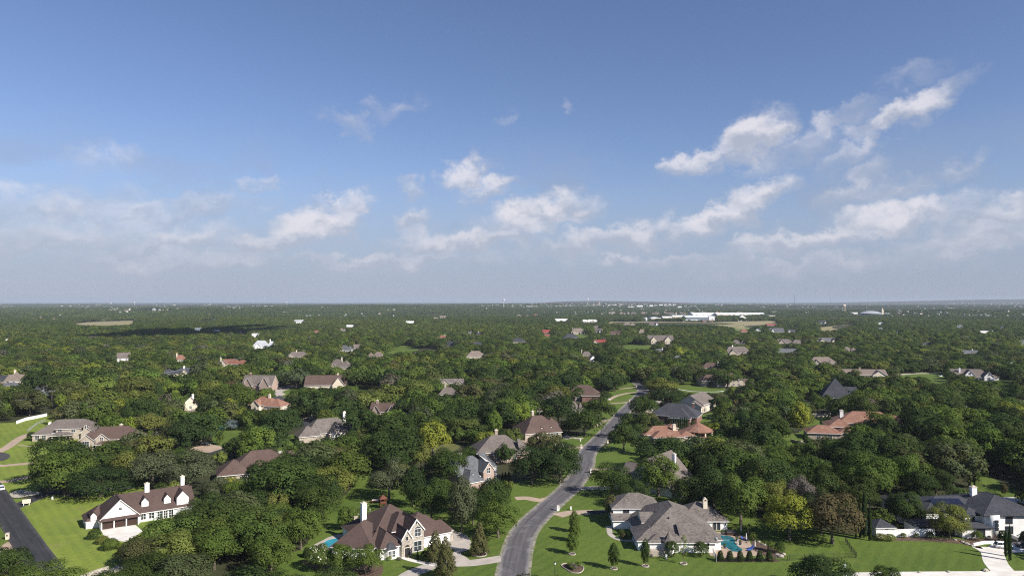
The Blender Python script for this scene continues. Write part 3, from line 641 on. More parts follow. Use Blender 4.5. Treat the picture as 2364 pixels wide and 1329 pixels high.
# ------------------------------------------------------------------ houses
HOUSES = []          # (short name, x, y, half width) for tree labels; and footprints for keeping trees out
def inset_roof(x0, x1, y0, y1, e, slope, kind, ov):
    """returns (top faces, gable triangles, caps) of one roof over a rectangle, eaves at e"""
    X0, X1, Y0, Y1 = x0 - ov, x1 + ov, y0 - ov, y1 + ov; ze = e - slope * ov * .6
    w, d = X1 - X0, Y1 - Y0; xm, ym = (X0 + X1) / 2, (Y0 + Y1) / 2
    if kind in ('hip', 'pyr'):
        if w >= d: h = d / 2; a, b = (X0 + h, ym, ze + slope * h), (X1 - h, ym, ze + slope * h)
        else: h = w / 2; a, b = (xm, Y0 + h, ze + slope * h), (xm, Y1 - h, ze + slope * h)
        c = [(X0, Y0, ze), (X1, Y0, ze), (X1, Y1, ze), (X0, Y1, ze)]
        if w >= d: F = [[c[0], c[1], b, a], [c[2], c[3], a, b], [c[3], c[0], a], [c[1], c[2], b]]; E = [(c[0], a), (c[3], a), (c[1], b), (c[2], b), (a, b)]
        else: F = [[c[1], c[2], b, a], [c[3], c[0], a, b], [c[0], c[1], a], [c[2], c[3], b]]; E = [(c[0], a), (c[1], a), (c[2], b), (c[3], b), (a, b)]
        return F, [], E, c, ze
    if kind in ('gx', 'gxr', 'gxl'):      # ridge along x; gxr / gxl: gable only on that end, hip on the other
        zr = ze + slope * d / 2; h = d / 2
        la = X0 + (h if kind == 'gxr' else 0); lb = X1 - (h if kind == 'gxl' else 0)
        a, b = (la, ym, zr), (lb, ym, zr); c = [(X0, Y0, ze), (X1, Y0, ze), (X1, Y1, ze), (X0, Y1, ze)]
        F = [[c[0], c[1], b, a], [c[2], c[3], a, b]]; T = []; E = [(a, b)]
        if kind == 'gxr': F.append([c[3], c[0], a]); E += [(c[0], a), (c[3], a)]
        if kind == 'gxl': F.append([c[1], c[2], b]); E += [(c[1], b), (c[2], b)]
        zg = e + slope * (y1 - y0) / 2
        if kind != 'gxr': T.append([(x0, y1, e), (x0, y0, e), (x0, ym, zg)])
        if kind != 'gxl': T.append([(x1, y0, e), (x1, y1, e), (x1, ym, zg)])
        return F, T, E, c, ze
    if kind in ('gy', 'gyf'):             # ridge along y; gyf: gable in front, hip behind
        zr = ze + slope * w / 2; h = w / 2; lb = Y1 - (h if kind == 'gyf' else 0)
        a, b = (xm, Y0, zr), (xm, lb, zr); c = [(X0, Y0, ze), (X1, Y0, ze), (X1, Y1, ze), (X0, Y1, ze)]
        F = [[c[1], c[2], b, a], [c[3], c[0], a, b]]; T = [[(x0, y0, e), (x1, y0, e), (xm, y0, e + slope * (x1 - x0) / 2)]]; E = [(a, b)]
        if kind == 'gyf': F.append([c[2], c[3], b]); E += [(c[2], b), (c[3], b)]
        else: T.append([(x1, y1, e), (x0, y1, e), (xm, y1, e + slope * (x1 - x0) / 2)])
        return F, T, E, c, ze
    if kind == 'shed':                    # low in front, high behind
        c = [(X0, Y0, ze), (X1, Y0, ze), (X1, Y1, ze + slope * d), (X0, Y1, ze + slope * d)]
        return [c], [[(x1, y0, e), (x1, y1, e), (x1, y1, e + slope * (y1 - y0))], [(x0, y1, e), (x0, y0, e), (x0, y1, e + slope * (y1 - y0))]], [], c, ze
    c = [(X0, Y0, e), (X1, Y0, e), (X1, Y1, e), (X0, Y1, e)]
    return [c], [], [], c, e
class House:
    n = 0
    def __init__(s, name, label, cat, loc, rz, wall, roof, trim=None, short=None, z=0.):
        s.root = thing(name, label, cat, (loc[0], loc[1], z), rz); s.rz = rz; s.loc = (loc[0], loc[1])
        s.wm = WALL[wall] if isinstance(wall, str) else wall; s.rm = ROOF[roof] if isinstance(roof, str) else roof; s.tm = trim or TRIM
        s.walls = {}; s.roofs = MB(); s.caps = MB(); s.foot = []; s.k = 0; s.short = short; s.parts = []
        s.wingrec = []
    def wing(s, x0, x1, y0, y1, e, kind='hip', slope=.6, ov=.5, z0=-.3, wall=None, walls=True, caps=True, rot=None):
        s.k += 1; e += .004 * (s.k % 7); ex = .003 * (s.k % 5)
        wmat = WALL[wall] if isinstance(wall, str) else (wall or s.wm)
        wb = s.walls.setdefault(wmat.name, (MB(), wmat))[0]; n0 = [len(b.v) for b in (wb, s.roofs, s.caps)]
        if walls: wb.box(x0 - ex, x1 + ex, y0 - ex, y1 + ex, z0, e, 0, bottom=False, top=False)
        F, T, E, c, ze = inset_roof(x0, x1, y0, y1, e, slope, kind, ov)
        for t in T: wb.poly(t)
        th = .2
        for f in F: s.roofs.poly(f, 0)
        # eave boards and soffit, closing the slab below; gable ends get their sloping rake boards
        if kind in ('hip', 'pyr', 'flat'):
            for i in range(4):
                a, b = c[i], c[(i + 1) % 4]; s.roofs.poly([(a[0], a[1], a[2] - th), (b[0], b[1], b[2] - th), b, a], 1)
            s.roofs.poly([(p[0], p[1], p[2] - th) for p in reversed(c)], 1)
        else:
            for f in F:
                lo = [(p[0], p[1], p[2] - th) for p in f]; s.roofs.poly(lo[::-1], 1)
                for i in range(len(f)): s.roofs.poly([lo[i], lo[(i + 1) % len(f)], f[(i + 1) % len(f)], f[i]], 1)
        if caps:
            for a, b in E:
                a, b = Vector(a), Vector(b); d = (b - a)
                if d.length < .6: continue
                d.normalize(); sd_ = d.cross(Vector((0, 0, 1))).normalized() * .17; up = Vector((0, 0, .05)); dn = Vector((0, 0, -.12 * slope - .02))
                s.caps.poly([a + sd_ + dn + up * .4, b + sd_ + dn + up * .4, b + up, a + up]); s.caps.poly([a + up, b + up, b - sd_ + dn + up * .4, a - sd_ + dn + up * .4])
        if rot:                             # a wing set at an angle to the rest of the house
            an, qx, qy = rot; ca, sa = math.cos(an), math.sin(an)
            for b, n in zip((wb, s.roofs, s.caps), n0): b.v[n:] = [(qx + (v[0] - qx) * ca - (v[1] - qy) * sa, qy + (v[0] - qx) * sa + (v[1] - qy) * ca, v[2]) for v in b.v[n:]]
        s.foot.append((x0, x1, y0, y1)); s.wingrec.append((x0, x1, y0, y1, e))
        return s
    def _face(s, side, x0, x1, y0, y1):
        # origin, along, outward
        return {'f': (Vector((x0, y0, 0)), Vector((1, 0, 0)), Vector((0, -1, 0))), 'b': (Vector((x1, y1, 0)), Vector((-1, 0, 0)), Vector((0, 1, 0))),
                'r': (Vector((x1, y0, 0)), Vector((0, 1, 0)), Vector((1, 0, 0))), 'l': (Vector((x0, y1, 0)), Vector((0, -1, 0)), Vector((-1, 0, 0)))}[side]
    def panel(s, side, t, z, w, h, nx=2, nz=2, wing=-1, kind='window', frame=None, arch=0., glass=None, fw=.11):
        x0, x1, y0, y1, e = s.wingrec[wing]; o, u, n = s._face(side, x0, x1, y0, y1); up = Vector((0, 0, 1)); o = o + n * .02
        fr = MB(); gl = MB()
        def bar(a0, a1, b0, b1, p0, p1, mb):
            q = [o + u * a + up * b for a, b in ((a0, b0), (a1, b0), (a1, b1), (a0, b1))]
            lo = [v + n * p0 for v in q]; hi = [v + n * p1 for v in q]
            mb.poly(hi)
            for i in range(4): mb.poly([lo[i], lo[(i + 1) % 4], hi[(i + 1) % 4], hi[i]])
        a0, a1, b0, b1 = t, t + w, z, z + h
        bar(a0 - fw, a1 + fw, b1, b1 + fw, 0, .09, fr); bar(a0 - fw - .04, a1 + fw + .04, b0 - fw, b0, 0, .13, fr)
        bar(a0 - fw, a0, b0, b1, 0, .09, fr); bar(a1, a1 + fw, b0, b1, 0, .09, fr)
        for i in range(1, nx): bar(a0 + w * i / nx - .035, a0 + w * i / nx + .035, b0, b1, .02, .06, fr)
        for i in range(1, nz): bar(a0, a1, b0 + h * i / nz - .03, b0 + h * i / nz + .03, .02, .055, fr)
        f = fr.build(kind, frame or s.tm, s.root)
        bar(a0, a1, b0, b1, .0, .03, gl)
        if arch:
            k = 8; cen = o + u * (t + w / 2) + up * b1; P = [cen + n * .03 + u * math.cos(math.pi * i / k) * w / 2 + up * math.sin(math.pi * i / k) * arch for i in range(k + 1)]
            gl.poly(P)
        gl.build('pane', glass or GLASS, f); return f
    def door(s, side, t, w, h, wing=-1, m=None, panels=0, name='door', z=0.05):
        x0, x1, y0, y1, e = s.wingrec[wing]; o, u, n = s._face(side, x0, x1, y0, y1); up = Vector((0, 0, 1)); mb = MB(); o = o + n * .02
        def bar(a0, a1, b0, b1, p0, p1):
            q = [o + u * a + up * b for a, b in ((a0, b0), (a1, b0), (a1, b1), (a0, b1))]; lo = [v + n * p0 for v in q]; hi = [v + n * p1 for v in q]
            mb.poly(hi)
            for i in range(4): mb.poly([lo[i], lo[(i + 1) % 4], hi[(i + 1) % 4], hi[i]])
        bar(t, t + w, z, z + h, 0, .05); k = max(1, panels)
        for i in range(k): 
            for j in range(2): bar(t + w * (j + .08) / 2, t + w * (j + .92) / 2, z + h * (i + .1) / k, z + h * (i + .9) / k, .052, .08)
        return mb.build(name, m or WOOD, s.root)
    def chimney(s, x, y, z0, z1, w=1.1, d=.9, m=None, cap=True, name='chimney'):
        mb = MB(); mb.box(x - w / 2, x + w / 2, y - d / 2, y + d / 2, z0, z1); c = mb.build(name, m or s.wm, s.root)
        if cap:
            mb = MB(); mb.box(x - w / 2 - .12, x + w / 2 + .12, y - d / 2 - .12, y + d / 2 + .12, z1 + .004, z1 + .16); mb.box(x - w / 4, x + w / 4, y - d / 4, y + d / 4, z1 + .165, z1 + .45)
            mb.build('cap', CREAMTRIM, c)
        return c
    def dormer(s, x, y, z, w, h, dep, rise=.9, win=True, side='f', wall=None, glass=None):
        """a gabled dormer whose face looks to -y; z is the sill level"""
        mb = MB(); x0, x1 = x - w / 2, x + w / 2; mb.box(x0, x1, y, y + dep, z - 1.2, z + h, bottom=False, top=False); mb.poly([(x0, y, z + h), (x1, y, z + h), (x, y, z + h + rise * w / 2)])
        o = mb.build('dormer', wall or s.wm, s.root); rb = MB(); ov = .22; zz = z + h + rise * w / 2 + .05; ze = z + h - rise * ov + .05
        for sx in (-1, 1):
            f = [(x + sx * (w / 2 + ov), y - ov, ze), (x, y - ov, zz), (x, y + dep + 1.5, zz), (x + sx * (w / 2 + ov), y + dep + 1.5, ze)]
            lo = [(a, b, c - .14) for a, b, c in f]; rb.poly(f if sx < 0 else f[::-1]); rb.poly(lo)
            for i in range(4): rb.poly([lo[i], lo[(i + 1) % 4], f[(i + 1) % 4], f[i]])
        rb.build('roof', s.rm, o)
        if win:
            f = MB(); f.box(x - w * .3, x + w * .3, y - .08, y - .003, z + .12, z + h + .1); g = MB()
            for a in (-.15, .15): g.box(x + w * (a - .115), x + w * (a + .115), y - .1, y - .084, z + .2, z + h + .02)
            f.build('window', s.tm, o); g.build('pane', glass or GLASS, o)
        return o
    def vents(s, pts):
        for x, y, z in pts:
            mb = MB(); mb.lathe([(.16, z - .3), (.16, z + .12), (.26, z + .14), (.22, z + .26)], 8, 0, (x, y)); mb.build('roof_vent', BLACKTRIM, s.root)
    def finish(s):
        for k, (mb, m) in s.walls.items(): mb.build('wall', m, s.root)
        s.roofs.build('roof', [s.rm, s.tm], s.root)
        if s.caps.f: s.caps.build('ridge_cap', s.rm, s.root)
        hw = max(max(abs(f[0]), abs(f[1]), abs(f[2]), abs(f[3])) for f in s.foot)
        c, n = math.cos(s.rz), math.sin(s.rz)
        for f in s.foot: FOOT.append((s.loc[0], s.loc[1], c, n) + tuple(f))
        if s.short:
            mx = sum((f[0] + f[1]) / 2 for f in s.foot) / len(s.foot); my = sum((f[2] + f[3]) / 2 for f in s.foot) / len(s.foot)
            HOUSES.append((s.short, s.loc[0] + c * mx - n * my, s.loc[1] + n * mx + c * my, hw))
        return s.root
FOOT = []; CLEAR = []       # CLEAR: (polygon in the photo, depth or None) that no filler tree may cover
def clear(px, depth=None): CLEAR.append((np.array(px, float), depth))
def auto_house(short, label, x0, x1, yt, ye, yv, e, rot, shape, roof, wall, chim=None, dr=.62, cat='house', name='house', rz_=None, front=True):
    r = R(rot); k = 1.0
    D = (CAM_H - e) * FPX / (ye - YH); far = D > 1500
    for _ in range(3):
        tz = float(TZ(((x0 + x1) / 2 - CX) / FPX * D, D)); D = (CAM_H - tz - e) * FPX / (ye - YH)
    Wt = (x1 - x0) / FPX * D; w = Wt / (abs(math.cos(r)) + dr * abs(math.sin(r))) - .8; d = dr * w
    if d > 17: d = 17.; w = (Wt - d * abs(math.sin(r))) / abs(math.cos(r)) - .8
    dd = (w * abs(math.sin(r)) + d * abs(math.cos(r))) / 2; Y = D + dd; X = ((x0 + x1) / 2 - CX) / FPX * (D + dd * .5)
    zt = CAM_H - tz - (yt - YH) * Y / FPX; zt = min(max(zt, e + .22 * min(w, d)), e + 1.15 * min(w, d) / 2 + 1)
    H = House(name, label, cat, (X, Y), r, wall, roof, short=short, z=tz); rng = random.Random(int(x0 * 7 + yt))
    a, b = w / 2, d / 2; sl = (zt - e) / b; sl2 = (zt - e) / min(a, b)
    if shape == 'hip': H.wing(-a, a, -b, b, e, 'hip', (zt - e) / (min(a, b) + .5))
    elif shape == 'gable': H.wing(-a, a, -b, b, e, 'gx', sl)
    elif shape == 'front': H.wing(-a, a, -b, b, e, 'gy', (zt - e) / a)
    elif shape == 'flat': H.wing(-a, a, -b, b, zt, 'flat', 0, .3)
    elif shape == 'L':
        H.wing(-a, a * .35, -b * .45, b, e, 'hip', (zt - e) / (b * .78)); H.wing(a * .1, a, -b, b * .55, e, 'hip', (zt - e) * .86 / (min(a * .45, b * .78) + .3))
        H.wing(-a * .75, -a * .3, -b * .75, 0, e, 'gy', 1.0)
    elif shape == 'LL':
        H.wing(-a * .35, a, -b * .45, b, e, 'hip', (zt - e) / (b * .78)); H.wing(-a, -a * .1, -b, b * .55, e, 'hip', (zt - e) * .86 / (min(a * .45, b * .78) + .3))
        H.wing(a * .25, a * .7, -b * .75, 0, e, 'gy', 1.0)
    elif shape == 'H':
        H.wing(-a, a, -b * .6, b, e, 'gx', (zt - e) / (b * .85)); H.wing(-a * .8, -a * .25, -b, b * .2, e, 'gy', (zt - e) * .8 / (a * .29)); H.wing(a * .3, a * .9, -b, b * .2, e, 'gy', (zt - e) * .85 / (a * .31))
    elif shape == 'hipH':
        H.wing(-a, a, -b * .6, b, e, 'hip', (zt - e) / (min(a, b * .8) + .4)); H.wing(-a * .75, -a * .2, -b, b * .2, e, 'gy', .85); H.wing(a * .25, a * .85, -b * .9, b * .2, e, 'hip', .7)
    elif shape == 'cross':
        H.wing(-a, a, -b * .4, b * .6, e * .75, 'hip', (zt - e) * .8 / (b * .5)); H.wing(-a * .45, a * .4, -b * .85, b, e, 'hip', (zt - e) / (min(a * .43, b * .9) + .4)); H.wing(a * .5, a * .95, -b, 0, e * .75, 'gy', .9)
    elif shape == 'G1':
        H.wing(-a, a, -b * .7, b, e, 'gx', (zt - e) / (b * .85)); H.wing(a * .35, a * .92, -b, b * .2, e, 'gy', (zt - e) * .9 / (a * .29))
    elif shape == 'GL':
        H.wing(-a, a, -b * .7, b, e, 'gx', (zt - e) / (b * .85)); H.wing(-a * .92, -a * .3, -b, b * .2, e, 'gy', (zt - e) * .9 / (a * .31))
    visible = (yv - ye) > 2.5
    if visible and D < 2600:
        for wi, (wx0, wx1, wy0, wy1, we) in enumerate(H.wingrec):
            wl = wx1 - wx0; n = max(1, min(4, int(wl / 4.2)))
            if wi == 0 and len(H.wingrec) > 1: continue
            for i in range(n):
                t = wl * (i + .5) / n - .65
                H.panel('f', t, .9, 1.3, 1.5, wing=wi)
                if e > 4.6: H.panel('f', t, 3.6, 1.3, 1.4, wing=wi)
            if D < 1100: H.panel('r', (wy1 - wy0) * .4, .9, 1.3, 1.5, wing=wi)
    if chim:
        cx = (chim[0] - CX) / FPX * Y; dx, dy = cx - X, b * .3; lx = dx * math.cos(r) + dy * math.sin(r)
        H.chimney(max(-a * .9, min(a * .9, lx)), b * .2, e - .5, max(zt + .8, zt + (YH - 0) * 0 + 1.2), 1.2, 1.0, WALL.get(chim[1], TRIM))
    H.finish(); q = (x1 - x0) * .1; yc = ye + (yv - ye) * .6; clear([(x0 + q, yt), (x1 - q, yt), (x1 - q, yc), (x0 + q, yc)], D); return H
# ------------------------------------------------------------------ the houses among the trees: extents read from the photograph, sizes in metres follow
# short, label, x0, x1, roof top, eave, lowest visible, eave height, rotation, shape, roof, wall, chimney(px x, wall)
HT = [
 ('taupe villa at left edge', 'taupe-roofed cream villa half cut by the left edge', 6, 62, 857, 877, 884, 5.6, 12, 'cross', 'tan', 'cream', (35, 'cream')),
 (None, 'low blue-grey roofed wing in front of the taupe villa', 3, 47, 881, 889, 891, 3.0, 0, 'hip', 'bluegrey', 'cream', None),
 ('brick house at left edge', 'dark-roofed red brick house touching the left edge', -14, 21, 866, 879, 884, 4, 0, 'gable', 'slate', 'redbrick', None),
 ('lone slate roof', 'slate roof alone in the woods at left', 76, 116, 889, 902, 904, 3.2, 10, 'LL', 'slate', 'grey', None),
 ('tall white-walled house', 'tall tan-roofed house with white end wall in the left woods', 268, 300, 806, 826, 836, 6.2, 20, 'gable', 'taupe', 'white', None),
 (None, 'small tan outbuilding below the tall white-walled house', 263, 273, 824, 832, 842, 3, 10, 'gable', 'tan', 'cream', None),
 ('orange tower villa', 'small orange-tiled villa with short cream tower', 402, 429, 817, 829, 837, 5.5, 10, 'hip', 'orange', 'cream', (409, 'cream')),
 (None, 'tiny orange tile roof right of the orange tower villa', 444, 452, 817, 822, 825, 4, 0, 'hip', 'orange', 'cream', None),
 ('brown ranch', 'long low brown ranch house with cream chimney', 497, 579, 828, 840, 845, 3.0, -4, 'L', 'rust', 'cream', (504, 'cream')),
 ('slate roof with white chimney', 'dark slate roof with round white chimney behind trees', 366, 452, 848, 863, 866, 3.2, 4, 'LL', 'slate', 'cream', (424, 'white')),
 ('twin-gabled taupe house', 'taupe-roofed house with two brick front gables and chimney', 556, 635, 865, 889, 900, 4.2, -6, 'H', 'taupe', 'pink', (577, 'redbrick')),
 ('cream gabled garage house', 'grey-roofed house with cream gable over its garage', 421, 457, 897, 930, 948, 4.2, 24, 'front', 'taupe', 'cream', (446, 'white')),
 ('rambling orange tile house', 'rambling orange-tiled house with cream walls', 564, 670, 915, 937, 950, 3.6, -14, 'L', 'orange', 'cream', (622, 'cream')),
 ('white metal-roofed house', 'white house under wide pale metal roofs on left hill', 578, 641, 785, 800, 807, 5.5, 10, 'L', 'metal', 'white', (623, 'white')),
 ('white angular house', 'narrow white angular house behind the metal-roofed house', 582, 599, 769, 776, 784, 7, 0, 'flat', 'white', 'white', None),
 ('pale flat house in dark wood', 'pale flat-roofed house in the dark wood at left', 448, 465, 756, 760, 764, 4, 8, 'flat', 'metal', 'grey', None),
 (None, 'small pale roof right of the flat house in the dark wood', 491, 511, 761, 764, 767, 3.2, 0, 'gable', 'metal', 'grey', None),
 (None, 'low grey-tan roof on the slope above the white metal-roofed house', 548, 570, 767, 771, 774, 3, 0, 'GL', 'taupe', 'cream', (555, 'white')),
 ('taupe hip house left of centre', 'taupe hip-roofed house left of the middle woods', 655, 715, 811, 824, 827, 4, 12, 'hipH', 'taupe', 'beige', (684, 'cream')),
 ('blue-grey roofed house', 'blue-grey roofed house with white end wall', 778, 818, 796, 807, 814, 4.2, -12, 'L', 'bluegrey', 'white', None),
 ('plain brown roof', 'plain brown roof right of the blue-grey roofed house', 814, 835, 791, 803, 807, 4, 20, 'gable', 'taupe', 'beige', None),
 ('pinkish roofed house', 'pinkish taupe hip roof with small cream gable', 846, 887, 811, 825, 828, 4, -4, 'LL', 'tan', 'pink', None),
 ('taupe wedge roof', 'taupe roof with one long front wedge and cream chimney', 756, 815, 828, 846, 853, 3.8, -8, 'L', 'taupe', 'cream', (789, 'cream')),
 ('long brown gabled house', 'long brown-roofed house with cream gables and chimney', 700, 803, 866, 889, 897, 4.2, 6, 'G1', 'brown2', 'cream', (779, 'cream')),
 ('brown arched-window house', 'brown-roofed pinkish house with arched gable window', 852, 926, 929, 950, 957, 4.6, -6, 'H', 'brown2', 'pink', (871, 'pink')),
 ('grey pyramid roof', 'grey pyramid roof with square chimney in mid woods', 1008, 1060, 892, 910, 914, 3.4, 8, 'hip', 'taupe', 'beige', (1028, 'beige')),
 ('grey ridged roof', 'grey ridged roof behind the pyramid roof', 1013, 1072, 873, 884, 886, 3.2, 5, 'H', 'grey', 'beige', None),
 ('broad tan-brown roof', 'broad low tan-brown hip roof in the middle woods', 1070, 1124, 809, 823, 829, 3.4, 12, 'hip', 'tan', 'cream', None),
 ('slate cottage', 'slate-roofed cottage with bright white end', 1027, 1052, 788, 797, 801, 3, -14, 'gable', 'slate', 'white', None),
 ('low slate roof', 'low slate roof right of the slate cottage', 1085, 1117, 788, 796, 797, 3, 10, 'hip', 'slate', 'beige', None),
 ('slate hip house', 'slate hip-roofed house with cream walls near centre', 1179, 1214, 779, 788, 795, 4.2, -8, 'hip', 'slate', 'cream', None),
 ('white columned house', 'white two-storey house with columns on far left slope', 679, 700, 738, 742, 749, 8, 6, 'gable', 'metal', 'white', (698, 'white')),
 (None, 'long white metal barn right of the columned house', 798, 817, 750, 754, 757, 4, -14, 'gable', 'white', 'white', None),
 (None, 'white L-shaped house in the far middle woods', 937, 956, 741, 745, 747, 4, 0, 'GL', 'white', 'white', None),
 (None, 'reddish brown roof left of the small tan house', 723, 737, 759, 767, 769, 3, 0, 'hip', 'rust', 'beige', None),
 (None, 'small tan house below the long white metal barn', 783, 799, 757, 763, 765, 3.4, 8, 'L', 'tan', 'beige', None),
 (None, 'small blue-grey roof left of the white-chimneyed slate roof', 1078, 1090, 765, 770, 771, 3, 10, 'gable', 'bluegrey', 'grey', None),
 (None, 'small slate roof with white chimney in the middle distance', 1099, 1111, 766, 772, 773, 3.2, 0, 'hip', 'slate', 'grey', (1104, 'white')),
 (None, 'rust roof with white chimney tucked behind trees', 1013, 1029, 774, 779, 781, 3, 0, 'gable', 'rust', 'beige', (1027, 'white')),
 (None, 'tan roof cluster in the far middle woods', 1015, 1029, 728, 733, 735, 4, 0, 'H', 'tan', 'beige', None),
 (None, 'small tan roof left of the tan cluster', 998, 1012, 732, 735, 736, 3, 0, 'gable', 'tan', 'beige', None),
 ('red metal roof', 'bright red metal-roofed house in the middle distance', 1252, 1271, 761, 767, 771, 4, 0, 'gable', 'red', 'redbrick', None),
 (None, 'rust roof just below the red metal roof', 1255, 1270, 771, 776, 777, 3, -8, 'gable', 'rust', 'beige', None),
 ('slate hip roof on lawn', 'dark slate hip roof on a lawn in the middle distance', 1297, 1338, 770, 780, 781, 3.2, 6, 'hip', 'slate', 'grey', None),
 ('tan brick house', 'tan brick house half behind a tree above the slate hip roof', 1317, 1352, 757, 766, 772, 5, 4, 'hipH', 'tan', 'beige', (1322, 'beige')),
 (None, 'taupe-roofed house with one white gable wall', 1371, 1392, 758, 766, 770, 4.5, -16, 'G1', 'taupe', 'white', None),
 (None, 'grey roof behind the white gable wall', 1369, 1384, 752, 757, 758, 3.6, 0, 'gable', 'taupe', 'beige', None),
 ('dark rust gabled roof', 'dark rust-brown gabled roof in the middle distance', 1405, 1436, 764, 771, 773, 3.6, -6, 'G1', 'brown2', 'redbrick', None),
 ('red tile house', 'red tile roof half hidden by trees', 1368, 1401, 784, 790, 792, 4, -6, 'GL', 'red', 'cream', None),
 (None, 'tan hip roof left of the large twin-gabled tan house', 1472, 1492, 758, 767, 769, 3.4, 5, 'hip', 'tan', 'beige', None),
 ('large twin-gabled tan house', 'large tan house with two tall front gables', 1495, 1556, 773, 786, 799, 6.2, -5, 'H', 'taupe', 'cream', None),
 ('flat blue-grey roof', 'flat blue-grey roof below the large tan house', 1507, 1534, 804, 810, 811, 3, 8, 'hip', 'bluegrey', 'white', (1529, 'white')),
 (None, 'blue-grey roof sunk in trees left of the wide taupe roof', 1550, 1580, 820, 827, 828, 3, 10, 'hip', 'bluegrey', 'white', None),
 ('taupe roof with chimney', 'taupe hip roof with thin chimney in mid woods', 1340, 1368, 810, 820, 822, 4, 6, 'hip', 'taupe', 'beige', (1341, 'beige')),
 (None, 'taupe roof with narrow white end wall', 1355, 1378, 820, 830, 840, 4.4, 24, 'front', 'taupe', 'white', None),
 ('wide taupe roof', 'wide taupe-grey roofed house right of centre', 1670, 1738, 799, 815, 822, 4.6, 4, 'hipH', 'taupe', 'beige', (1691, 'white')),
 ('taupe roof behind', 'taupe roof just behind the wide taupe-grey roof', 1688, 1725, 784, 794, 797, 4.4, -8, 'L', 'taupe', 'beige', None),
 ('brown hip with white chimney', 'brown hip roof with tall white chimney', 1617, 1664, 836, 848, 851, 4.0, -4, 'hip', 'brown2', 'beige', (1657, 'white')),
 ('long slate-grey roof', 'long slate-grey hip roof at right in mid distance', 1880, 1937, 779, 788, 790, 4, 6, 'H', 'bluegrey', 'beige', None),
 ('rippled taupe roofs', 'row of rippled taupe hip roofs left of the long slate-grey roof', 1787, 1858, 782, 792, 794, 4, -4, 'L', 'taupe', 'beige', None),
 ('low grey ranch', 'low grey ranch roof with white trim in shade', 1792, 1840, 804, 811, 816, 3, -4, 'gable', 'bluegrey', 'white', None),
 ('peaked tan roof', 'small peaked tan roof in the right woods', 1945, 1978, 800, 809, 811, 3.4, -6, 'L', 'tan', 'beige', None),
 ('tan hip villa', 'tan hip-roofed two-storey villa in the right woods', 1866, 1937, 823, 839, 848, 5.6, -8, 'hipH', 'tan', 'beige', None),
 ('brown-tan ranch', 'sprawling brown-tan ranch with tall white-capped chimney', 1937, 2050, 852, 866, 871, 3.2, -8, 'G1', 'tan', 'cream', (1986, 'pink')),
 ('grey-green roofed house', 'grey-green roofed house with chimney at far right', 2222, 2259, 808, 815, 819, 4, -6, 'gable', 'bluegrey', 'grey', (2244, 'cream')),
 (None, 'pale grey gable roof cut by the right edge', 2348, 2385, 785, 794, 796, 4, 10, 'gable', 'bluegrey', 'white', None),
 (None, 'bit of a cream gabled house near the right edge', 2326, 2337, 835, 840, 845, 4, 10, 'front', 'taupe', 'white', None),
 (None, 'slate-grey house with bright white left gable', 1777, 1812, 757, 766, 769, 4, -10, 'GL', 'bluegrey', 'white', None),
 (None, 'slate roof right of the house with the white left gable', 1815, 1838, 759, 765, 768, 3.4, 0, 'hipH', 'slate', 'white', None),
 (None, 'rust tan hip roof left of the small white gabled cottage', 1708, 1727, 759, 766, 768, 3.4, 0, 'hip', 'rust', 'beige', None),
 (None, 'small white gabled cottage in the open right field', 1743, 1758, 757, 762, 767, 4, -18, 'front', 'taupe', 'white', None),
 (None, 'red-roofed low house beside the open right field', 1769, 1790, 747, 750, 755, 3, 0, 'gable', 'red', 'redbrick', None),
 (None, 'slate house with pointed white gable under the water tower', 1889, 1911, 740, 745, 748, 4, -14, 'G1', 'slate', 'white', None),
 (None, 'white flat shed in the far right woods', 2260, 2280, 763, 767, 770, 4, 0, 'flat', 'white', 'white', None),
 (None, 'small white shed right of the white flat shed', 2289, 2297, 762, 764, 766, 3, 0, 'gable', 'white', 'white', None),
 (None, 'white box house right of the tall water tower woods', 2024, 2039, 744, 747, 751, 4, 0, 'GL', 'metal', 'white', None),
 (None, 'grey roof below the white box house', 2025, 2042, 755, 760, 761, 3.4, 0, 'hip', 'bluegrey', 'grey', None),
 (None, 'tan roof with pale gable at left end of the dry field', 1438, 1468, 743, 750, 752, 3.6, -6, 'L', 'tan', 'beige', None),
 (None, 'grey and white house at the edge of the dry field', 1499, 1521, 742, 750, 753, 4, -6, 'G1', 'taupe', 'white', None),
 (None, 'white roofed barn left of the long white stable', 1280, 1312, 736, 739, 743, 4.5, 10, 'gable', 'white', 'white', None),
 (None, 'long white stable with tan roof right of the white barn', 1341, 1381, 737, 742, 747, 5, -12, 'LL', 'white', 'cream', None),
 (None, 'tiny pale pink roof house left of two far roofs', 1192, 1204, 726, 730, 732, 4, 0, 'hipH', 'tan', 'pink', None),
 (None, 'middle one of three far tan roofs near centre', 1212, 1223, 727, 730, 731, 4, 0, 'hip', 'tan', 'beige', None),
 (None, 'far red roof house with white gable near centre', 1232, 1243, 725, 729, 731, 4, 0, 'G1', 'rust', 'white', None),
 (None, 'small brown roof house in the open right distance', 2205, 2226, 748, 755, 757, 4, 0, 'LL', 'bluegrey', 'beige', None),
 (None, 'white cottage with dark roof left of the far right woods', 2066, 2076, 765, 769, 771, 4, 0, 'front', 'white', 'white', None),
 (None, 'slate twin peaks half sunk in the right woods', 2123, 2152, 790, 796, 797, 3, 0, 'H', 'slate', 'grey', None),
 (None, 'far dark roof by the right edge under woods', 2307, 2321, 752, 757, 759, 4, 0, 'hip', 'slate', 'grey', None),
 (None, 'white-walled house by the far left edge', 12, 24, 781, 785, 788, 5, 14, 'front', 'rust', 'white', None),
 (None, 'flat grey roof deep in the shaded right woods', 2216, 2246, 929, 938, 946, 3, 0, 'flat', 'slate', 'grey', None),
]
for h in HT: auto_house(h[0], *h[1:])
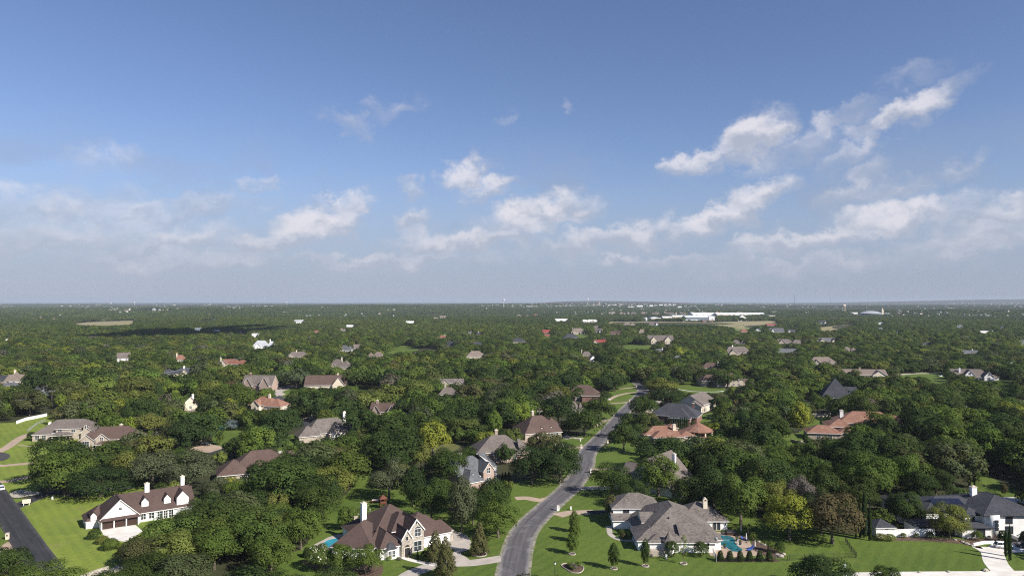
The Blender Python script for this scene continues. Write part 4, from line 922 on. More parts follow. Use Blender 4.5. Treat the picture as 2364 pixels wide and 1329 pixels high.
# tract of tan hip roofs behind the warehouses
rg = random.Random(5)
TR = [(1413, 718, 724, 20), (1437, 719, 725, 16), (1463, 720, 725, 18), (1488, 718, 724, 17), (1514, 718, 725, 21), (1547, 719, 726, 24), (1576, 717, 725, 18), (1600, 717, 724, 20), (1622, 717, 725, 18), (1632, 718, 724, 18), (1660, 717, 724, 20), (1708, 717, 724, 20)]
for i, (x, yt, ye, w) in enumerate(TR):
    nm = ['first', 'second', 'third', 'fourth', 'fifth', 'sixth', 'seventh', 'eighth', 'ninth', 'tenth', 'eleventh', 'twelfth'][i]
    H = auto_house(None, nm + ' tan-roofed tract house from the left in the row behind the warehouses', x - w / 2, x + w / 2, yt, ye, ye + 1.5, 5.5, rg.uniform(-15, 15), rg.choice(['hipH', 'L', 'LL', 'hip']), rg.choice(['tan', 'taupe', 'tan', 'rust']), rg.choice(['pink', 'beige', 'redbrick']))
    H.root['group'] = 'tan tract houses behind the warehouses'
# shops and skyline buildings of the far town (built further down; listed here so that no filler tree hides them)
SH = [(1965, 1980, 721, 726, 'white', 'white', 'white-roofed shop left of the domed roof'), (2043, 2056, 723, 727, 'grey', 'metal', 'grey low shop right of the church tower'), (2071, 2079, 721, 726, 'redbrick', 'red', 'small red shop right of the church tower'), (2110, 2121, 722, 726, 'white', 'white', 'white shop halfway right of the domed roof'), (2124, 2138, 722, 726, 'cream', 'slate', 'dark-roofed shop beside the white halfway shop'), (2160, 2170, 718, 721, 'white', 'white', 'white block high above the highway trees'), (2163, 2170, 725, 727, 'white', 'white', 'white low block below the high white block'), (2191, 2205, 727, 730, 'white', 'white', 'long white shop left of the bright red shop'), (2208, 2222, 726, 730, 'pink', 'rust', 'tan shop left of the bright red shop'), (2244, 2254, 726, 732, 'redbrick', 'red', 'bright red shop on the highway at right'), (2256, 2267, 727, 730, 'white', 'metal', 'pale shop touching the bright red shop'), (2278, 2292, 728, 731, 'grey', 'metal', 'grey shop right of the bright red shop'), (2298, 2306, 729, 733, 'white', 'white', 'small white shop near the right edge'), (2312, 2324, 731, 735, 'cream', 'tan', 'beige shop near the right edge, left of three'), (2326, 2338, 729, 734, 'pink', 'rust', 'tall tan shop near the right edge'), (2348, 2358, 727, 731, 'cream', 'white', 'cream block at the right edge'), (2337, 2362, 733, 735, 'white', 'white', 'long white canopy at the right edge'), (1915, 1922, 715, 719, 'pink', 'white', 'pinkish block left of the large water tower'), (1928, 1933, 717, 719, 'grey', 'green', 'small green-roofed block left of the large water tower'), (1853, 1872, 720, 723, 'white', 'white', 'long white roof in the trees left of the water tower'), (1782, 1789, 719, 722, 'white', 'white', 'white gabled shop right of the tract houses'), (1790, 1798, 719, 721, 'white', 'metal', 'pale shop right of the white gabled one'), (1683, 1702, 716, 719, 'cream', 'white', 'beige long roof among the tract houses'), (1735, 1745, 716, 719, 'pink', 'tan', 'pinkish block right of the tract houses'), (1835, 1846, 713, 715, 'white', 'white', 'thin white roof far right of the tract')]
TW = [(968, 977, 705, 708), (988, 1016, 704, 707), (1025, 1034, 705, 707), (1047, 1052, 704, 706), (1105, 1134, 703.5, 706.5), (1136, 1152, 703, 706), (1170, 1185, 705.5, 708), (1187, 1208, 704, 707), (1190, 1254, 702.7, 705), (1215, 1240, 705, 708), (1258, 1268, 705.5, 707.5), (1278, 1300, 705, 708), (1304, 1334, 705, 708), (1352, 1375, 703, 706), (1376, 1384, 705, 708), (1390, 1410, 706.5, 709), (1412, 1424, 705, 708), (1430, 1448, 703.5, 706.5), (1450, 1462, 705, 709), (1470, 1484, 703, 709), (1488, 1497, 706, 709), (1500, 1508, 703, 708.5), (1511, 1517, 704, 708.5), (1522, 1530, 703, 708.5), (1533, 1539, 704, 708.5), (1543, 1549, 704, 709), (1553, 1560, 705, 709), (1565, 1574, 704, 709), (1580, 1592, 709, 712), (1598, 1610, 711, 714), (1620, 1628, 711, 713)]
for x0, x1, yt, yb, *_ in SH: clear([(x0, yt), (x1, yt), (x1, yb - .5), (x0, yb - .5)], (CAM_H - 4) * FPX / (yb - YH))
for x0, x1, yt, yb in TW: clear([(x0, yt), (x1, yt), (x1, yb), (x0, yb)], 5900)
# ------------------------------------------------------------------ the main houses
PALEGLASS, _, _ = mat('window_with_blinds', (.5, .5, .49), .25, 0, .5)
def mainhouse_farm():
    A = G(231, 1223); r = R(36)
    H = House('house', 'white farmhouse with brown roof, three dormers and three-door garage', 'house', (A.x, A.y), r, 'white', 'brown', short='white farmhouse')
    H.wing(0, 10.2, 0, 13, 2.9, 'gyf', .98, .45)
    gz = len(H.wingrec) - 1
    # garage doors between brackets under a small roof
    for i, t in enumerate((.55, 3.75, 6.95)): H.door('f', t, 2.75, 2.25, gz, WOOD, 3, 'garage_door')
    mb = MB(); 
    f = [(-.3, -1.0, 2.55), (10.5, -1.0, 2.55), (10.5, .0, 3.1), (-.3, .0, 3.1)]; lo = [(a, b, c - .14) for a, b, c in f]
    mb.poly(f); mb.poly(lo[::-1])
    for i in range(4): mb.poly([lo[i], lo[(i + 1) % 4], f[(i + 1) % 4], f[i]])
    mb.build('canopy', H.rm, H.root)
    for t in (.25, 3.5, 6.7, 9.9):
        mb = MB(); mb.box(t - .12, t + .12, -.75, -.55, 0, 2.6); mb.tube([(t, -.65, 1.9), (t, -.1, 2.5)], .07, 6); mb.build('post', TRIM, H.root)
    H.panel('f', 4.75, 5.0, .8, .7, 1, 2, gz)
    H.panel('l', 2.5, .9, 1.2, 1.4, wing=gz); H.panel('l', 7, .9, 1.2, 1.4, wing=gz)
    H.wing(5, 25, 1.6, 13.4, 2.95, 'gx', .8, .5); m = len(H.wingrec) - 1
    H.wing(20.2, 26, 2.6, 14.2, 2.9, 'gx', .72, .5)
    # lower left lean-to with a small dormer
    H.wing(-3.2, .2, 3.4, 11.5, 2.3, 'gxr', .8, .35)
    o = H.dormer(-1.3, 3.2, 2.6, 1.5, 1.2, 3, 1.1, glass=PALEGLASS)
    H.dormer(12.2, 2.9, 4.3, 1.9, 1.5, 4, 1.2, glass=PALEGLASS); H.dormer(18.4, 2.9, 4.3, 1.9, 1.5, 4, 1.2, glass=PALEGLASS); H.dormer(22.6, 1.9, 3.6, 3.4, 2.1, 5, 1.15, glass=PALEGLASS)
    H.chimney(13.4, 7.4, 6, 9.9, 1.3, 1.0, WALL['white']); H.chimney(24, 9.5, 5.5, 10.2, 1.1, 1.0, WALL['white'])
    H.vents([(9, 8.2, 7.4), (11, 8.2, 7.5), (16, 8.2, 7.5), (19.4, 8.2, 7.5)])
    for t in (6.2, 8, 17.6, 19.4 - .6): pass
    for i, t in enumerate((5.9, 8.1)): H.panel('f', t, .7, 1.3, 1.7, wing=m)
    for i, t in enumerate((10.4, 12.0, 13.6)): H.panel('f', t, .15, 1.25, 2.3, 2, 3, wing=m)
    for i, t in enumerate((15.6, 17.1, 18.6)): H.panel('f', t, .6, 1.2, 1.8, wing=m, glass=PALEGLASS)
    for t in (9.6, 11.9, 14.8):
        mb = MB(); mb.box(5 + t - .1, 5 + t + .1, .95, 1.15, 0, 2.7); mb.build('porch_post', TRIM, H.root)
    H.finish(); D = 226
    clear([(207, 1222), (212, 1180), (262, 1140), (300, 1122), (395, 1104), (425, 1118), (437, 1160), (438, 1172), (420, 1180), (400, 1190), (330, 1212), (315, 1228), (285, 1245), (255, 1243)], 236)
def mainhouse_stone():
    A = Vector((-33.6, 187.6, 0)); r = R(33)
    H = House('house', 'stone-fronted house with big brown hip roof beside the curving road', 'house', (A.x, A.y), r, 'white', 'brown', short='stone-fronted house')
    H.wing(-1.5, 18.2, 3.6, 23, 3.2, 'hip', .69, .5)
    H.wing(-9.6, 1.2, 8.7, 22.5, 3.1, 'hip', .8, .5, rot=(R(-43), -9.6, 8.7))
    H.wing(0, 5.9, 0, 12, 3.2, 'hip', .95, .45); b = len(H.wingrec) - 1
    H.wing(5, 12.5, 4, 13, 5.6, 'hip', .85, .4, walls=False)
    H.wing(8.2, 12.6, .6, 8.5, 5.9, 'gy', 1.25, .25, wall='stone'); g2 = len(H.wingrec) - 1
    H.wing(5.6, 8.5, -.9, 6, 4.7, 'gy', 1.5, .2, wall='stone'); g1 = len(H.wingrec) - 1
    H.wing(11, 21.5, 2.6, 12.5, 3.2, 'gxl', .78, .45); rr = len(H.wingrec) - 1
    H.wing(19, 23.2, 4.2, 9, 2.9, 'gxl', 1.0, .3, wall='stone')
    H.wing(15, 22, 13, 20, 3.0, 'hip', .7, .45)
    # bay window with a little curved metal roof
    bay = MB(); P = [(1.0, 0), (1.7, -.95), (3.9, -.95), (4.6, 0)]
    bay.loft([[(x, y, -.2) for x, y in P], [(x, y, 2.5) for x, y in P]], 0, False, False); bo = bay.build('bay', H.wm, H.root)
    rb = MB(); P2 = [(x + (.2 if x > 2.8 else -.2), y - .15) for x, y in P]
    rb.loft([[(x, y, 2.5) for x, y in P2], [(2.8 + (x - 2.8) * .75, y * .7, 2.95) for x, y in P2], [(2.8 + (x - 2.8) * .4, y * .28, 3.75) for x, y in P2], [(2.8, 0, 4.3)] * 4], 0, False, False); rb.build('bay_roof', ROOF['slate'], bo)
    for x0, x1, y0, y1 in ((1.85, 2.7, -.95, -.95), (2.9, 3.75, -.95, -.95)):
        f = MB(); f.box(x0 - .08, x1 + .08, y0 - .07, y0, .55, 2.3); w_ = f.build('window', TRIM, H.root); g = MB(); mid = (x0 + x1) / 2
        for a0, a1 in ((x0 + .02, mid - .04), (mid + .04, x1 - .02)):
            g.box(a0, a1, y0 - .09, y0 - .072, .65, 1.25); g.box(a0, a1, y0 - .09, y0 - .072, 1.33, 2.2)
        g.build('pane', GLASS, w_)
    # entry arch, niche, tall windows
    d = H.door('f', .75, 1.5, 2.3, g1, BLACKTRIM, 0, 'entry'); H.panel('f', .75, .1, 1.5, 2.1, 1, 1, g1, 'arch_surround', CREAMTRIM, .75, OPENING_SHADE, .18)
    H.panel('f', 1.1, 4.1, .65, 1.0, 1, 1, g1, arch=.3, frame=CREAMTRIM)
    H.panel('f', 1.5, .3, 2.2, 2.6, 2, 2, g2, frame=TRIM); H.panel('f', 1.75, 4.2, 1.7, 1.9, 2, 2, g2, arch=.55, frame=TRIM); H.panel('f', 1.95, 7.3, .5, 1.0, 1, 1, g2, frame=CREAMTRIM)
    # pale rake boards on the stone gables
    for (x0, x1, y, e, sl) in ((8.2, 12.6, .6, 5.9, 1.25), (5.6, 8.5, -.9, 4.7, 1.5)):
        xm = (x0 + x1) / 2; mb = MB(); zt = e + sl * (xm - x0)
        for sx, xe in ((-1, x0 - .25), (1, x1 + .25)):
            a, b2 = Vector((xe, y - .3, e - sl * .25)), Vector((xm, y - .3, zt)); dn = Vector((0, 0, -.28))
            mb.poly([a, b2, b2 + dn, a + dn]); mb.poly([a + Vector((0, .04, 0)), b2 + Vector((0, .04, 0)), b2, a])
        mb.build('rake_board', TRIM, H.root)
    for t in (1.2, 4.6): H.door('r', t, 2.9, 2.2, rr, CREAMTRIM, 3, 'garage_door')
    H.chimney(2.0, 16.5, 4, 10.4, 1.3, 1.3, WALL['white'])
    c = MB(); c.box(-1, 1, -.6, .6, 0, 2.6); c.box(-.5, .5, -.4, .4, 2.6, 4.2); c.box(-.6, .6, -.5, .5, 4.21, 4.4)
    oc = c.build('outdoor_fireplace', WALL['tanstone'], None); oc.location = G(820, 1226); oc.rotation_euler = (0, 0, r); tag(oc, 'stone outdoor fireplace on the terrace left of the stone-fronted house', 'fireplace')
    H.vents([(1.5, 6.5, 5.6), (14, 7, 6.3), (-4, 10.5, 5.0), (-2, 9.4, 4.4), (8, 16, 9)])
    H.finish()
    clear([(745, 1262), (775, 1250), (800, 1205), (850, 1180), (905, 1166), (960, 1180), (1010, 1205), (1030, 1218), (1040, 1245), (1010, 1290), (950, 1285), (918, 1295), (880, 1298), (860, 1275)], 199)
OPENING_SHADE = mottled('opening_shade', (.035, .03, .028), (.06, .05, .045), 2, .6, world=False)  # flat near-black fill; shade inside porches, arches and doorways is put into the colour
def mainhouse_grey():
    H = House('house', 'sprawling white house with grey hip roofs beside the kidney-shaped pool', 'house', (0, 1.3), 0, 'white', 'grey', short='grey-roofed pool house')
    H.wing(34.2, 55.5, 194.2, 221, 2.95, 'hip', .53, .55)                                  # tall main hip, ridge running back
    H.wing(45, 53.4, 192, 203.6, 2.9, 'gxl', .5, .55); fr = len(H.wingrec) - 1           # front right wing, gable at the pool
    H.wing(33.4, 41, 193.6, 203, 2.9, 'hip', .5, .5); fl = len(H.wingrec) - 1
    H.wing(36, 46, 191.9, 197, 2.92, 'hip', .45, .5); fm = len(H.wingrec) - 1
    H.wing(48.5, 62, 210.6, 222.5, 2.95, 'gxr' if 0 else 'hip', .6, .55); bk = len(H.wingrec) - 1
    H.wing(29.8, 43.5, 215.2, 226, 5.3, 'hip', .52, .55); gu = len(H.wingrec) - 1          # upper floor over the garage
    H.wing(29.4, 40.5, 212, 216, 2.55, 'shed', .33, .4); gl = len(H.wingrec) - 1
    H.wing(36.3, 44, 203.5, 211, 4.6, 'gxl', .45, .3)
    # turret over the porch
    t = MB(); t.lathe([(1.25, -.2), (1.25, 3.2)], 8, 0, (41.2, 191.9)); t.build('turret_wall', H.wm, H.root)
    t = MB(); t.lathe([(1.95, 3.05), (1.95, 3.25), (1.3, 3.75), (.65, 4.65), (.02, 5.7)], 8, 0, (41.2, 191.9)); t.build('turret_roof', H.rm, H.root)
    for a in (3.0, 8.3):
        for b2 in (0, .95): H.panel('f', a + b2, 3.9, .72, .85, 1, 1, gu, frame=BLACKTRIM, fw=.05)
    H.panel('l', 1.2, .8, 1.3, 1.9, 1, 2, fl, frame=TRIM); H.panel('l', 4.2, .8, 1.3, 1.9, 1, 2, fl)
    H.panel('f', 5.8, .9, 1.0, 1.5, 1, 2, fr)
    # french doors, flat dark porch panel and posts by the pool
    for tt in (9.4, 10.55): H.panel('f', tt, .1, .95, 2.2, 1, 1, bk, 'french_door', CREAMTRIM, 0, None, .09)
    H.panel('f', 9.4, 2.4, 2.1, .42, 2, 1, bk, frame=BLACKTRIM)
    H.panel('f', 3.0, .05, 4.1, 2.5, 1, 1, bk, 'porch_shade_panel', BROWNTRIM, 0, OPENING_SHADE, .1)
    mb = MB(); mb.box(55.7, 56.0, 210.0, 210.3, 0, 2.8); mb.build('porch_post', TRIM, H.root)
    for tt in (8.0, 12.9):
        mb = MB(); mb.box(48.5 + tt, 48.5 + tt + .22, 210.4, 210.59, 1.6, 2.05); mb.build('wall_lamp', IRON, H.root)
    # arched chimney
    mb = MB(); mb.box(56.1, 57.3, 214.2, 215.2, 4, 7.6); P = [(56.7 + .6 * math.cos(math.pi * i / 10), 7.6 + .75 * math.sin(math.pi * i / 10)) for i in range(11)]
    mb.poly([(x, 214.2, z) for x, z in P]); mb.poly([(x, 215.2, z) for x, z in reversed(P)])
    for i in range(10): mb.poly([(P[i][0], 214.2, P[i][1]), (P[i][0], 215.2, P[i][1]), (P[i + 1][0], 215.2, P[i + 1][1]), (P[i + 1][0], 214.2, P[i + 1][1])])
    c = mb.build('chimney', WALL['cream'], H.root)
    mb = MB(); P = [(56.7 + .36 * math.cos(math.pi * i / 10), 7.45 + .42 * math.sin(math.pi * i / 10)) for i in range(11)]; mb.poly([(x, 214.19, z) for x, z in P]); mb.build('flue_shade_panel', OPENING_SHADE, c)
    H.vents([(43, 200.5, 6.6), (40.5, 207, 6.6), (47, 204, 6.4), (49, 211.5, 5.4), (52, 212.5, 3.9)])
    mb = MB(); mb.box(35.4, 39.6, 189.3, 191.2, 0, 1.35); lowwall = mb.build('courtyard_wall', WALL['beige'], H.root)
    H.finish()
    clear([(1421, 1225), (1422, 1160), (1470, 1156), (1530, 1157), (1600, 1170), (1640, 1173), (1676, 1205), (1674, 1228), (1650, 1280), (1500, 1288), (1470, 1262), (1430, 1235)], 212)
def mainhouse_modern():
    H = House('house', 'white modern two-storey house with black hip roof and solar panels', 'house', (0, 0), 0, 'white', 'slate', trim=BLACKTRIM, short='white modern house')
    def at(x, y): return x, y
    H.wing(132.5, 149, 206.2, 226, 6.3, 'hip', .4, .7); mw = len(H.wingrec) - 1
    H.wing(128.5, 134, 208.5, 220, 5.7, 'hip', .4, .6); lw = len(H.wingrec) - 1
    H.wing(120, 140, 213, 226, 5.6, 'hip', .36, .6); bw = len(H.wingrec) - 1
    H.wing(125.6, 133.6, 205, 212.5, 3.1, 'hip', .35, .5); ow = len(H.wingrec) - 1
    H.wing(116, 128, 219, 231, 4.9, 'hip', .42, .6); fw_ = len(H.wingrec) - 1
    H.wing(113.8, 126, 207.6, 213.5, 2.8, 'hip', .3, .4); pw = len(H.wingrec) - 1
    H.wing(141, 156, 207.5, 218, 3.2, 'hip', .42, .5); rw = len(H.wingrec) - 1
    # rounded stair bay with three stacked square windows
    mb = MB(); mb.lathe([(1.6, -.3), (1.6, 6.2)], 20, 0, (135, 206.3)); mb.build('stair_bay', H.wm, H.root, True)
    for z in (2.3, 3.3, 4.3):
        f = MB(); f.box(134.55, 135.45, 204.57, 204.74, z, z + .85); w_ = f.build('window', BLACKTRIM, H.root); g = MB(); g.box(134.62, 135.38, 204.55, 204.569, z + .07, z + .78); g.build('pane', GLASS, w_)
    H.panel('f', 6.0, 3.8, 1.8, 1.8, 2, 1, mw, frame=BLACKTRIM, fw=.07); H.panel('f', 5.9, .05, 2.0, 2.9, 2, 1, mw, 'front_door', BLACKTRIM, 0, None, .09)
    H.panel('f', 1.9, 4.1, .7, .8, 1, 1, lw, frame=BLACKTRIM, fw=.06); H.panel('f', 4.0, .5, 2.2, 2.1, 2, 1, ow, frame=BLACKTRIM, fw=.07)
    H.panel('l', 3, 3.4, 1.4, 1.6, 1, 1, lw, frame=BLACKTRIM, fw=.06)
    for tt in (2.2, 3.9): H.panel('f', tt, 1.3, 1.0, 1.0, 1, 1, rw, frame=BLACKTRIM, fw=.06)
    H.panel('f', 1, .1, 5, 2.4, 3, 1, fw_, 'patio_door', BLACKTRIM, 0, None, .08); H.panel('f', 1, .1, 10, 2.4, 1, 1, pw, 'porch_shade_panel', BLACKTRIM, 0, OPENING_SHADE, .06)
    H.chimney(137.5, 219, 7, 10.7, 1.5, 1.2, WALL['white'])
    # solar panels lie on the back roof slope
    sl = .36; ze = 5.62 - sl * .6 * .6
    for i in range(6):
        for j in range(2):
            x0 = 123.5 + i * 1.5; y0 = 213.4 + j * 2.3
            P = [(x0, y0), (x0 + 1.42, y0), (x0 + 1.42, y0 + 2.2), (x0, y0 + 2.2)]; z = lambda y: ze + sl * (y - (213 - .6)) + .1
            mb = MB(); up = [(x, y, z(y) + .06) for x, y in P]; lo = [(x, y, z(y)) for x, y in P]; mb.poly(up)
            for q in range(4): mb.poly([lo[q], lo[(q + 1) % 4], up[(q + 1) % 4], up[q]])
            mb.build('solar_panel', SOLAR, H.root)
    H.finish()
    clear([(2130, 1205), (2136, 1145), (2160, 1135), (2245, 1120), (2400, 1170), (2480, 1255), (2230, 1245), (2140, 1240)], 214)
SOLAR, _, _ = mat('solar_glass', (.012, .014, .03), .15, 0, .6)
def others():
    # blue-grey gabled house right of centre-left woods
    A = G(1086, 1122); r = R(40)
    H = House('house', 'blue-grey roofed house with pink brick front and white end gable', 'house', (A.x, A.y + 3), r, 'pink', 'bluegrey', short='blue-grey gabled house')
    H.wing(-7, 9, -3, 9, 3.6, 'gxl', .95, .45); a = len(H.wingrec) - 1
    H.wing(-6.5, 0, -7.5, 3, 3.1, 'hip', .95, .45); H.wing(2.2, 7, -4.6, 5, 5.2, 'gy', 1.15, .3); g = len(H.wingrec) - 1
    H.wing(8.5, 10.4, -2, 8, 5.6, 'gxl', .85, .3, wall='white'); e = len(H.wingrec) - 1
    H.panel('f', 1.5, 4.2, 1.5, 1.9, 2, 2, g); H.panel('f', 1.2, .8, 2.0, 1.8, 2, 2, g); H.panel('r', 3, 1, 1.5, 1.8, wing=e); H.panel('r', 6.5, 1, 1.3, 1.6, wing=e); H.panel('r', 4.3, 4.6, 1.2, 1.7, wing=e)
    H.dormer(-3.2, -5.6, 3.9, 1.8, 1.1, 3, .5); H.chimney(-2, 4, 6, 10.6, 1.2, 1.1, WALL['pink']); H.finish()
    clear([(1066, 1100), (1072, 1078), (1105, 1056), (1162, 1066), (1163, 1100), (1130, 1115), (1120, 1132), (1100, 1125)], D_(1120))
    A = G(1150, 1066); H = House('house', 'taupe hip-roofed brick house above the blue-grey gabled house', 'house', (A.x, A.y + 8), R(14), 'pink', 'taupe', short='taupe hip brick house')
    H.wing(-10.5, 10.5, -7, 8, 4.0, 'hip', .72, .5); H.wing(-4, 8, -9.5, 2, 3.6, 'hip', .62, .5); f = len(H.wingrec) - 1
    H.wing(7.2, 11.6, -8.2, -1, 4.4, 'gxl', 1.1, .3)
    for t in (1, 4, 8): H.panel('f', t, 1, 1.4, 1.6, wing=f)
    H.chimney(-.5, 2.5, 8, 11.2, 1.2, 1.1, WALL['pink']); H.finish(); clear([(1101, 1030), (1115, 1012), (1185, 1009), (1194, 1040), (1192, 1058), (1105, 1058)], D_(1066))
    A = G(1245, 1012); H = House('house', 'brown-roofed beige house with two small dormers by the road', 'house', (A.x, A.y + 7), R(24), 'beige', 'brown2', short='brown dormered house')
    H.wing(-10, 9, -6, 8, 3.8, 'hip', .85, .5); H.wing(-11, -2, -8, 2, 3.3, 'hip', .85, .5); H.wing(4, 10.5, -2, 6, 5.6, 'hip', .8, .45); t_ = len(H.wingrec) - 1; H.wing(-5, 8, -8.5, 0, 3.1, 'gx', .75, .5); f = len(H.wingrec) - 1
    H.dormer(-1.5, -6.5, 3.9, 1.7, 1.0, 3, .8); H.dormer(3.5, -6.5, 3.9, 1.7, 1.0, 3, .8); H.panel('r', 2, 4.0, 1.2, 1.4, wing=t_); H.panel('r', 5, 4.0, 1.2, 1.4, wing=t_)
    for t in (.8, 3.4): H.panel('f', t, .1, 1.6, 2.3, 1, 1, f, 'garage_door', CREAMTRIM, 0, OPENING_SHADE)
    for t in (7, 9.8): H.panel('f', t, .9, 1.4, 1.5, wing=f)
    H.chimney(-1.5, 4, 7, 11.6, 1.3, 1.1, WALL['beige']); H.finish(); clear([(1206, 990), (1212, 975), (1245, 955), (1278, 968), (1280, 1000), (1235, 1012), (1208, 1004)], D_(1012))
    A = G(1350, 927); H = House('house', 'brown hip-roofed brick house with dark porch left of upper road', 'house', (A.x, A.y + 7), R(-6), 'tanstone', 'brown2', short='brown hip house by upper road')
    H.wing(-11, 10.5, -6, 9, 4.6, 'hip', .72, .6); a = len(H.wingrec) - 1; H.wing(-1, 10, -8, 1, 4.2, 'hip', .62, .5, wall='redbrick'); f = len(H.wingrec) - 1
    H.panel('f', 2.4, .1, 3.0, 3.2, 1, 1, a, 'porch_shade_panel', CREAMTRIM, 0, OPENING_SHADE); H.panel('f', 6.4, .6, 2.0, 2.6, 2, 2, a)
    H.chimney(-10, 0, 3, 8.6, 1.2, 1.1, WALL['tanstone']); H.finish(); clear([(1318, 915), (1350, 887), (1384, 908), (1382, 922), (1345, 930), (1320, 925)], D_(929))
    auto_house('taupe roof below brown hip', 'taupe-grey roofs just below the brown hip house', 1311, 1350, 922, 943, 951, 3.2, 26, 'L', 'taupe', 'beige')
    auto_house(None, 'small grey roof corner left of the roadside oaks', 1236, 1252, 933, 946, 952, 3.4, 20, 'hip', 'taupe', 'beige')
    # slate house, tan gabled house, turret house
    A = G(1572, 977); H = House('house', 'charcoal hip-roofed red brick house behind a row of cypresses', 'house', (A.x, A.y + 9), R(-24), 'redbrick', 'slate', short='charcoal-roofed brick house')
    H.wing(-13, 12, -8, 8, 4.0, 'hip', .68, .6); H.wing(-2, 9, -12, 2, 3.6, 'hip', .7, .55); f = len(H.wingrec) - 1
    H.panel('r', 3, .9, 1.4, 1.7, wing=f); H.panel('f', 2, .9, 1.5, 1.7, wing=f); H.panel('f', 7, .9, 1.5, 1.7, wing=f); H.chimney(8, 4, 5, 9.4, 1.1, 1.0, WALL['redbrick']); H.finish()
    clear([(1525, 942), (1558, 924), (1600, 938), (1618, 955), (1616, 970), (1560, 966), (1530, 955)], D_(972))
    A = G(1615, 950); H = House('house', 'tan house with two stepped cream gables and arched porch', 'house', (A.x, A.y + 9), R(-34), 'cream', 'taupe', short='tan stepped-gable house')
    H.wing(-7.5, 8, -10, 13, 4.8, 'gy', .62, .6); a = len(H.wingrec) - 1; H.wing(-1, 8.4, -14, 0, 4.0, 'gy', .62, .55); f = len(H.wingrec) - 1
    H.panel('f', 1, 1.0, 4.8, 2.0, 1, 1, f, 'porch_shade_panel', CREAMTRIM, 0, OPENING_SHADE); H.panel('r', 2, .3, 1.4, 2.2, 1, 1, f, arch=.6, glass=OPENING_SHADE); H.panel('r', 4.6, .3, 1.4, 2.2, 1, 1, f, arch=.6, glass=OPENING_SHADE); H.panel('r', 7.2, .3, 1.4, 2.2, 1, 1, f, arch=.6, glass=OPENING_SHADE)
    H.panel('f', 5, 2.0, 1.6, 1.6, wing=a); H.vents([(-2, 2, 8.5)]); H.finish(); clear([(1570, 905), (1598, 892), (1646, 928), (1646, 948), (1600, 945), (1576, 925)], D_(950))
    A = G(1690, 893); H = House('house', 'beige brick house with white turret bay and brown hip roof', 'house', (A.x, A.y + 8), R(6), 'beige', 'brown2', short='turreted house')
    H.wing(-8, 9.5, -5, 9, 5.8, 'hip', .6, .6); a = len(H.wingrec) - 1; H.wing(-23, -7, -3, 8, 4.6, 'hip', .72, .5); b = len(H.wingrec) - 1; H.wing(8, 19, -3, 7, 3, 'hip', .5, .5)
    mb = MB(); mb.lathe([(3.1, -.3), (3.1, 6.4)], 8, 0, (-9.5, -6.5)); mb.build('turret_wall', WALL['cream'], H.root); mb = MB(); mb.lathe([(3.7, 6.3), (3.7, 6.5), (.05, 9.4)], 8, 0, (-9.5, -6.5)); mb.build('turret_roof', H.rm, H.root)
    for i in range(3): mb = MB(); x = -11.1 + i * 1.6; mb.box(x - .55, x + .55, -9.62 + abs(i - 1) * .45, -9.5 + abs(i - 1) * .45, 3.9, 5.7); w_ = mb.build('window', TRIM, H.root); g = MB(); g.box(x - .45, x + .45, -9.66 + abs(i - 1) * .45, -9.625 + abs(i - 1) * .45, 4.0, 5.6); g.build('pane', GLASS, w_)
    mb = MB(); mb.box(-13.5, -5.5, -11.5, -9.7, 2.9, 3.2); mb.build('porch_roof', H.rm, H.root)
    for x in (-13.2, -10.8, -8.3, -5.9): mb = MB(); mb.box(x - .25, x + .25, -11.3, -10.8, 0, 2.9); mb.build('porch_post', WALL['beige'], H.root)
    for t in (5, 9, 13): H.panel('f', t, 1, 1.5, 1.5, wing=a); H.panel('f', t, 3.3, 1.4, 1.4, wing=a)
    H.finish(); clear([(1622, 875), (1645, 864), (1700, 858), (1722, 872), (1745, 878), (1740, 884), (1690, 890), (1675, 895), (1645, 893)], D_(893))
    # orange tile house by the road and large orange house
    A = G(1590, 1022); H = House('house', 'orange tile-roofed villa with round pavilion beside the road', 'house', (A.x, A.y + 9), R(4), 'cream', 'orange', short='orange roadside villa')
    H.wing(-20, -2, -4, 8, 3.2, 'hip', .5, .6); H.wing(-17, -3, -9, 0, 3.0, 'hip', .5, .6); H.wing(-4, 3, -8, 3, 3.2, 'hip', .45, .6)
    H.wing(-7, -2.5, 2, 9, 5.2, 'hip', .5, .5)
    mb = MB(); mb.lathe([(4.2, -.3), (4.2, 4.4)], 8, 0, (6.5, -1)); mb.build('pavilion_wall', WALL['tanstone'], H.root); mb = MB(); mb.lathe([(7.4, 4.3), (7.4, 4.55), (.05, 8.4)], 10, 0, (6.5, -1)); mb.build('pavilion_roof', ROOF['orange'], H.root)
    for i in range(8): a = i * math.pi / 4 + .2; mb = MB(); mb.box(6.5 + 6.6 * math.cos(a) - .3, 6.5 + 6.6 * math.cos(a) + .3, -1 + 6.6 * math.sin(a) - .3, -1 + 6.6 * math.sin(a) + .3, 0, 4.35); mb.build('pavilion_post', WALL['cream'], H.root)
    H.chimney(-5.2, -1, 4, 7.2, 1.5, 1.3, WALL['cream']); H.wing(2, 12, -12, -6, 2.4, 'flat', 0, .2)
    for t in (2, 6, 10): H.panel('f', t, .8, 1.6, 1.6, wing=1)
    H.finish(); clear([(1495, 1005), (1500, 990), (1565, 975), (1620, 970), (1655, 985), (1656, 1000), (1640, 1010), (1580, 1008), (1500, 1022)], D_(1015))
    A = G(2010, 1012); H = House('house', 'large orange tile-roofed villa in the right woods', 'house', (A.x, A.y + 13), R(-12), 'tanstone', 'orange', short='large orange villa')
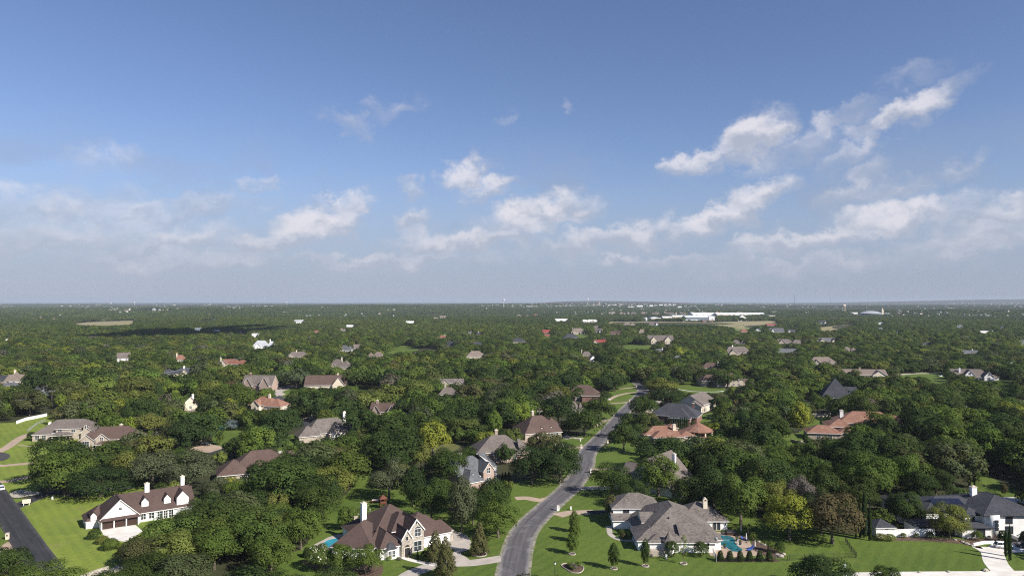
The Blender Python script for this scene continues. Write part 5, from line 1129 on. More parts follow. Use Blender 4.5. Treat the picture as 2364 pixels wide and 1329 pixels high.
    H.wing(-9, 20, -2, 14, 5.8, 'hip', .55, .8); a = len(H.wingrec) - 1; H.wing(-15, -4, -8, 6, 4.6, 'hip', .5, .7); b = len(H.wingrec) - 1; H.wing(6, 26, 3, 15, 5.2, 'hip', .5, .7)
    H.wing(-12, -3.5, -17, -9, 3.2, 'hip', .5, .6); H.wing(-27, -12, -20, -9, 3.2, 'hip', .5, .6); c = len(H.wingrec) - 1; H.wing(-3, 4, -12, -3, 3, 'hip', .45, .5)
    H.chimney(-6.5, 5, 6, 10.6, 1.6, 1.3, WALL['white'])
    for t in (10, 14, 18): H.panel('f', t, 3, 2, 1.8, wing=a)
    H.panel('f', 3, 2.6, 2, 1.5, wing=b); H.panel('f', 4, .6, 1.8, 1.6, wing=c); H.panel('f', 9, .6, 1.8, 1.6, wing=c)
    H.finish(); clear([(1866, 1005), (1875, 985), (1925, 975), (1930, 958), (1990, 940), (2035, 938), (2086, 957), (2060, 962), (2000, 965), (1985, 985), (1960, 990), (1950, 1005), (1930, 1015), (1895, 1012)], D_(1010))
    # charcoal pyramid and the white gables at right
    A = G(1952, 930); H = House('house', 'steep charcoal pyramid-roofed house in the right woods', 'house', (A.x, A.y + 9), R(-16), 'beige', 'slate', short='charcoal pyramid house')
    H.wing(-12, 7, -10, 9, 3.6, 'hip', 1.2, .5); H.wing(4, 16, 0, 8, 3.6, 'gxl', .8, .4); H.wing(3, 12, 8, 16, 4.5, 'gx', .95, .4); H.dormer(6, -3, 5, 1.6, 1.2, 3, 1.2, wall=WALL['white'])
    H.finish(); clear([(1915, 896), (1938, 875), (1960, 880), (1990, 895), (1988, 908), (1955, 915), (1925, 925)], D_(930))
    A = G(2255, 878); H = House('house', 'white house with two steep front gables and taupe roof at right', 'house', (A.x, A.y + 7), R(-14), 'white', 'taupe', short='white gabled house')
    H.wing(-15, 14, -3, 9, 3.4, 'gxl', .85, .5); a = len(H.wingrec) - 1; H.wing(-6, 1, -4.5, 4, 4.4, 'gy', 1.1, .4); b = len(H.wingrec) - 1; H.wing(7, 14, -8, 3, 3.6, 'gy', 1.05, .4); c = len(H.wingrec) - 1; H.wing(-4, 8, -7, -3, 2.7, 'shed', .3, .4, walls=False); H.wing(13, 19, -4, 6, 2.8, 'hip', .6, .4)
    H.panel('f', 2.6, 4.6, 1.6, 1.6, wing=b); H.panel('f', 2.4, .8, 2, 1.9, wing=c); H.panel('f', 2.8, 4.4, 1.2, 1.5, wing=c)
    for x in (-3.8, -.5, 3, 6.5): mb = MB(); mb.box(x - .12, x + .12, -6.9, -6.66, 0, 2.5); mb.build('porch_post', TRIM, H.root)
    H.chimney(-9, 0, 4, 9.4, 1.3, 1.2, WALL['white']); H.finish(); clear([(2203, 860), (2225, 843), (2260, 848), (2295, 855), (2312, 870), (2300, 878), (2260, 877), (2215, 862)], D_(878))
    # grey gabled house hidden in trees right of the road
    A = G(1540, 1142); H = House('house', 'taupe-grey gabled house with tall white chimney among roadside trees', 'house', (A.x, A.y + 10), R(-38), 'white', 'taupe', short='grey gabled house')
    H.wing(-9, 8, -10, 9, 3.2, 'gy', .98, .5); a = len(H.wingrec) - 1; H.wing(-14, -4, -4, 6, 3, 'gx', .8, .5); H.wing(4, 12, -10, 4, 3.1, 'hip', .7, .5); c = len(H.wingrec) - 1; H.chimney(4, 2, 5, 12, 1.2, 1.1, WALL['white'])
    for t in (2, 8): H.panel('f', t, .9, 1.5, 1.6, wing=a)
    H.panel('r', 3, .9, 1.5, 1.6, wing=c); H.finish(); clear([(1478, 1082), (1500, 1060), (1532, 1040), (1585, 1068), (1590, 1085), (1560, 1100), (1500, 1090)], D_(1135))
    # left edge: tan portico house, brown gabled house, big brown hip roof
    A = G(140, 1016); H = House('house', 'tan brick house with columned portico on the left lawn', 'house', (A.x, A.y + 6), R(14), 'beige', 'taupe', short='tan portico house')
    H.wing(-13, 13, -3, 11, 3.6, 'hip', .68, .5); a = len(H.wingrec) - 1; H.wing(-4, 6, -4.4, 6, 5.4, 'hip', .72, .5); b = len(H.wingrec) - 1; H.wing(-13.5, -6, -5.5, 4, 3.2, 'hip', .7, .45); c = len(H.wingrec) - 1; H.wing(7, 12.5, -5.5, 4, 3.2, 'gy', .8, .4); d = len(H.wingrec) - 1
    H.wing(-5, 3.5, -8.2, -4.2, 2.9, 'hip', .5, .5, walls=False)
    for x in (-4.5, -1.4, 1.5, 3.1): mb = MB(); mb.box(x - .3, x + .3, -8, -7.4, 0, 2.85); mb.build('portico_column', WALL['tanstone'], H.root)
    for t in (.8, 6.6): H.panel('f', t, 3.5, 1.8, 1.5, wing=b)
    H.panel('f', 4, .1, 2, 2.4, 1, 1, b, 'front_door', CREAMTRIM, 0, OPENING_SHADE); H.dormer(8.8, -3.4, 4.6, 2.6, 1.5, 4, .7)
    for t in (1.2, 4): H.panel('f', t, .8, 1.7, 1.7, wing=c)
    H.panel('f', 1.7, .8, 1.9, 1.7, wing=d); H.chimney(-9, 3, 5, 7.4, 1, 1, WALL['white']); H.finish(); clear([(82, 1010), (85, 992), (120, 978), (160, 958), (208, 970), (206, 985), (200, 1012), (150, 1018), (95, 1014)], D_(1012))
    A = G(232, 1040); H = House('house', 'brown-roofed gabled house behind the big left oaks', 'house', (A.x, A.y + 7), R(16), 'tanstone', 'brown2', short='brown gabled house')
    H.wing(-10, 13, -3, 9, 4.4, 'hip', .75, .5); a = len(H.wingrec) - 1; H.wing(-11, -5, -5.5, 4, 4.6, 'gy', .85, .4); b = len(H.wingrec) - 1; H.wing(-4.5, .5, -4.6, 3, 4.9, 'gy', .9, .4); c = len(H.wingrec) - 1; H.wing(-4, 5, -6.5, -2, 2.9, 'hip', .5, .4)
    H.panel('f', 1.6, 2.2, 2.6, 2.0, 3, 2, b); H.panel('f', 1.8, 4.2, 1.3, 1.3, wing=c); H.chimney(4, 4, 6, 9.6, 1.2, 1.1, WALL['tanstone']); H.finish(); clear([(190, 1012), (205, 998), (240, 996), (288, 1005), (280, 1010), (225, 1016), (222, 1032), (195, 1030)], D_(1036))
    A = G(580, 1108); H = House('house', 'big plain brown hip roof above trees left of centre', 'house', (A.x, A.y + 9), R(24), 'beige', 'brown2', short='big brown hip roof')
    H.wing(-11, 12, -7, 9, 3.2, 'hip', .72, .6); H.wing(-15, -4, -9, 3, 3.1, 'hip', .72, .6); H.wing(6, 17, -2, 10, 3.15, 'hip', .75, .6); H.vents([(-2, -3, 5.4), (2, -2, 6), (-8, -5, 4.6)]); H.finish()
    clear([(512, 1086), (540, 1062), (580, 1048), (625, 1038), (648, 1048), (610, 1078), (580, 1102), (520, 1104)], D_(1105))
    A = G(760, 1018); H = House('house', 'long grey-roofed stone house with conical turret and white chimney', 'house', (A.x, A.y + 9), R(30), 'tanstone', 'grey', short='grey turreted house')
    H.wing(-14, 9, -4, 9, 3.6, 'hip', .85, .5); H.wing(-18, -8, -6, 3, 3.1, 'hip', .8, .5); H.wing(-4, 5, -7, 4, 3.6, 'hip', .9, .5); f = len(H.wingrec) - 1; H.wing(7, 16, -1, 8, 3.4, 'hip', .8, .5); g = len(H.wingrec) - 1
    mb = MB(); mb.lathe([(2.5, -.3), (2.5, 3.9)], 8, 0, (14.5, -1)); mb.build('turret_wall', WALL['tanstone'], H.root); mb = MB(); mb.lathe([(3.1, 3.8), (3.1, 4), (1.2, 5.9), (.03, 8.2)], 10, 0, (14.5, -1)); mb.build('turret_roof', H.rm, H.root)
    for t in (.8, 2.4, 4.4, 6.2): H.panel('f', t, .7, 1.2, 1.9, wing=f)
    for t in (1, 2.6, 4.2): H.panel('f', t, .7, 1.2, 1.9, wing=g)
    H.chimney(6, 3, 5, 11.6, 1.3, 1.1, WALL['white']); H.finish(); clear([(700, 1012), (735, 990), (770, 974), (810, 975), (826, 990), (820, 1000), (785, 1008), (770, 1012)], D_(1016))
def D_(y): return CAM_H * FPX / (y - YH) - 3
mainhouse_farm(); mainhouse_stone(); mainhouse_grey(); mainhouse_modern(); others()
# ------------------------------------------------------------------ clearings no filler tree may cover (read from the photograph's open ground)
for P in [
 [(-20, 985), (30, 974), (108, 958), (112, 1015), (108, 1050), (92, 1068), (88, 1100), (100, 1140), (165, 1146), (250, 1140), (320, 1125), (330, 1122), (262, 1140), (205, 1180), (205, 1225), (250, 1250), (278, 1262), (280, 1310), (190, 1335), (60, 1335), (0, 1270), (-20, 1200)],
 [(846, 1094), (866, 1098), (864, 1118), (872, 1148), (895, 1146), (905, 1166), (850, 1180), (800, 1205), (760, 1262), (700, 1290), (672, 1335), (1215, 1335), (1240, 1200), (1285, 1128), (1200, 1130), (1195, 1180), (1160, 1235), (1118, 1268), (1090, 1245), (1040, 1225), (1060, 1290), (960, 1320), (672, 1335), (672, 1285), (705, 1268), (738, 1240), (748, 1205), (774, 1176), (778, 1152), (824, 1130)],
 [(1215, 1335), (1240, 1225), (1292, 1167), (1330, 1135), (1395, 1132), (1428, 1150), (1420, 1225), (1450, 1250), (1500, 1290), (1650, 1280), (1676, 1228), (1740, 1225), (1800, 1240), (1860, 1255), (1940, 1258), (1990, 1248), (2020, 1240), (2130, 1245), (2240, 1250), (2370, 1240), (2480, 1240), (2480, 1400)],
 [(1365, 1075), (1378, 1045), (1440, 1038), (1478, 1048), (1480, 1078), (1470, 1086), (1362, 1100)],
 [(1330, 1135), (1290, 1118), (1338, 1075), (1325, 1045), (1303, 1022), (1330, 1005), (1365, 1000), (1390, 975), (1395, 955), (1412, 935), (1407, 915), (1430, 890), (1452, 880), (1488, 880), (1495, 905), (1465, 945), (1440, 965), (1425, 1000), (1400, 1020), (1370, 1045), (1360, 1095)],
 [(1290, 1018), (1300, 1012), (1340, 1003), (1340, 1030), (1300, 1030)],
 [(1555, 893), (1600, 884), (1640, 895), (1675, 900), (1660, 906), (1580, 905)], [(1620, 955), (1646, 950), (1648, 966), (1620, 970)],
 [(1866, 985), (1875, 962), (1925, 962), (1925, 975), (1880, 985)], [(1812, 1010), (1845, 1005), (1845, 1025), (1812, 1028)],
 [(2256, 1090), (2300, 1112), (2350, 1138), (2330, 1150), (2290, 1140), (2260, 1122)],
 [(438, 1040), (470, 1024), (515, 1030), (514, 1042), (470, 1044)], [(495, 1012), (518, 990), (566, 986), (560, 998), (520, 1020)], [(500, 980), (520, 978), (520, 992), (500, 992)],
 [(645, 1042), (660, 1015), (688, 1003), (680, 1018)], [(634, 908), (640, 895), (685, 893), (660, 908)], [(432, 950), (438, 936), (462, 938), (464, 950)],
 [(828, 898), (838, 886), (866, 890), (850, 900)], [(890, 814), (930, 796), (960, 800), (955, 808), (910, 816)], [(945, 806), (1008, 803), (1008, 808), (950, 812)],
 [(690, 985), (715, 965), (722, 962), (722, 972), (700, 988)], [(625, 924), (645, 913), (656, 918), (652, 926)],
 [(1290, 780), (1310, 771), (1360, 772), (1352, 779)], [(1435, 800), (1452, 794), (1505, 798), (1498, 806), (1450, 808)],
 [(2075, 862), (2175, 860), (2180, 870), (2080, 870)], [(2150, 878), (2190, 880), (2185, 887), (2150, 886)], [(2308, 875), (2340, 872), (2342, 884), (2312, 886)],
 [(965, 1040), (985, 1050), (1050, 1032), (1040, 1020), (1010, 1030)],
 [(168, 746), (205, 742), (308, 738), (310, 744), (298, 750), (230, 752), (185, 751)], [(226, 736), (262, 732), (265, 733), (240, 738)], [(455, 741), (500, 735), (502, 738), (465, 742)], [(290, 716), (378, 715), (358, 718)],
 [(1402, 747), (1412, 742), (1500, 742), (1640, 744), (1785, 740), (1795, 745), (1722, 757), (1640, 750), (1500, 748)], [(1694, 756), (1715, 750), (1728, 760), (1702, 764)], [(1892, 756), (1968, 748), (1970, 751), (1930, 762), (1892, 765)],
 [(1583, 729), (1650, 729), (1652, 739), (1583, 739)], [(1500, 733), (1765, 725), (1765, 727), (1655, 730), (1500, 736)], [(1484, 731), (1496, 731), (1496, 742), (1484, 742)],
 [(1987, 718), (2034, 718), (2034, 727), (1987, 727)], [(40, 962), (110, 960), (108, 972), (40, 978)], [(114, 914), (126, 914), (126, 942), (114, 942)],
 [(1850, 925), (1850, 910), (1868, 910), (1868, 925)],
]: clear(P)
clear([(738, 1262), (748, 1240), (790, 1232), (800, 1240), (770, 1265)])
for P, d in (([(2015, 1200), (2140, 1215), (2140, 1245), (2015, 1247)], 203), ([(1970, 1140), (2014, 1140), (2014, 1247), (1970, 1247)], 200), ([(2095, 1180), (2165, 1200), (2165, 1212), (2110, 1205)], 214)): clear(P, d)
# ------------------------------------------------------------------ trees that stand out: shape, x of base, y of base, width and height in the photograph, tone
ET = [
 ('young_tree', 'young egg-crowned tree in a pale ring, nearest of three by the grey road', 'egg', 1321, 1279, 33, 49, 'mid', 1), ('young_tree', 'young egg-crowned tree, middle of the row of three by the grey road', 'egg', 1327, 1250, 31, 46, 'mid', 2), ('young_tree', 'young egg-crowned tree, farthest of the row of three by the grey road', 'egg', 1326, 1228, 28, 47, 'mid', 0),
 ('young_tree', 'young dark ovate tree in a pale ring nearest the flower bed', 'egg', 1417, 1313, 31, 57, 'dark', 1), ('young_tree', 'young dark ovate tree in a ring before the house turret', 'egg', 1490, 1307, 25, 60, 'dark', 2), ('young_tree', 'thin young yellow-green tree in a ring before the round shrubs', 'sparse', 1578, 1301, 30, 64, 'bright', 1),
 ('round_shrub', 'clipped round shrub before the house front, left of two', 'ball', 1551, 1284, 36, 36, 'dark', 0), ('round_shrub', 'clipped round shrub before the house front, right of two', 'ball', 1618, 1284, 36, 35, 'dark', 1),
 ('magnolia_tree', 'dark magnolia with rusty leaves at the corner of the grey-roofed pool house', 'egg', 1412, 1198, 42, 54, 'brownish', 1),
 ('oak_tree', 'open-crowned oak on bare trunks by the shaded drive', 'wide', 1412, 1142, 92, 68, 'dark', 1), ('oak_tree', 'small round oak behind the garage wing of the pool house', 'round', 1464, 1170, 66, 58, 'dark', 2), ('elm_tree', 'tall round elm on clear trunk before the grey gabled house', 'round', 1520, 1146, 90, 92, 'mid', 3),
 ('oak_tree', 'dense upright oak casting a long shadow on the lawn right of the road', 'round', 1440, 1042, 66, 60, 'dark', 4), ('oak_tree', 'dense upright oak close behind the shadow-casting oak', 'round', 1464, 1013, 64, 58, 'dark', 5),
 ('live_oak_tree', 'big live oak left of the road bend, left half of a pair', 'wide', 1228, 1118, 98, 84, 'deep', 1), ('live_oak_tree', 'big live oak overhanging the road bend, right half of a pair', 'wide', 1292, 1116, 94, 92, 'deep', 2), ('oak_tree', 'smaller oak behind the big live oak pair', 'round', 1255, 1052, 70, 52, 'brownish', 3),
 ('oak_tree', 'broad oak left of the road beside the tan drive', 'wide', 1350, 1006, 82, 60, 'dark', 4), ('oak_tree', 'round oak below the brown hip house by the upper road', 'round', 1388, 967, 62, 50, 'dark', 5), ('oak_tree', 'wide oak between the dormered house and the road', 'wide', 1290, 978, 76, 60, 'deep', 0),
 ('oak_tree', 'oak right behind the brown hip house by the upper road', 'round', 1392, 906, 50, 36, 'deep', 1), ('oak_tree', 'small oak at the left side of the upper road end', 'round', 1421, 903, 30, 33, 'dark', 2), ('oak_tree', 'bushy oak at the right edge of the upper road', 'wide', 1486, 963, 60, 46, 'dark', 3), ('oak_tree', 'low oak in front of the tan stepped-gable house', 'wide', 1538, 937, 74, 38, 'deep', 4), ('elm_tree', 'yellow-green elm at the right of the upper road', 'dome', 1530, 912, 70, 38, 'olive', 5),
 ('bright_maple_tree', 'bright yellow-green upright tree right of the tan stepped-gable house', 'egg', 1691, 926, 25, 34, 'bright', 2),
 ('pecan_tree', 'large yellow-green tree left of the rusty tree', 'dome', 1822, 1246, 98, 100, 'yellow', 1), ('pecan_tree', 'yellow-green tree just behind the large yellow-green one', 'dome', 1792, 1196, 74, 82, 'olive', 2), ('bare_tree', 'greyish brown half-bare tree above the yellow-green tree', 'round', 1848, 1192, 62, 88, 'twig', 3), ('rusty_elm_tree', 'large dark elm with rust-brown foliage on the right lawn', 'round', 1922, 1254, 112, 112, 'rust', 4), ('elm_tree', 'dark elm right behind the rusty elm', 'round', 1895, 1232, 92, 96, 'deep', 5),
 ('elm_tree', 'light elm in front of the white modern house', 'wide', 2192, 1240, 80, 73, 'olive', 2), ('oak_tree', 'tall oak over the pool of the white modern house', 'dome', 2095, 1212, 74, 70, 'dark', 3), ('oak_tree', 'second oak by the pool, left of the tall pool oak', 'dome', 2070, 1212, 44, 70, 'deep', 4),
 ('oak_tree', 'dark round tree at the bottom edge above the pale road', 'dome', 1905, 1372, 128, 84, 'deep', 5), ('oak_tree', 'smaller dark tree at the bottom edge right of the round one', 'dome', 2046, 1380, 78, 66, 'dark', 0),
 ('oak_tree', 'tree in the bottom left corner beside the black road', 'round', 18, 1345, 84, 82, 'dark', 1), ('oak_tree', 'low tree crown along the bottom edge at left', 'wide', 100, 1375, 130, 72, 'mid', 2),
 ('magnolia_tree', 'tall pointed magnolia with rusty leaves, nearest by the pale drive', 'cone', 1029, 1334, 60, 92, 'brownish', 0), ('magnolia_tree', 'pointed magnolia behind the nearest one at the garage', 'cone', 1005, 1296, 52, 70, 'brownish', 1), ('magnolia_tree', 'pointed magnolia in a ring right of the parking court', 'cone', 1106, 1281, 50, 76, 'brownish', 2),
 ('oak_tree', 'spreading oak at the left end of the front lawn of the stone-fronted house', 'round', 627, 1328, 84, 92, 'mid', 3), ('oak_tree', 'round oak left of the pool lawn', 'round', 695, 1268, 80, 92, 'mid', 4),
 ('live_oak_tree', 'greyish live oak behind the playset', 'wide', 898, 1152, 86, 84, 'grey', 5), ('elm_tree', 'dark upright elm right of the playset', 'egg', 953, 1170, 68, 90, 'deep', 0), ('elm_tree', 'tall elm behind the brown roof of the stone-fronted house', 'round', 996, 1206, 76, 102, 'dark', 1), ('elm_tree', 'grey-green drooping elm right of the brown roof', 'egg', 1066, 1228, 78, 122, 'grey', 2), ('elm_tree', 'green elm left of the curving road', 'round', 1138, 1196, 78, 86, 'dark', 3), ('elm_tree', 'fresh green elm closest to the curve of the road', 'round', 1150, 1240, 88, 78, 'mid', 4), ('oak_tree', 'dark oak at the right rear of the drive court', 'round', 1092, 1210, 60, 70, 'deep', 5),
 ('bright_maple_tree', 'bright yellow-green tree beside the dry grass track', 'dome', 1000, 1052, 72, 76, 'yellow', 1), ('oak_tree', 'grey-green oak left of the blue-grey gabled house', 'round', 1032, 1118, 88, 78, 'dark', 2), ('elm_tree', 'olive elm below the bright yellow-green tree', 'dome', 972, 1084, 50, 56, 'olive', 3),
 ('bright_maple_tree', 'small golden tree in the middle woods near the grey ridged roof', 'dome', 1084, 873, 27, 21, 'yellow', 3), ('bright_maple_tree', 'rounded yellow-green tree left of the brown dormered house', 'dome', 1199, 990, 48, 56, 'bright', 4), ('bright_maple_tree', 'pointed light green tree left of the rounded yellow-green one', 'egg', 1141, 1008, 44, 58, 'fresh', 5), ('bright_maple_tree', 'glowing yellow-green tree left of the large orange villa', 'egg', 1845, 998, 56, 68, 'yellow', 0),
 ('bright_maple_tree', 'yellow-green tree left of the cream gabled garage house', 'dome', 398, 918, 46, 36, 'bright', 1), ('bright_maple_tree', 'small yellow-green tree right of the utility pole', 'egg', 140, 944, 30, 34, 'bright', 2), ('bright_maple_tree', 'olive yellow tree in the left woods above the grey oaks', 'dome', 350, 1002, 72, 44, 'olive', 3),
 ('blue_spruce_tree', 'pale blue-grey spruce beside the far left pool', 'dome', 535, 992, 32, 22, 'blue', 4), ('blue_spruce_tree', 'pale blue-grey tree right of the brown hip roof with white chimney', 'dome', 1720, 870, 26, 23, 'blue', 5),
 ('oak_tree', 'giant pale-limbed oak beside the black asphalt drive', 'round', 150, 1141, 122, 98, 'mid', 0), ('oak_tree', 'oak crown just behind the giant pale-limbed oak', 'round', 135, 1120, 112, 106, 'dark', 1), ('live_oak_tree', 'dark dome-shaped live oak behind the left lawn', 'wide', 232, 1146, 126, 64, 'deep', 2), ('elm_tree', 'yellow-green elm behind the dome-shaped live oak', 'dome', 296, 1102, 66, 56, 'olive', 3), ('live_oak_tree', 'wide grey-green live oak behind the farmhouse roof, left of two', 'wide', 352, 1128, 104, 80, 'grey', 4), ('live_oak_tree', 'wide grey-green live oak behind the farmhouse roof, right of two', 'wide', 436, 1130, 104, 80, 'grey', 5), ('oak_tree', 'oak in front of the brown gabled house', 'round', 256, 1090, 84, 62, 'dark', 0), ('elm_tree', 'bright-topped elm right of the brown gabled house', 'dome', 352, 1066, 78, 60, 'olive', 1), ('oak_tree', 'dark upright oak left of the parked dark car', 'round', 428, 1050, 76, 76, 'deep', 2), ('oak_tree', 'small grey-green oak right of the farmhouse', 'dome', 500, 1150, 52, 46, 'grey', 3),
 ('oak_tree', 'isolated small tree on the lawn by the parked dark car', 'round', 507, 1026, 18, 26, 'mid', 4),
 ('palm', '', 'x', 0, 0, 0, 0, 'mid', 0),
]
CR = [('crape_myrtle_tree', 'white-flowered crape myrtle before the stone-fronted house, left of three', 739, 1314, 58, 53), ('crape_myrtle_tree', 'crape myrtle before the stone-fronted house, middle of three', 787, 1320, 56, 60), ('crape_myrtle_tree', 'crape myrtle before the stone-fronted house, right of three by the bay window', 846, 1325, 72, 62), ('crape_myrtle_tree', 'round crape myrtle on the back lawn near the pool', 803, 1223, 44, 50), ('crape_myrtle_tree', 'white-flowered crape myrtle behind the white chimney', 842, 1212, 44, 42)]
KEEP = []         # (x, y, radius) of trees already standing, so filler trees do not grow through them
NT = [0]
def px_tree(name, label, shape, px, py, w, h, tone, k, group=None, lod=None, ts=None, cat='tree'):
    p = G(px, py); s = p.y / FPX; W_, H_ = w * s, h * s
    put_tree(name, label, cat, p.x, p.y, W_, H_, shape, k, TONE[tone], rg.uniform(0, 6.28), group, (3 if W_ > 6 and p.y < 270 else 0) if lod is None else lod, ts)
    KEEP.append((p.x, p.y, W_ * .4)); NT[0] += 1
    clear([(px - w * .36, py - h * .93), (px + w * .36, py - h * .93), (px + w * .36, py - h * .2), (px - w * .36, py - h * .2)], p.y - 1)
for nm, lb, sh, x, y, w, h, tn, k in ET:
    if nm == 'palm': continue
    px_tree(nm, lb, sh, x, y, w, h, tn, k, cat='shrub' if 'shrub' in nm else 'tree')
for nm, lb, x, y, w, h in CR:
    px_tree(nm, lb, 'dome', x, y, w, h, 'mid', len(lb) % 5, ts='multi', group='crape myrtles round the stone-fronted house')
    o = [q for q in S.objects if q.get('label') == lb][0]
    if 'white-flowered' in lb:
        V, val = leaf_cloud('dome', len(lb) % 5 * 13 + 404, 190, .05); b = link('blossom', leaf_mesh('blossom', V * np.array([1.02, 1.02, 1.015]), val, [BLOSSOM]), o)
ORD = ['first', 'second', 'third', 'fourth', 'fifth', 'sixth', 'seventh', 'eighth', 'ninth', 'tenth', 'eleventh', 'twelfth', 'thirteenth', 'fourteenth', 'fifteenth', 'sixteenth', 'seventeenth', 'eighteenth', 'nineteenth', 'twentieth']
for i, x in enumerate((1663, 1685, 1709, 1730.5, 1754, 1776)): px_tree('hedge_shrub', 'clipped egg-shaped shrub, %s from left in the row below the pool' % ORD[i], 'hedgecone', x, 1294.5, 21, 27, 'deep', i, 'clipped shrubs in a row below the pool', cat='shrub')
for i, (x, y, w, h) in enumerate([(1540, 990, 5, 27), (1545, 991, 5, 30), (1550.5, 992, 5.5, 26), (1555.5, 992, 5, 29), (1561, 993, 5, 31), (1567.5, 990, 5, 24), (1572, 989, 5, 27), (1576.5, 988, 5, 25), (1581, 987, 5, 26), (1586, 986, 5, 23)]):
    px_tree('cypress_tree', 'slim dark cypress, %s from left before the charcoal-roofed brick house' % ORD[i], 'column', x, y, w, h, 'deep', i % 3, 'cypresses before the charcoal-roofed house', 0)
for i, (x, y, w, h, d) in enumerate([(1976, 1243, 9, 100, 'first from left beside the rusty elm'), (1985.5, 1242, 9, 92, 'second from left beside the rusty elm'), (1996, 1240, 15, 108, 'tallest of four beside the rusty elm'), (2008.5, 1247, 11, 80, 'rightmost and shortest beside the low white wall'), (2322.5, 1283, 10, 60, 'left one of the pair beside the pale drive'), (2331.5, 1293, 10.5, 80, 'right one of the pair beside the pale drive'), (2250, 1126, 6, 36, 'right one of two behind the white modern house'), (2239, 1126, 5, 34, 'left one of two behind the white modern house')]):
    px_tree('cypress_tree', 'tall dark cypress column, ' + d, 'column', x, y, w, h, 'deep', i % 3, 'cypress columns by the white modern house', 0)
for x, y, w, h, sh, tn, lb in [(2086, 1241, 14, 12, 'ball', 'mid', 'small round shrub before the white wall, left of three'), (2116, 1240, 11, 10, 'ball', 'fresh', 'small light round shrub before the white wall, middle of three'), (2147, 1241, 17, 15, 'ball', 'dark', 'round shrub before the white wall, right of three'), (2256, 1246, 24, 22, 'ball', 'mid', 'large round shrub under the wide window of the modern house'), (2272, 1243, 9, 8, 'ball', 'dark', 'tiny round shrub right of the large round one'), (2284, 1243, 8, 8, 'ball', 'dark', 'tiny round shrub left of the front door'), (2315, 1250, 30, 30, 'hedgecone', 'deep', 'big egg-shaped shrub by the front door of the modern house'), (2363, 1252, 24, 28, 'hedgecone', 'deep', 'egg-shaped shrub cut by the right edge'),
        (2034, 1246, 30, 15, 'ball', 'olive', 'mound of ornamental grass at the left end of the white wall'), (2054, 1247, 28, 15, 'ball', 'olive', 'mound of ornamental grass before the white wall, right one'), (218, 1244, 30, 24, 'ball', 'dark', 'dark bush at the corner of the farmhouse garage'), (236, 1254, 30, 18, 'ball', 'olive', 'pale yellowish bush below the farmhouse garage'), (255, 1268, 40, 26, 'ball', 'mid', 'broad bush at the end of the farmhouse court'), (273, 1266, 16, 14, 'ball', 'olive', 'small pale bush right of the broad bush'),
        (710, 1285, 30, 24, 'hedgecone', 'deep', 'clipped hedge block left of the crape myrtles'), (964, 1290, 9, 22, 'cone', 'dark', 'small conical shrub before the shaded front wall'), (982, 1292, 26, 22, 'ball', 'deep', 'round shrub beside the front walk'), (1548 - 115, 1234, 16, 14, 'ball', 'dark', 'dark shrub at the corner of the garage wing'), (1440, 1243, 18, 14, 'ball', 'rust', 'reddish shrub by the curved walk'), (1462, 1243, 16, 15, 'ball', 'deep', 'dark shrub near the front entry'), (73, 1016, 22, 20, 'ball', 'deep', 'round dark shrub left of the tan portico house'), (98, 1017, 18, 7, 'ball', 'dark', 'low shrub under the windows of the tan portico house'),
        (1135 + 25, 1110, 9, 20, 'cone', 'deep', 'small cone shrub at the white end gable, left of three'), (1167, 1108, 9, 20, 'cone', 'deep', 'small cone shrub at the white end gable, middle of three'), (1175, 1106, 10, 20, 'cone', 'deep', 'small cone shrub at the white end gable, right of three'), (1531, 972, 14, 13, 'ball', 'mid', 'round shrub left of the charcoal-roofed house'), (1640, 892, 14, 12, 'ball', 'deep', 'shrub against the turreted house wall'),
        (1779, 1276, 26, 30, 'sparse', 'dark', 'spiky dark shrub in the rock bed right of the pool'), (1800, 1276, 26, 26, 'ball', 'dark', 'dark shrub at the end of the rock bed'), (1896, 984, 8, 18, 'egg', 'dark', 'small conifer on the lawn of the large orange villa, left one'), (1918, 986, 9, 20, 'egg', 'brownish', 'small conifer on the lawn of the large orange villa, right one'), (2318, 1143, 18, 26, 'egg', 'rust', 'reddish young tree on the sloping lawn')]:
    px_tree('shrub' if 'tree' not in lb else 'young_tree', lb, sh, x, y, w, h, tn, len(lb) % 3, None, 0, 'none' if sh in ('ball', 'hedgecone') else None, 'shrub' if 'tree' not in lb else 'tree')
# small golden and pink flower clumps by the stone house
for x, y, w, h, tn, lb in [(898, 1292, 14, 9, 'bright', 'yellow-green clump under the bay window'), (922, 1292, 12, 7, 'twig', 'pinkish clump beside the stone entry'), (941, 1286, 8, 6, 'rust', 'small pink flowers right of the front walk')]: px_tree('flower_clump', lb, 'ball', x, y, w, h, tn, 1, None, 1, 'none', 'plant')
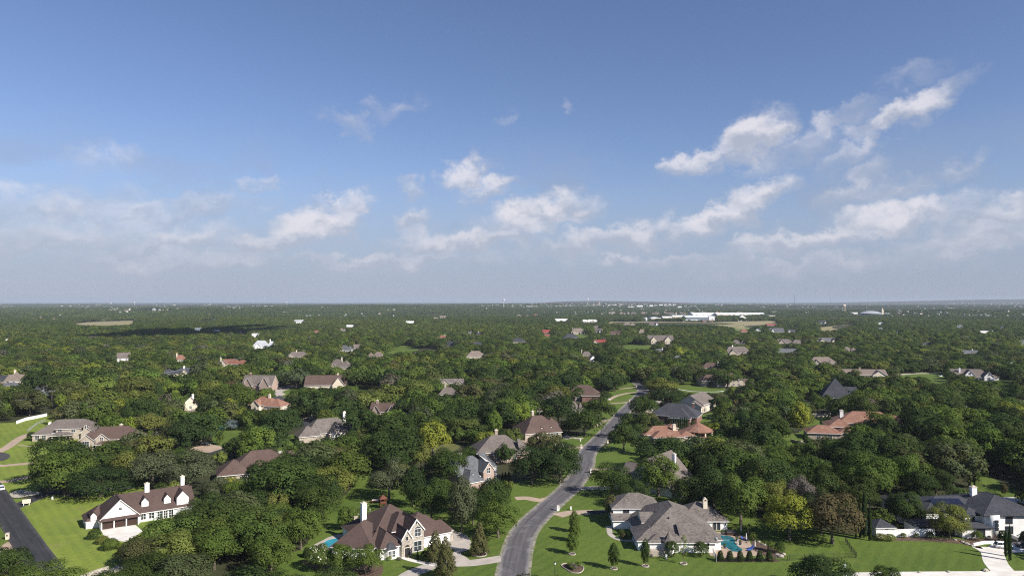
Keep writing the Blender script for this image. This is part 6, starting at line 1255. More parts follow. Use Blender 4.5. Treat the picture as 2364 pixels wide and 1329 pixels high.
# ------------------------------------------------------------------ filler woods
def in_poly(P, x, y):
    c = np.zeros(x.shape, bool); n = len(P)
    for i in range(n):
        x1, y1 = P[i - 1]; x2, y2 = P[i]
        if y1 == y2: continue
        c ^= ((y1 > y) != (y2 > y)) & (x < (x2 - x1) * (y - y1) / (y2 - y1) + x1)
    return c
def allowed(x, y, r, h, z):
    n = len(x); ok = np.ones(n, bool)
    for hx, hy, c, s, x0, x1, y0, y1 in FOOT:
        fx, fy = (x0 + x1) / 2, (y0 + y1) / 2; near = np.hypot(x - hx - c * fx + s * fy, y - hy - s * fx - c * fy) < 70
        lx, ly = (x - hx) * c + (y - hy) * s, -(x - hx) * s + (y - hy) * c
        ok &= ~(near & (lx > x0 - r * .55) & (lx < x1 + r * .55) & (ly > y0 - r * .55) & (ly < y1 + r * .55))
    u, vt = proj(x, y, z + h); _, vb = proj(x, y, z + h * .22); ru = r * FPX / y; vm = (vt + vb) / 2; rv = (vb - vt) / 2
    ub, vbb = proj(x, y, z)
    for P, dep in CLEAR:
        bx0, by0 = P.min(0); bx1, by1 = P.max(0)
        cand = ok & (u + ru > bx0) & (u - ru < bx1) & (vbb > by0) & (vt < by1)
        if dep is not None: cand &= y < dep
        idx = np.nonzero(cand)[0]
        if not len(idx): continue
        hit = np.zeros(len(idx), bool)
        if dep is None: hit |= in_poly(P, ub[idx], vbb[idx])
        for a, b in ((0, 0), (.8, 0), (-.8, 0), (0, .85), (0, -.85), (.6, .6), (-.6, .6), (.6, -.6), (-.6, -.6), (.4, 0), (-.4, 0)): hit |= in_poly(P, u[idx] + a * ru[idx], vm[idx] + b * rv[idx])
        # polygons thinner than the crown: test their corners against the crown too
        for qx, qy in P: hit |= ((qx - u[idx]) / ru[idx]) ** 2 + ((qy - vm[idx]) / rv[idx]) ** 2 < .8
        ok[idx[hit]] = False
    return ok
def candidates(d0, d1, sp, g, margin=1.12):
    ys = np.arange(d0, d1, sp * .9); X, Y = [], []
    for i, yv in enumerate(ys):
        hw = yv * 1182 / FPX * margin + 25; xs = np.arange(-hw, hw, sp) + (i % 2) * sp / 2; X.append(xs); Y.append(np.full(len(xs), yv))
    X, Y = np.concatenate(X), np.concatenate(Y); return X + g.uniform(-.42, .42, len(X)) * sp, Y + g.uniform(-.42, .42, len(X)) * sp
g = rnd(11)
def patchn(x, y, s, ph):
    return .5 + .25 * (np.sin(x / s + ph) * np.cos(y / s * 1.3 + ph * 2) + np.sin((x + y) / s * .63 + ph * 3) )
TN = np.array([TONE[k] for k in ('dark', 'deep', 'mid', 'fresh', 'olive', 'grey', 'brownish', 'yellow', 'rust', 'twig')])
def tones(x, y, g):
    n = len(x); p = np.tile(np.array([.27, .16, .23, .09, .1, .07, .05, .018, .005, .012]), (n, 1))
    a = patchn(x, y, 90, 1.); p[:, 4] *= .3 + 1.6 * a; p[:, 3] *= .3 + 1.6 * a; p[:, 1] *= 1.7 - 1.2 * a
    lf = 1 - sstep(-300, 200, x); p[:, 4] *= .6 + 1.3 * lf; p[:, 3] *= .8 + .6 * lf; p[:, 1] *= 1.9 - 1.4 * lf; p[:, 0] *= 1.25 - .5 * lf; p[:, 7] *= .7 + 1.2 * lf
    p /= p.sum(1)[:, None]; c = p.cumsum(1); k = (g.random(n)[:, None] > c).sum(1).clip(0, len(TN) - 1)
    T = TN[k]; q = patchn(x, y, 170, 5.)[:, None]; loc = TN[0] * (1 - q) + TN[2] * q * .6 + TN[4] * q * .4
    far = sstep(500, 2000, y)[:, None]; T = T * (.75 - .35 * far) + loc * (.25 + .35 * far); T = T * (1 + g.normal(0, .14, (n, 1)) * (1 - .4 * far)) * (1 + g.normal(0, .035, (n, 3)))
    return T.clip(.012, .3), k
KE = np.array(KEEP)
def fill(d0, d1, sp, rmin, rmax, hmin, hmax):
    x, y = candidates(d0, d1, sp, g); z = TZ(x, y); n = len(x)
    r = g.uniform(rmin, rmax, n) * g.choice([.6, .85, 1, 1.1, 1.34], n); h = np.clip(r * g.uniform(1.25, 2.0, n), hmin, hmax) * (.8 + .4 * patchn(x, y, 140, 4.))
    ok = allowed(x, y, r, h, z)
    # where a grown tree would hide something, a younger one may still stand
    for k in (.8, .62, .45):
        o2 = ~ok & (g.random(n) < .8); idx = np.nonzero(o2)[0]
        good = idx[allowed(x[idx], y[idx], r[idx] * k, h[idx] * k, z[idx])]; r[good] *= k; h[good] *= k; ok[good] = True
    u, v = proj(x, y, z); thin = (u > 1660) & (u < 1990) & (v > 741) & (v < 773); ok &= ~(thin & (patchn(x, y, 60, 1.) < .62) & (g.random(n) < .8))
    if d0 < 500:
        for kx, ky, kr in KE: ok &= np.hypot(x - kx, y - ky) > kr + r * .5
    x, y, z, r, h = x[ok], y[ok], z[ok], r[ok], h[ok]; T, k = tones(x, y, g)
    return x, y, z, r, h, T
near = fill(150, 620, 10.8, 4.8, 8.2, 6.5, 13.5)
mid = fill(620, 1150, 11, 5, 8.4, 6, 12.5)
farw = fill(1150, 2700, 11.8, 5.2, 8.6, 6, 12)
# the trees that show largest become things of their own; the rest are one woodland
nx, ny, nz, nrr, nh, nT = near
u, v = proj(nx, ny, nz + nh * .6); vis = (u > -20) & (u < 2384) & (v < 1430)
area = np.where(vis, nrr * nh / ny ** 2, 0); order = np.argsort(-area); NIND = 240
ind = order[:NIND]; rest = np.ones(len(nx), bool); rest[ind] = False
TNAME = {0: 'dark green', 1: 'deep green', 2: 'green', 3: 'fresh green', 4: 'olive green', 5: 'grey-green', 6: 'brownish green', 7: 'yellow-green', 8: 'rusty', 9: 'greyish twiggy'}
SHN = [('round', 'round oak', 'oak_tree'), ('dome', 'domed oak', 'oak_tree'), ('wide', 'spreading oak', 'oak_tree'), ('round', 'round elm', 'elm_tree'), ('dome', 'domed elm', 'elm_tree'), ('egg', 'upright elm', 'elm_tree')]
recs = []
for i in ind:
    kk = int(np.argmin(((TN / TN.sum(1)[:, None] - nT[i] / nT[i].sum()) ** 2).sum(1) * 8 + ((TN.sum(1) - nT[i].sum()) ** 2)))
    s_ = int((nx[i] * 13.7 + ny[i] * 7.3) % 17); sh = SHN[[0, 1, 2, 0, 3, 1, 4, 2, 0, 5, 1, 3, 0, 4, 1, 2, 5][s_]]
    best = min(HOUSES, key=lambda q: math.hypot(nx[i] - q[1], ny[i] - q[2])); dx, dy = nx[i] - best[1], ny[i] - best[2]
    u0, _ = proj(best[1], best[2], 3); u1, _ = proj(nx[i], ny[i], 3); wpx = best[3] * FPX / best[2]
    rel = 'left of' if u1 < u0 - wpx * .8 else 'right of' if u1 > u0 + wpx * .8 else ('behind' if dy > 0 else 'in front of')
    recs.append([i, TNAME[kk], sh, best[0], rel, math.hypot(dx, dy)])
cnt = {}
for q in sorted(recs, key=lambda q: q[5]):
    key = (q[1], q[2][1], q[4], q[3]); cnt.setdefault(key, []).append(q)
for key, qs in cnt.items():
    for j, q in enumerate(qs):
        i = q[0]; base = '%s %s %s the %s' % key
        lab = base if len(qs) == 1 else base + (', nearest to it' if j == 0 else ', %s nearest' % ORD[min(j, 19)])
        put_tree(q[2][2], lab[0].lower() + lab[1:], 'tree', float(nx[i]), float(ny[i]), float(nrr[i] * 2), float(nh[i]), q[2][0], i % 5, nT[i].tolist(), rg.uniform(0, 6.28), 'woodland trees between the houses', 3 if ny[i] < 250 else 0)
# ---- one woodland object holding all the other trees as copies of a few crowns
def woodland(name, label, protos, X, Y, Z, SX, SZ, T, seed):
    """protos: list of [(V, faces, leafvalue, material index)]; geometry of the crowns lives in the object's own mesh, copies are made by its node group"""
    gg = rnd(seed); vs, fs, pid, lf, mi = [], [], [], [], []; nv = 0
    for k, meshes in enumerate(protos):
        for V, F, val, m in meshes:
            vs.append(V); fs += [tuple(int(a) + nv for a in f) for f in F]; nv += len(V); pid.append(np.full(len(V), k)); lf.append(val); mi.append(np.full(len(F), m))
    n = len(X); P = np.stack([X, Y, Z], 1); vs.append(P); pid.append(np.full(n, -1)); V = np.concatenate(vs); pid = np.concatenate(pid)
    me = bpy.data.meshes.new(name); nf = len(fs); me.vertices.add(len(V)); me.vertices.foreach_set('co', V.astype(np.float32).ravel())
    lt = np.array([len(f) for f in fs]); me.loops.add(int(lt.sum())); me.loops.foreach_set('vertex_index', np.concatenate([np.array(f) for f in fs]).astype(np.int32))
    me.polygons.add(nf); me.polygons.foreach_set('loop_start', np.concatenate([[0], lt.cumsum()[:-1]]).astype(np.int32)); me.update(calc_edges=True)
    me.materials.append(LEAF); me.materials.append(BARK); me.polygons.foreach_set('material_index', np.concatenate(mi).astype(np.int32))
    me.attributes.new('leaf', 'FLOAT', 'FACE').data.foreach_set('value', np.concatenate(lf).astype(np.float32))
    me.attributes.new('pid', 'INT', 'POINT').data.foreach_set('value', pid.astype(np.int32)); npv = len(V) - n
    def pa(nm, typ, arr, fld):
        dim = arr.shape[1] if arr.ndim > 1 else 1; full = np.zeros((len(V), dim), np.float32); full[npv:] = arr.reshape(n, dim); me.attributes.new(nm, typ, 'POINT').data.foreach_set(fld, full.ravel())
    pa('pick', 'FLOAT', gg.integers(0, len(protos), n).astype(np.float32), 'value')
    pa('rz', 'FLOAT', gg.uniform(0, 6.283, n), 'value'); pa('scl', 'FLOAT_VECTOR', np.stack([SX, SX, SZ], 1), 'vector'); pa('tone', 'FLOAT_COLOR', np.concatenate([T, np.ones((n, 1))], 1), 'color')
    o = link(name, me); tag(o, label, None, None, 'stuff')
    ng = bpy.data.node_groups.new(name, 'GeometryNodeTree'); ng.interface.new_socket('Geometry', in_out='INPUT', socket_type='NodeSocketGeometry'); ng.interface.new_socket('Geometry', in_out='OUTPUT', socket_type='NodeSocketGeometry')
    gi = ng.nodes.new('NodeGroupInput'); go = ng.nodes.new('NodeGroupOutput')
    def attr(nm, typ):
        a = ng.nodes.new('GeometryNodeInputNamedAttribute'); a.data_type = typ; a.inputs[0].default_value = nm; return a.outputs[0]
    pidn = attr('pid', 'INT'); join = ng.nodes.new('GeometryNodeJoinGeometry')
    def sel(k):
        c = ng.nodes.new('FunctionNodeCompare'); c.data_type = 'INT'; c.operation = 'EQUAL'; ng.links.new(pidn, c.inputs[2]); c.inputs[3].default_value = k
        s = ng.nodes.new('GeometryNodeSeparateGeometry'); s.domain = 'POINT'; ng.links.new(gi.outputs[0], s.inputs[0]); ng.links.new(c.outputs[0], s.inputs[1]); return s.outputs[0]
    for k in range(len(protos)):
        ti = ng.nodes.new('GeometryNodeGeometryToInstance'); ng.links.new(sel(k), ti.inputs[0]); ng.links.new(ti.outputs[0], join.inputs[0])
    iop = ng.nodes.new('GeometryNodeInstanceOnPoints'); ng.links.new(sel(-1), iop.inputs['Points']); ng.links.new(join.outputs[0], iop.inputs['Instance']); iop.inputs['Pick Instance'].default_value = True
    ng.links.new(attr('pick', 'FLOAT'), iop.inputs['Instance Index']); e2r = ng.nodes.new('FunctionNodeEulerToRotation'); cx = ng.nodes.new('ShaderNodeCombineXYZ'); ng.links.new(attr('rz', 'FLOAT'), cx.inputs[2]); ng.links.new(cx.outputs[0], e2r.inputs[0])
    ng.links.new(e2r.outputs[0], iop.inputs['Rotation']); ng.links.new(attr('scl', 'FLOAT_VECTOR'), iop.inputs['Scale']); ng.links.new(iop.outputs[0], go.inputs[0])
    md = o.modifiers.new('copies', 'NODES'); md.node_group = ng; return o
def crown_arrays(shape, k, n, size, tr=True, jit=.2, vs=1.):
    V, val = leaf_cloud(shape, k, n, size, .5, jit); val = .5 + (val - .5) * vs; F = np.arange(n * 4).reshape(n, 4); out = [(V, F, val, 0)]
    if tr:
        m = trunk(shape, k % 3); tv = np.array([v.co[:] for v in m.vertices]); tf = [tuple(p.vertices) for p in m.polygons]; out.append((tv, tf, np.zeros(len(tf)), 1))
    return out
kinds = ['round', 'dome', 'wide', 'round', 'dome', 'egg', 'dome', 'round', 'wide']
rr_ = rest
cat_ = [np.concatenate([a[rr_], b]) for a, b in zip(near, mid)]
woodland('woodland', 'broad green woods of oak and elm filling the ground between the houses', [crown_arrays(s, 900 + i, 1300, .074, vs=.85) for i, s in enumerate(kinds)], cat_[0], cat_[1], cat_[2] - .1, cat_[3] * 2, cat_[4], cat_[5], 3)
woodland('distant_woodland', 'distant woods thinning into haze towards the town', [crown_arrays(s, 950 + i, 360, .125, False, .12, .5) for i, s in enumerate(kinds)], farw[0], farw[1], farw[2] - .3, farw[3] * 2, farw[4], farw[5], 4)
# groves of small crowns for the land beyond
def grove(seed, tr=26, size=62.):
    g2 = rnd(seed); out = []
    for i in range(tr):
        w = g2.uniform(9, 14); h = g2.uniform(7, 11); V, val = leaf_cloud(['dome', 'round', 'wide'][i % 3], seed * 50 + i, 34, .4, .3, .1)
        out.append(((V * np.array([w, w, h]) + np.array([g2.uniform(-.5, .5) * size, g2.uniform(-.5, .5) * size, 0])), np.arange(34 * 4).reshape(34, 4), val * .45 + .25 + g2.uniform(-.15, .25), 0))
    return out
x, y = candidates(2650, 9500, 54, g, 1.1); z = TZ(x, y); okf = allowed(x, y, np.full(len(x), 26.), np.full(len(x), 8.), z) & (patchn(x, y, 420, 2.2) + g.normal(0, .1, len(x)) > .16)
x, y, z = x[okf], y[okf], z[okf]; T, k_ = tones(x, y, g); T = T * .6 + np.array(TONE['dark']) * .4
woodland('far_woodland', 'far hazy woods reaching to the horizon', [grove(60 + i) for i in range(6)], x, y, z - .5, np.ones(len(x)), np.ones(len(x)) * g.uniform(.85, 1.2, len(x)), T, 8)
# ------------------------------------------------------------------ pools, beds, fences, furniture
sheet('swimming_pool_deck', [(724, 1260), (742, 1248), (765, 1237), (795, 1232), (830, 1238), (830, 1266), (760, 1268)], .06, CONC, 'pale paving round the blue pool left of the stone-fronted house', 3)
def pool(px, m, label, smooth=3, rim=CONC):
    p = [G(*q) for q in px]; c = sum(p, Vector()) / len(p); o = thing('swimming_pool', label, 'swimming pool', c)
    q = cat_rom([v - c for v in p], True, max(1, smooth))
    if sum(q[i].x * q[(i + 1) % len(q)].y - q[(i + 1) % len(q)].x * q[i].y for i in range(len(q))) < 0: q.reverse()
    mb = MB(); mb.poly([(v.x, v.y, .075) for v in q]); mb.build('water', m, o)
    mb = MB(); n = len(q)
    def off(i, d):
        t = (q[(i + 1) % n] - q[i - 1]).normalized(); return q[i] + Vector((t.y, -t.x, 0)) * d
    for i in range(n):
        a, b = off(i, 0), off((i + 1) % n, 0); a2, b2 = off(i, .35), off((i + 1) % n, .35)
        mb.poly([(a2.x, a2.y, .12), (b2.x, b2.y, .12), (b.x, b.y, .12), (a.x, a.y, .12)]); mb.poly([(a.x, a.y, .12), (b.x, b.y, .12), (b.x, b.y, .02), (a.x, a.y, .02)]); mb.poly([(b2.x, b2.y, .12), (a2.x, a2.y, .12), (a2.x, a2.y, 0), (b2.x, b2.y, 0)])
    mb.build('coping', rim, o); return o
pool([(745, 1261), (750, 1250), (765, 1244), (790, 1241), (815, 1245), (810, 1262), (775, 1264)], POOL, 'bright blue swimming pool left of the stone-fronted house')
sheet('swimming_pool_deck', [(1640, 1232), (1680, 1228), (1700, 1232), (1725, 1240), (1738, 1262), (1760, 1275), (1745, 1282), (1640, 1282)], .06, TANC, 'tan paving round the kidney-shaped pool', 3)
pool([(1640, 1236), (1665, 1235), (1688, 1238), (1698, 1247), (1697, 1253), (1706, 1262), (1714, 1268), (1708, 1273), (1690, 1272), (1675, 1262), (1655, 1255), (1640, 1254)], POOLD, 'teal kidney-shaped swimming pool beside the grey-roofed house', 3, TANC)
pool([(2098, 1187), (2112, 1185), (2135, 1197), (2160, 1207), (2150, 1210), (2115, 1197)], POOLD, 'teal swimming pool beside the white modern house', 0)
pool([(500, 988), (505, 983), (518, 982), (519, 988), (510, 991)], POOLD, 'small swimming pool beside the pale blue-grey spruce', 3)
sheet('path', [(1735, 1250), (1755, 1252), (1790, 1268), (1812, 1280), (1800, 1287), (1765, 1282), (1742, 1270)], .055, MULCH, 'mulched rock bed right of the kidney-shaped pool', 3)
sheet('path', [(1655, 1289), (1790, 1289), (1800, 1296), (1655, 1297)], .055, MULCH, 'mulch strip under the row of clipped shrubs')
sheet('path', [(2020, 1246), (2060, 1247), (2075, 1238), (2110, 1237), (2160, 1240), (2210, 1243), (2240, 1250), (2270, 1265), (2255, 1264), (2220, 1255), (2160, 1250), (2120, 1248), (2060, 1248)], .055, MULCH, 'mulched bed along the white wall and modern house', 2)
sheet('path', [(2225, 1238), (2330, 1236), (2345, 1248), (2240, 1256)], .05, MULCH, 'mulched bed before the modern house front')
sheet('path', [(695, 1292), (735, 1318), (800, 1328), (870, 1330), (885, 1312), (870, 1298), (800, 1310), (740, 1300)], .045, MULCH, 'shaded mulch bed under the crape myrtles', 3)
# rocks
def rock(label, px, py, s, seed, group=None):
    g2 = rnd(seed); p = G(px, py); mb = MB(); rings = []
    for z, r in ((-.1, 1.), (.3, 1.05), (.62, .75), (.8, .3)): rings.append([(s * r * math.cos(a) * (1 + g2.normal(0, .12)), s * .7 * r * math.sin(a) * (1 + g2.normal(0, .12)), s * z * .8) for a in np.linspace(0, 2 * np.pi, 8)[:-1]])
    mb.loft(rings); o = mb.build('boulder', ROCK); o.location = p; o.rotation_euler[2] = g2.uniform(0, 6); tag(o, label, 'boulder', group); return o
for i, (x, y, s, lb) in enumerate([(2123, 1321, .55, 'small pale boulder on the lawn edge, left of three by the pale road'), (2189, 1319.5, .6, 'pale boulder on the lawn edge, middle of three by the pale road'), (2275, 1317, .95, 'largest pale boulder on the lawn edge beside the pale drive'), (1795, 1281, .8, 'pale boulder at the front of the rock bed'), (1809, 1279, .7, 'pale boulder at the right end of the rock bed'), (1803, 1284, .9, 'flat boulder at the front right of the rock bed'), (1764, 1258, .8, 'pale boulder at the back of the rock bed'), (1752, 1250, .7, 'pale boulder nearest the palms'), (2222, 1251, .7, 'pale boulder at the bed corner left of the wide drive'), (2232, 1255, .8, 'pale boulder lower on the bed slope'), (2245, 1260, .7, 'lowest pale boulder beside the white retaining wall'), (2205, 1246, .6, 'pale boulder under the light elm')]): rock(lb, x, y, s, 40 + i)
# tree rings
def ring(px, py, r, label):
    p = G(px, py); mb = MB(); k = 20
    for i in range(k):
        a, b = 2 * math.pi * i / k, 2 * math.pi * (i + 1) / k
        P = lambda t, q, z: (q * math.cos(t), q * math.sin(t), z)
        mb.poly([P(a, r, .22), P(b, r, .22), P(b, r - .22, .22), P(a, r - .22, .22)][::-1]); mb.poly([P(a, r, 0), P(b, r, 0), P(b, r, .22), P(a, r, .22)]); mb.poly([P(b, r - .22, .05), P(a, r - .22, .05), P(a, r - .22, .22), P(b, r - .22, .22)])
    o = mb.build('tree_ring', CONC); o.location = p; tag(o, label, 'garden edging', 'pale rings round the young trees')
    mb = MB(); mb.poly([((r - .2) * math.cos(2 * math.pi * i / k), (r - .2) * math.sin(2 * math.pi * i / k), .09) for i in range(k)]); mb.build('mulch_fill', MULCH, o)
for x, y, lb in ((1321, 1278.5, 'pale ring round the nearest tree of the three by the road'), (1417, 1312, 'pale ring round the dark young tree near the flower bed'), (1490, 1306, 'pale ring round the dark young tree before the turret'), (1578, 1300.5, 'pale ring round the thin yellow-green young tree'), (1107, 1279, 'ring round the magnolia right of the parking court')): ring(x, y, .95 if x > 1200 else 2.0, lb)
# kidney-shaped flower bed
p = [G(*q) for q in [(1296, 1305), (1305, 1300.5), (1325, 1301.5), (1344, 1306), (1347, 1314), (1338, 1322), (1320, 1321), (1306, 1313)]]; c = sum(p, Vector()) / len(p); q = cat_rom([v - c for v in p], True, 4)[::-1]
fb = thing('flower_bed', 'kidney-shaped flower bed with pale edging on the lawn by the road', 'flower bed', c); mb = MB(); qq = q if sum(q[i].x * q[i - 1].y - q[i - 1].x * q[i].y for i in range(len(q))) < 0 else q[::-1]
mb.poly([(v.x, v.y, .07) for v in qq]); mb.build('soil', MULCH, fb); mb = MB(); mb.tube([(v.x, v.y, .1) for v in qq + qq[:1]], .13, 5); mb.build('edging', CONC, fb)
g3 = rnd(5)
for i in range(11):
    v = q[int(g3.integers(len(q)))] * g3.uniform(.2, .75); o = link('plant', proto('ball', i % 2, 1), fb); o.location = (v.x, v.y, .05); sz = g3.uniform(.9, 1.5); o.scale = (sz, sz, sz * .75); o['tone'] = TONE[['olive', 'mid', 'grey', 'twig'][i % 4]]
# white garden wall with pilasters and shed of the modern house
def wall_run(name, label, pts, h, th, m, cat='wall', cap=None):
    P = [G(*q) for q in pts]; o = thing(name, label, cat, P[0])
    for i in range(len(P) - 1):
        a, b = P[i] - P[0], P[i + 1] - P[0]; d = (b - a).normalized(); n_ = Vector((d.y, -d.x, 0)) * th / 2; mb = MB()
        mb.loft([[a + n_, a - n_, a - n_ + Vector((0, 0, h)), a + n_ + Vector((0, 0, h))], [b + n_, b - n_, b - n_ + Vector((0, 0, h)), b + n_ + Vector((0, 0, h))]]); mb.build('wall_segment', m, o)
        if cap:
            n_ *= 1.4; mb = MB(); z0, z1 = Vector((0, 0, h + .004)), Vector((0, 0, h + .09)); mb.loft([[a + n_ + z0, a - n_ + z0, a - n_ + z1, a + n_ + z1], [b + n_ + z0, b - n_ + z0, b - n_ + z1, b + n_ + z1]]); mb.build('coping', cap, o)
    return o
wall_run('garden_wall', 'white garden wall left of the modern house', [(2022, 1240), (2088, 1238), (2120, 1237), (2158, 1237)], 2.0, .3, WALL['white'], cap=TRIM)
wall_run('garden_wall', 'low white retaining wall beside the parked white car', [(2247, 1260), (2270, 1255), (2295, 1254)], .8, .3, WALL['white'])
wall_run('garden_wall', 'white sloping wall at the right edge behind the cars', [(2335, 1240), (2352, 1248), (2385, 1250)], 1.0, .3, WALL['white'])
wall_run('garden_wall', 'white curved wall behind the far left lawn', [(38, 978), (60, 970), (85, 965), (108, 960)], 1.6, .3, WALL['white'])
wall_run('garden_wall', 'pale stone wall at the foot of the bright lawn', [(186, 1337), (225, 1322), (250, 1314)], .9, .5, ROCK)
wall_run('garden_wall', 'pale stone curb wall near the bottom of the farmhouse drive', [(255, 1328), (268, 1324)], .8, .5, ROCK)
wall_run('garden_wall', 'low pale wall behind the grey gabled house lawn', [(1503, 1141), (1530, 1141), (1560, 1139)], .8, .4, ROCK)
wall_run('garden_wall', 'low stone wall on the lawn of the large orange villa', [(1826, 1018), (1842, 1023), (1858, 1022)], 1.2, .4, WALL['tanstone'])
wall_run('garden_wall', 'cream wall behind the small conifers', [(1876, 961), (1900, 962), (1918, 960)], 1.8, .3, WALL['cream'])
wall_run('garden_wall', 'white balustrade terrace wall right of the round pavilion', [(1655, 1002), (1668, 1000), (1668, 994)], 1.6, .4, WALL['white'])
A = G(2022, 1240); H = House('pool_shed', 'small white shed with dark pyramid roof at the end of the garden wall', 'shed', (A.x + 2.8, A.y + 3), R(2), 'white', 'slate'); H.wing(-2.6, 2.6, -2.6, 2.6, 2.9, 'hip', .55, .5); H.panel('f', 2.6, 1.7, .7, .7, 1, 1, frame=BLACKTRIM, fw=.05); H.finish()
# mailboxes
def mailbox(px, py, h, label, m=None):
    p = G(px, py); o = thing('mailbox', label, 'mailbox', p, R(20), 'brick mailboxes along the grey road'); mb = MB(); mb.box(-.42, .42, -.35, .35, 0, h); mb.build('pillar', m or WALL['cream'], o)
    mb = MB(); mb.box(-.5, .5, -.43, .43, h + .003, h + .12); mb.poly([(-.5, -.43, h + .12), (.5, -.43, h + .12), (0, 0, h + .3)]); mb.poly([(.5, -.43, h + .12), (.5, .43, h + .12), (0, 0, h + .3)]); mb.poly([(.5, .43, h + .12), (-.5, .43, h + .12), (0, 0, h + .3)]); mb.poly([(-.5, .43, h + .12), (-.5, -.43, h + .12), (0, 0, h + .3)]); mb.build('cap', CONC, o)
    mb = MB(); mb.box(-.17, .17, -.4, -.352, h - .65, h - .25); mb.build('box_door', IRON, o)
mailbox(1287.5, 1178, 1.5, 'white brick mailbox nearest along the grey road', WALL['white']); mailbox(1363.5, 1091, 1.5, 'cream brick mailbox beside the shaded drive', WALL['white']); mailbox(1341.5, 1034, 1.5, 'cream brick mailbox left of the road by the tan drive'); mailbox(1402.5, 1023, 1.5, 'cream mailbox in the shade right of the road'); mailbox(1453, 928, 1.6, 'tan mailbox at the lower drive loop'); mailbox(1469, 895, 1.6, 'tan mailbox at the upper drive loop'); mailbox(1488, 884, 1.7, 'white mailbox right of the top of the road', WALL['white']); mailbox(17, 1244, 1.6, 'cream stone mailbox left of the black road', WALL['cream']); mailbox(1417, 960, 1.4, 'tan mailbox left of the road in mid distance')
for x, y, lb in ((1318, 1176, 'small white utility pedestal on the shaded lawn'), (1538, 1289, 'small white utility box on the lawn before the house'), (1950.5, 1311, 'white utility pedestal right of the round bottom tree'), (1340, 1018, 'small white utility post on the upper lawn'), (121, 1152, 'small pale utility box on the left lawn')):
    p = G(x, y); mb = MB(); mb.box(-.22, .22, -.18, .18, 0, .95); mb.box(-.26, .26, -.22, .22, .955, 1.05); o = mb.build('utility_box', PAINT['white']); o.location = p; tag(o, lb, 'utility box')
# blank tan sign on two posts
p = G(61, 1166); o = thing('sign', 'blank tan sign board on two posts beside the black road', 'sign', p, R(28)); mb = MB(); mb.box(-1.15, 1.15, -.06, .06, .8, 2.0); mb.box(-.55, .55, -.07, .07, .66, .8); mb.build('board', WALL['cream'], o)
for x in (-.75, .75): mb = MB(); mb.box(x - .08, x + .08, -.055, .055, 0, .8); mb.build('post', TRIM, o)
# street lamp
p = G(1281, 1338); o = thing('street_lamp', 'black street lamp with pale lantern at the lawn edge', 'street lamp', p); mb = MB(); mb.tube([(0, 0, 0), (0, 0, .5), (0, 0, 3.6)], [.11, .07, .055], 8); mb.build('pole', IRON, o)
mb = MB(); mb.lathe([(.12, 3.6), (.2, 3.75), (.24, 4.15), (.1, 4.3)], 8); mb.build('lantern', LAMPGL, o); mb = MB(); mb.lathe([(.27, 4.16), (.14, 4.34), (.03, 4.5)], 8); mb.build('lamp_cap', IRON, o)
# playset with swing
p = G(884, 1172); o = thing('playset', 'red wooden playset tower with swing beam behind the stone-fronted house', 'playset', p, R(20))
for x in (-.9, .9):
    for y in (-.9, .9): mb = MB(); mb.box(x - .09, x + .09, y - .09, y + .09, 0, 3.2); mb.build('post', REDWOOD, o)
mb = MB(); mb.box(-1, 1, -1, 1, 1.5, 1.62); mb.build('platform', REDWOOD, o); mb = MB(); mb.box(-.95, .95, -.99, -.93, 1.7, 2.4); mb.box(.93, .99, -.9, .9, 1.7, 2.4); mb.box(-.95, .95, .93, .99, 1.7, 2.4); mb.build('railing', REDWOOD, o)
mb = MB(); mb.poly([(-1.3, -1.3, 3.1), (1.3, -1.3, 3.1), (0, 0, 4.3)]); mb.poly([(1.3, -1.3, 3.1), (1.3, 1.3, 3.1), (0, 0, 4.3)]); mb.poly([(1.3, 1.3, 3.1), (-1.3, 1.3, 3.1), (0, 0, 4.3)]); mb.poly([(-1.3, 1.3, 3.1), (-1.3, -1.3, 3.1), (0, 0, 4.3)]); mb.poly([(-1.3, -1.3, 3.1), (-1.3, 1.3, 3.1), (1.3, 1.3, 3.1), (1.3, -1.3, 3.1)]); mb.build('roof', REDWOOD, o)
mb = MB(); mb.tube([(-.9, 0, 2.6), (-5.2, 0, 2.6)], .09, 6); mb.tube([(-5.2, 0, 2.6), (-5.5, -1.2, 0)], .08, 6); mb.tube([(-5.2, 0, 2.6), (-5.5, 1.2, 0)], .08, 6); mb.build('swing_beam', REDWOOD, o)
for x in (-2, -3.6): mb = MB(); mb.tube([(x - .25, 0, 2.55), (x - .25, 0, .6)], .02, 4); mb.tube([(x + .25, 0, 2.55), (x + .25, 0, .6)], .02, 4); mb.box(x - .28, x + .28, -.12, .12, .55, .62); mb.build('swing', IRON, o)
p = G(872, 1160); o = thing('trampoline', 'pale covered table beside the red playset', 'garden table', p); mb = MB(); mb.box(-1.8, 1.8, -1, 1, .9, 1.0); mb.build('top', WCONC, o)
o.name = 'garden_table'
for x in (-1.6, 1.6):
    for y in (-.8, .8): mb = MB(); mb.box(x - .07, x + .07, y - .07, y + .07, 0, .9); mb.build('leg', REDWOOD, o)
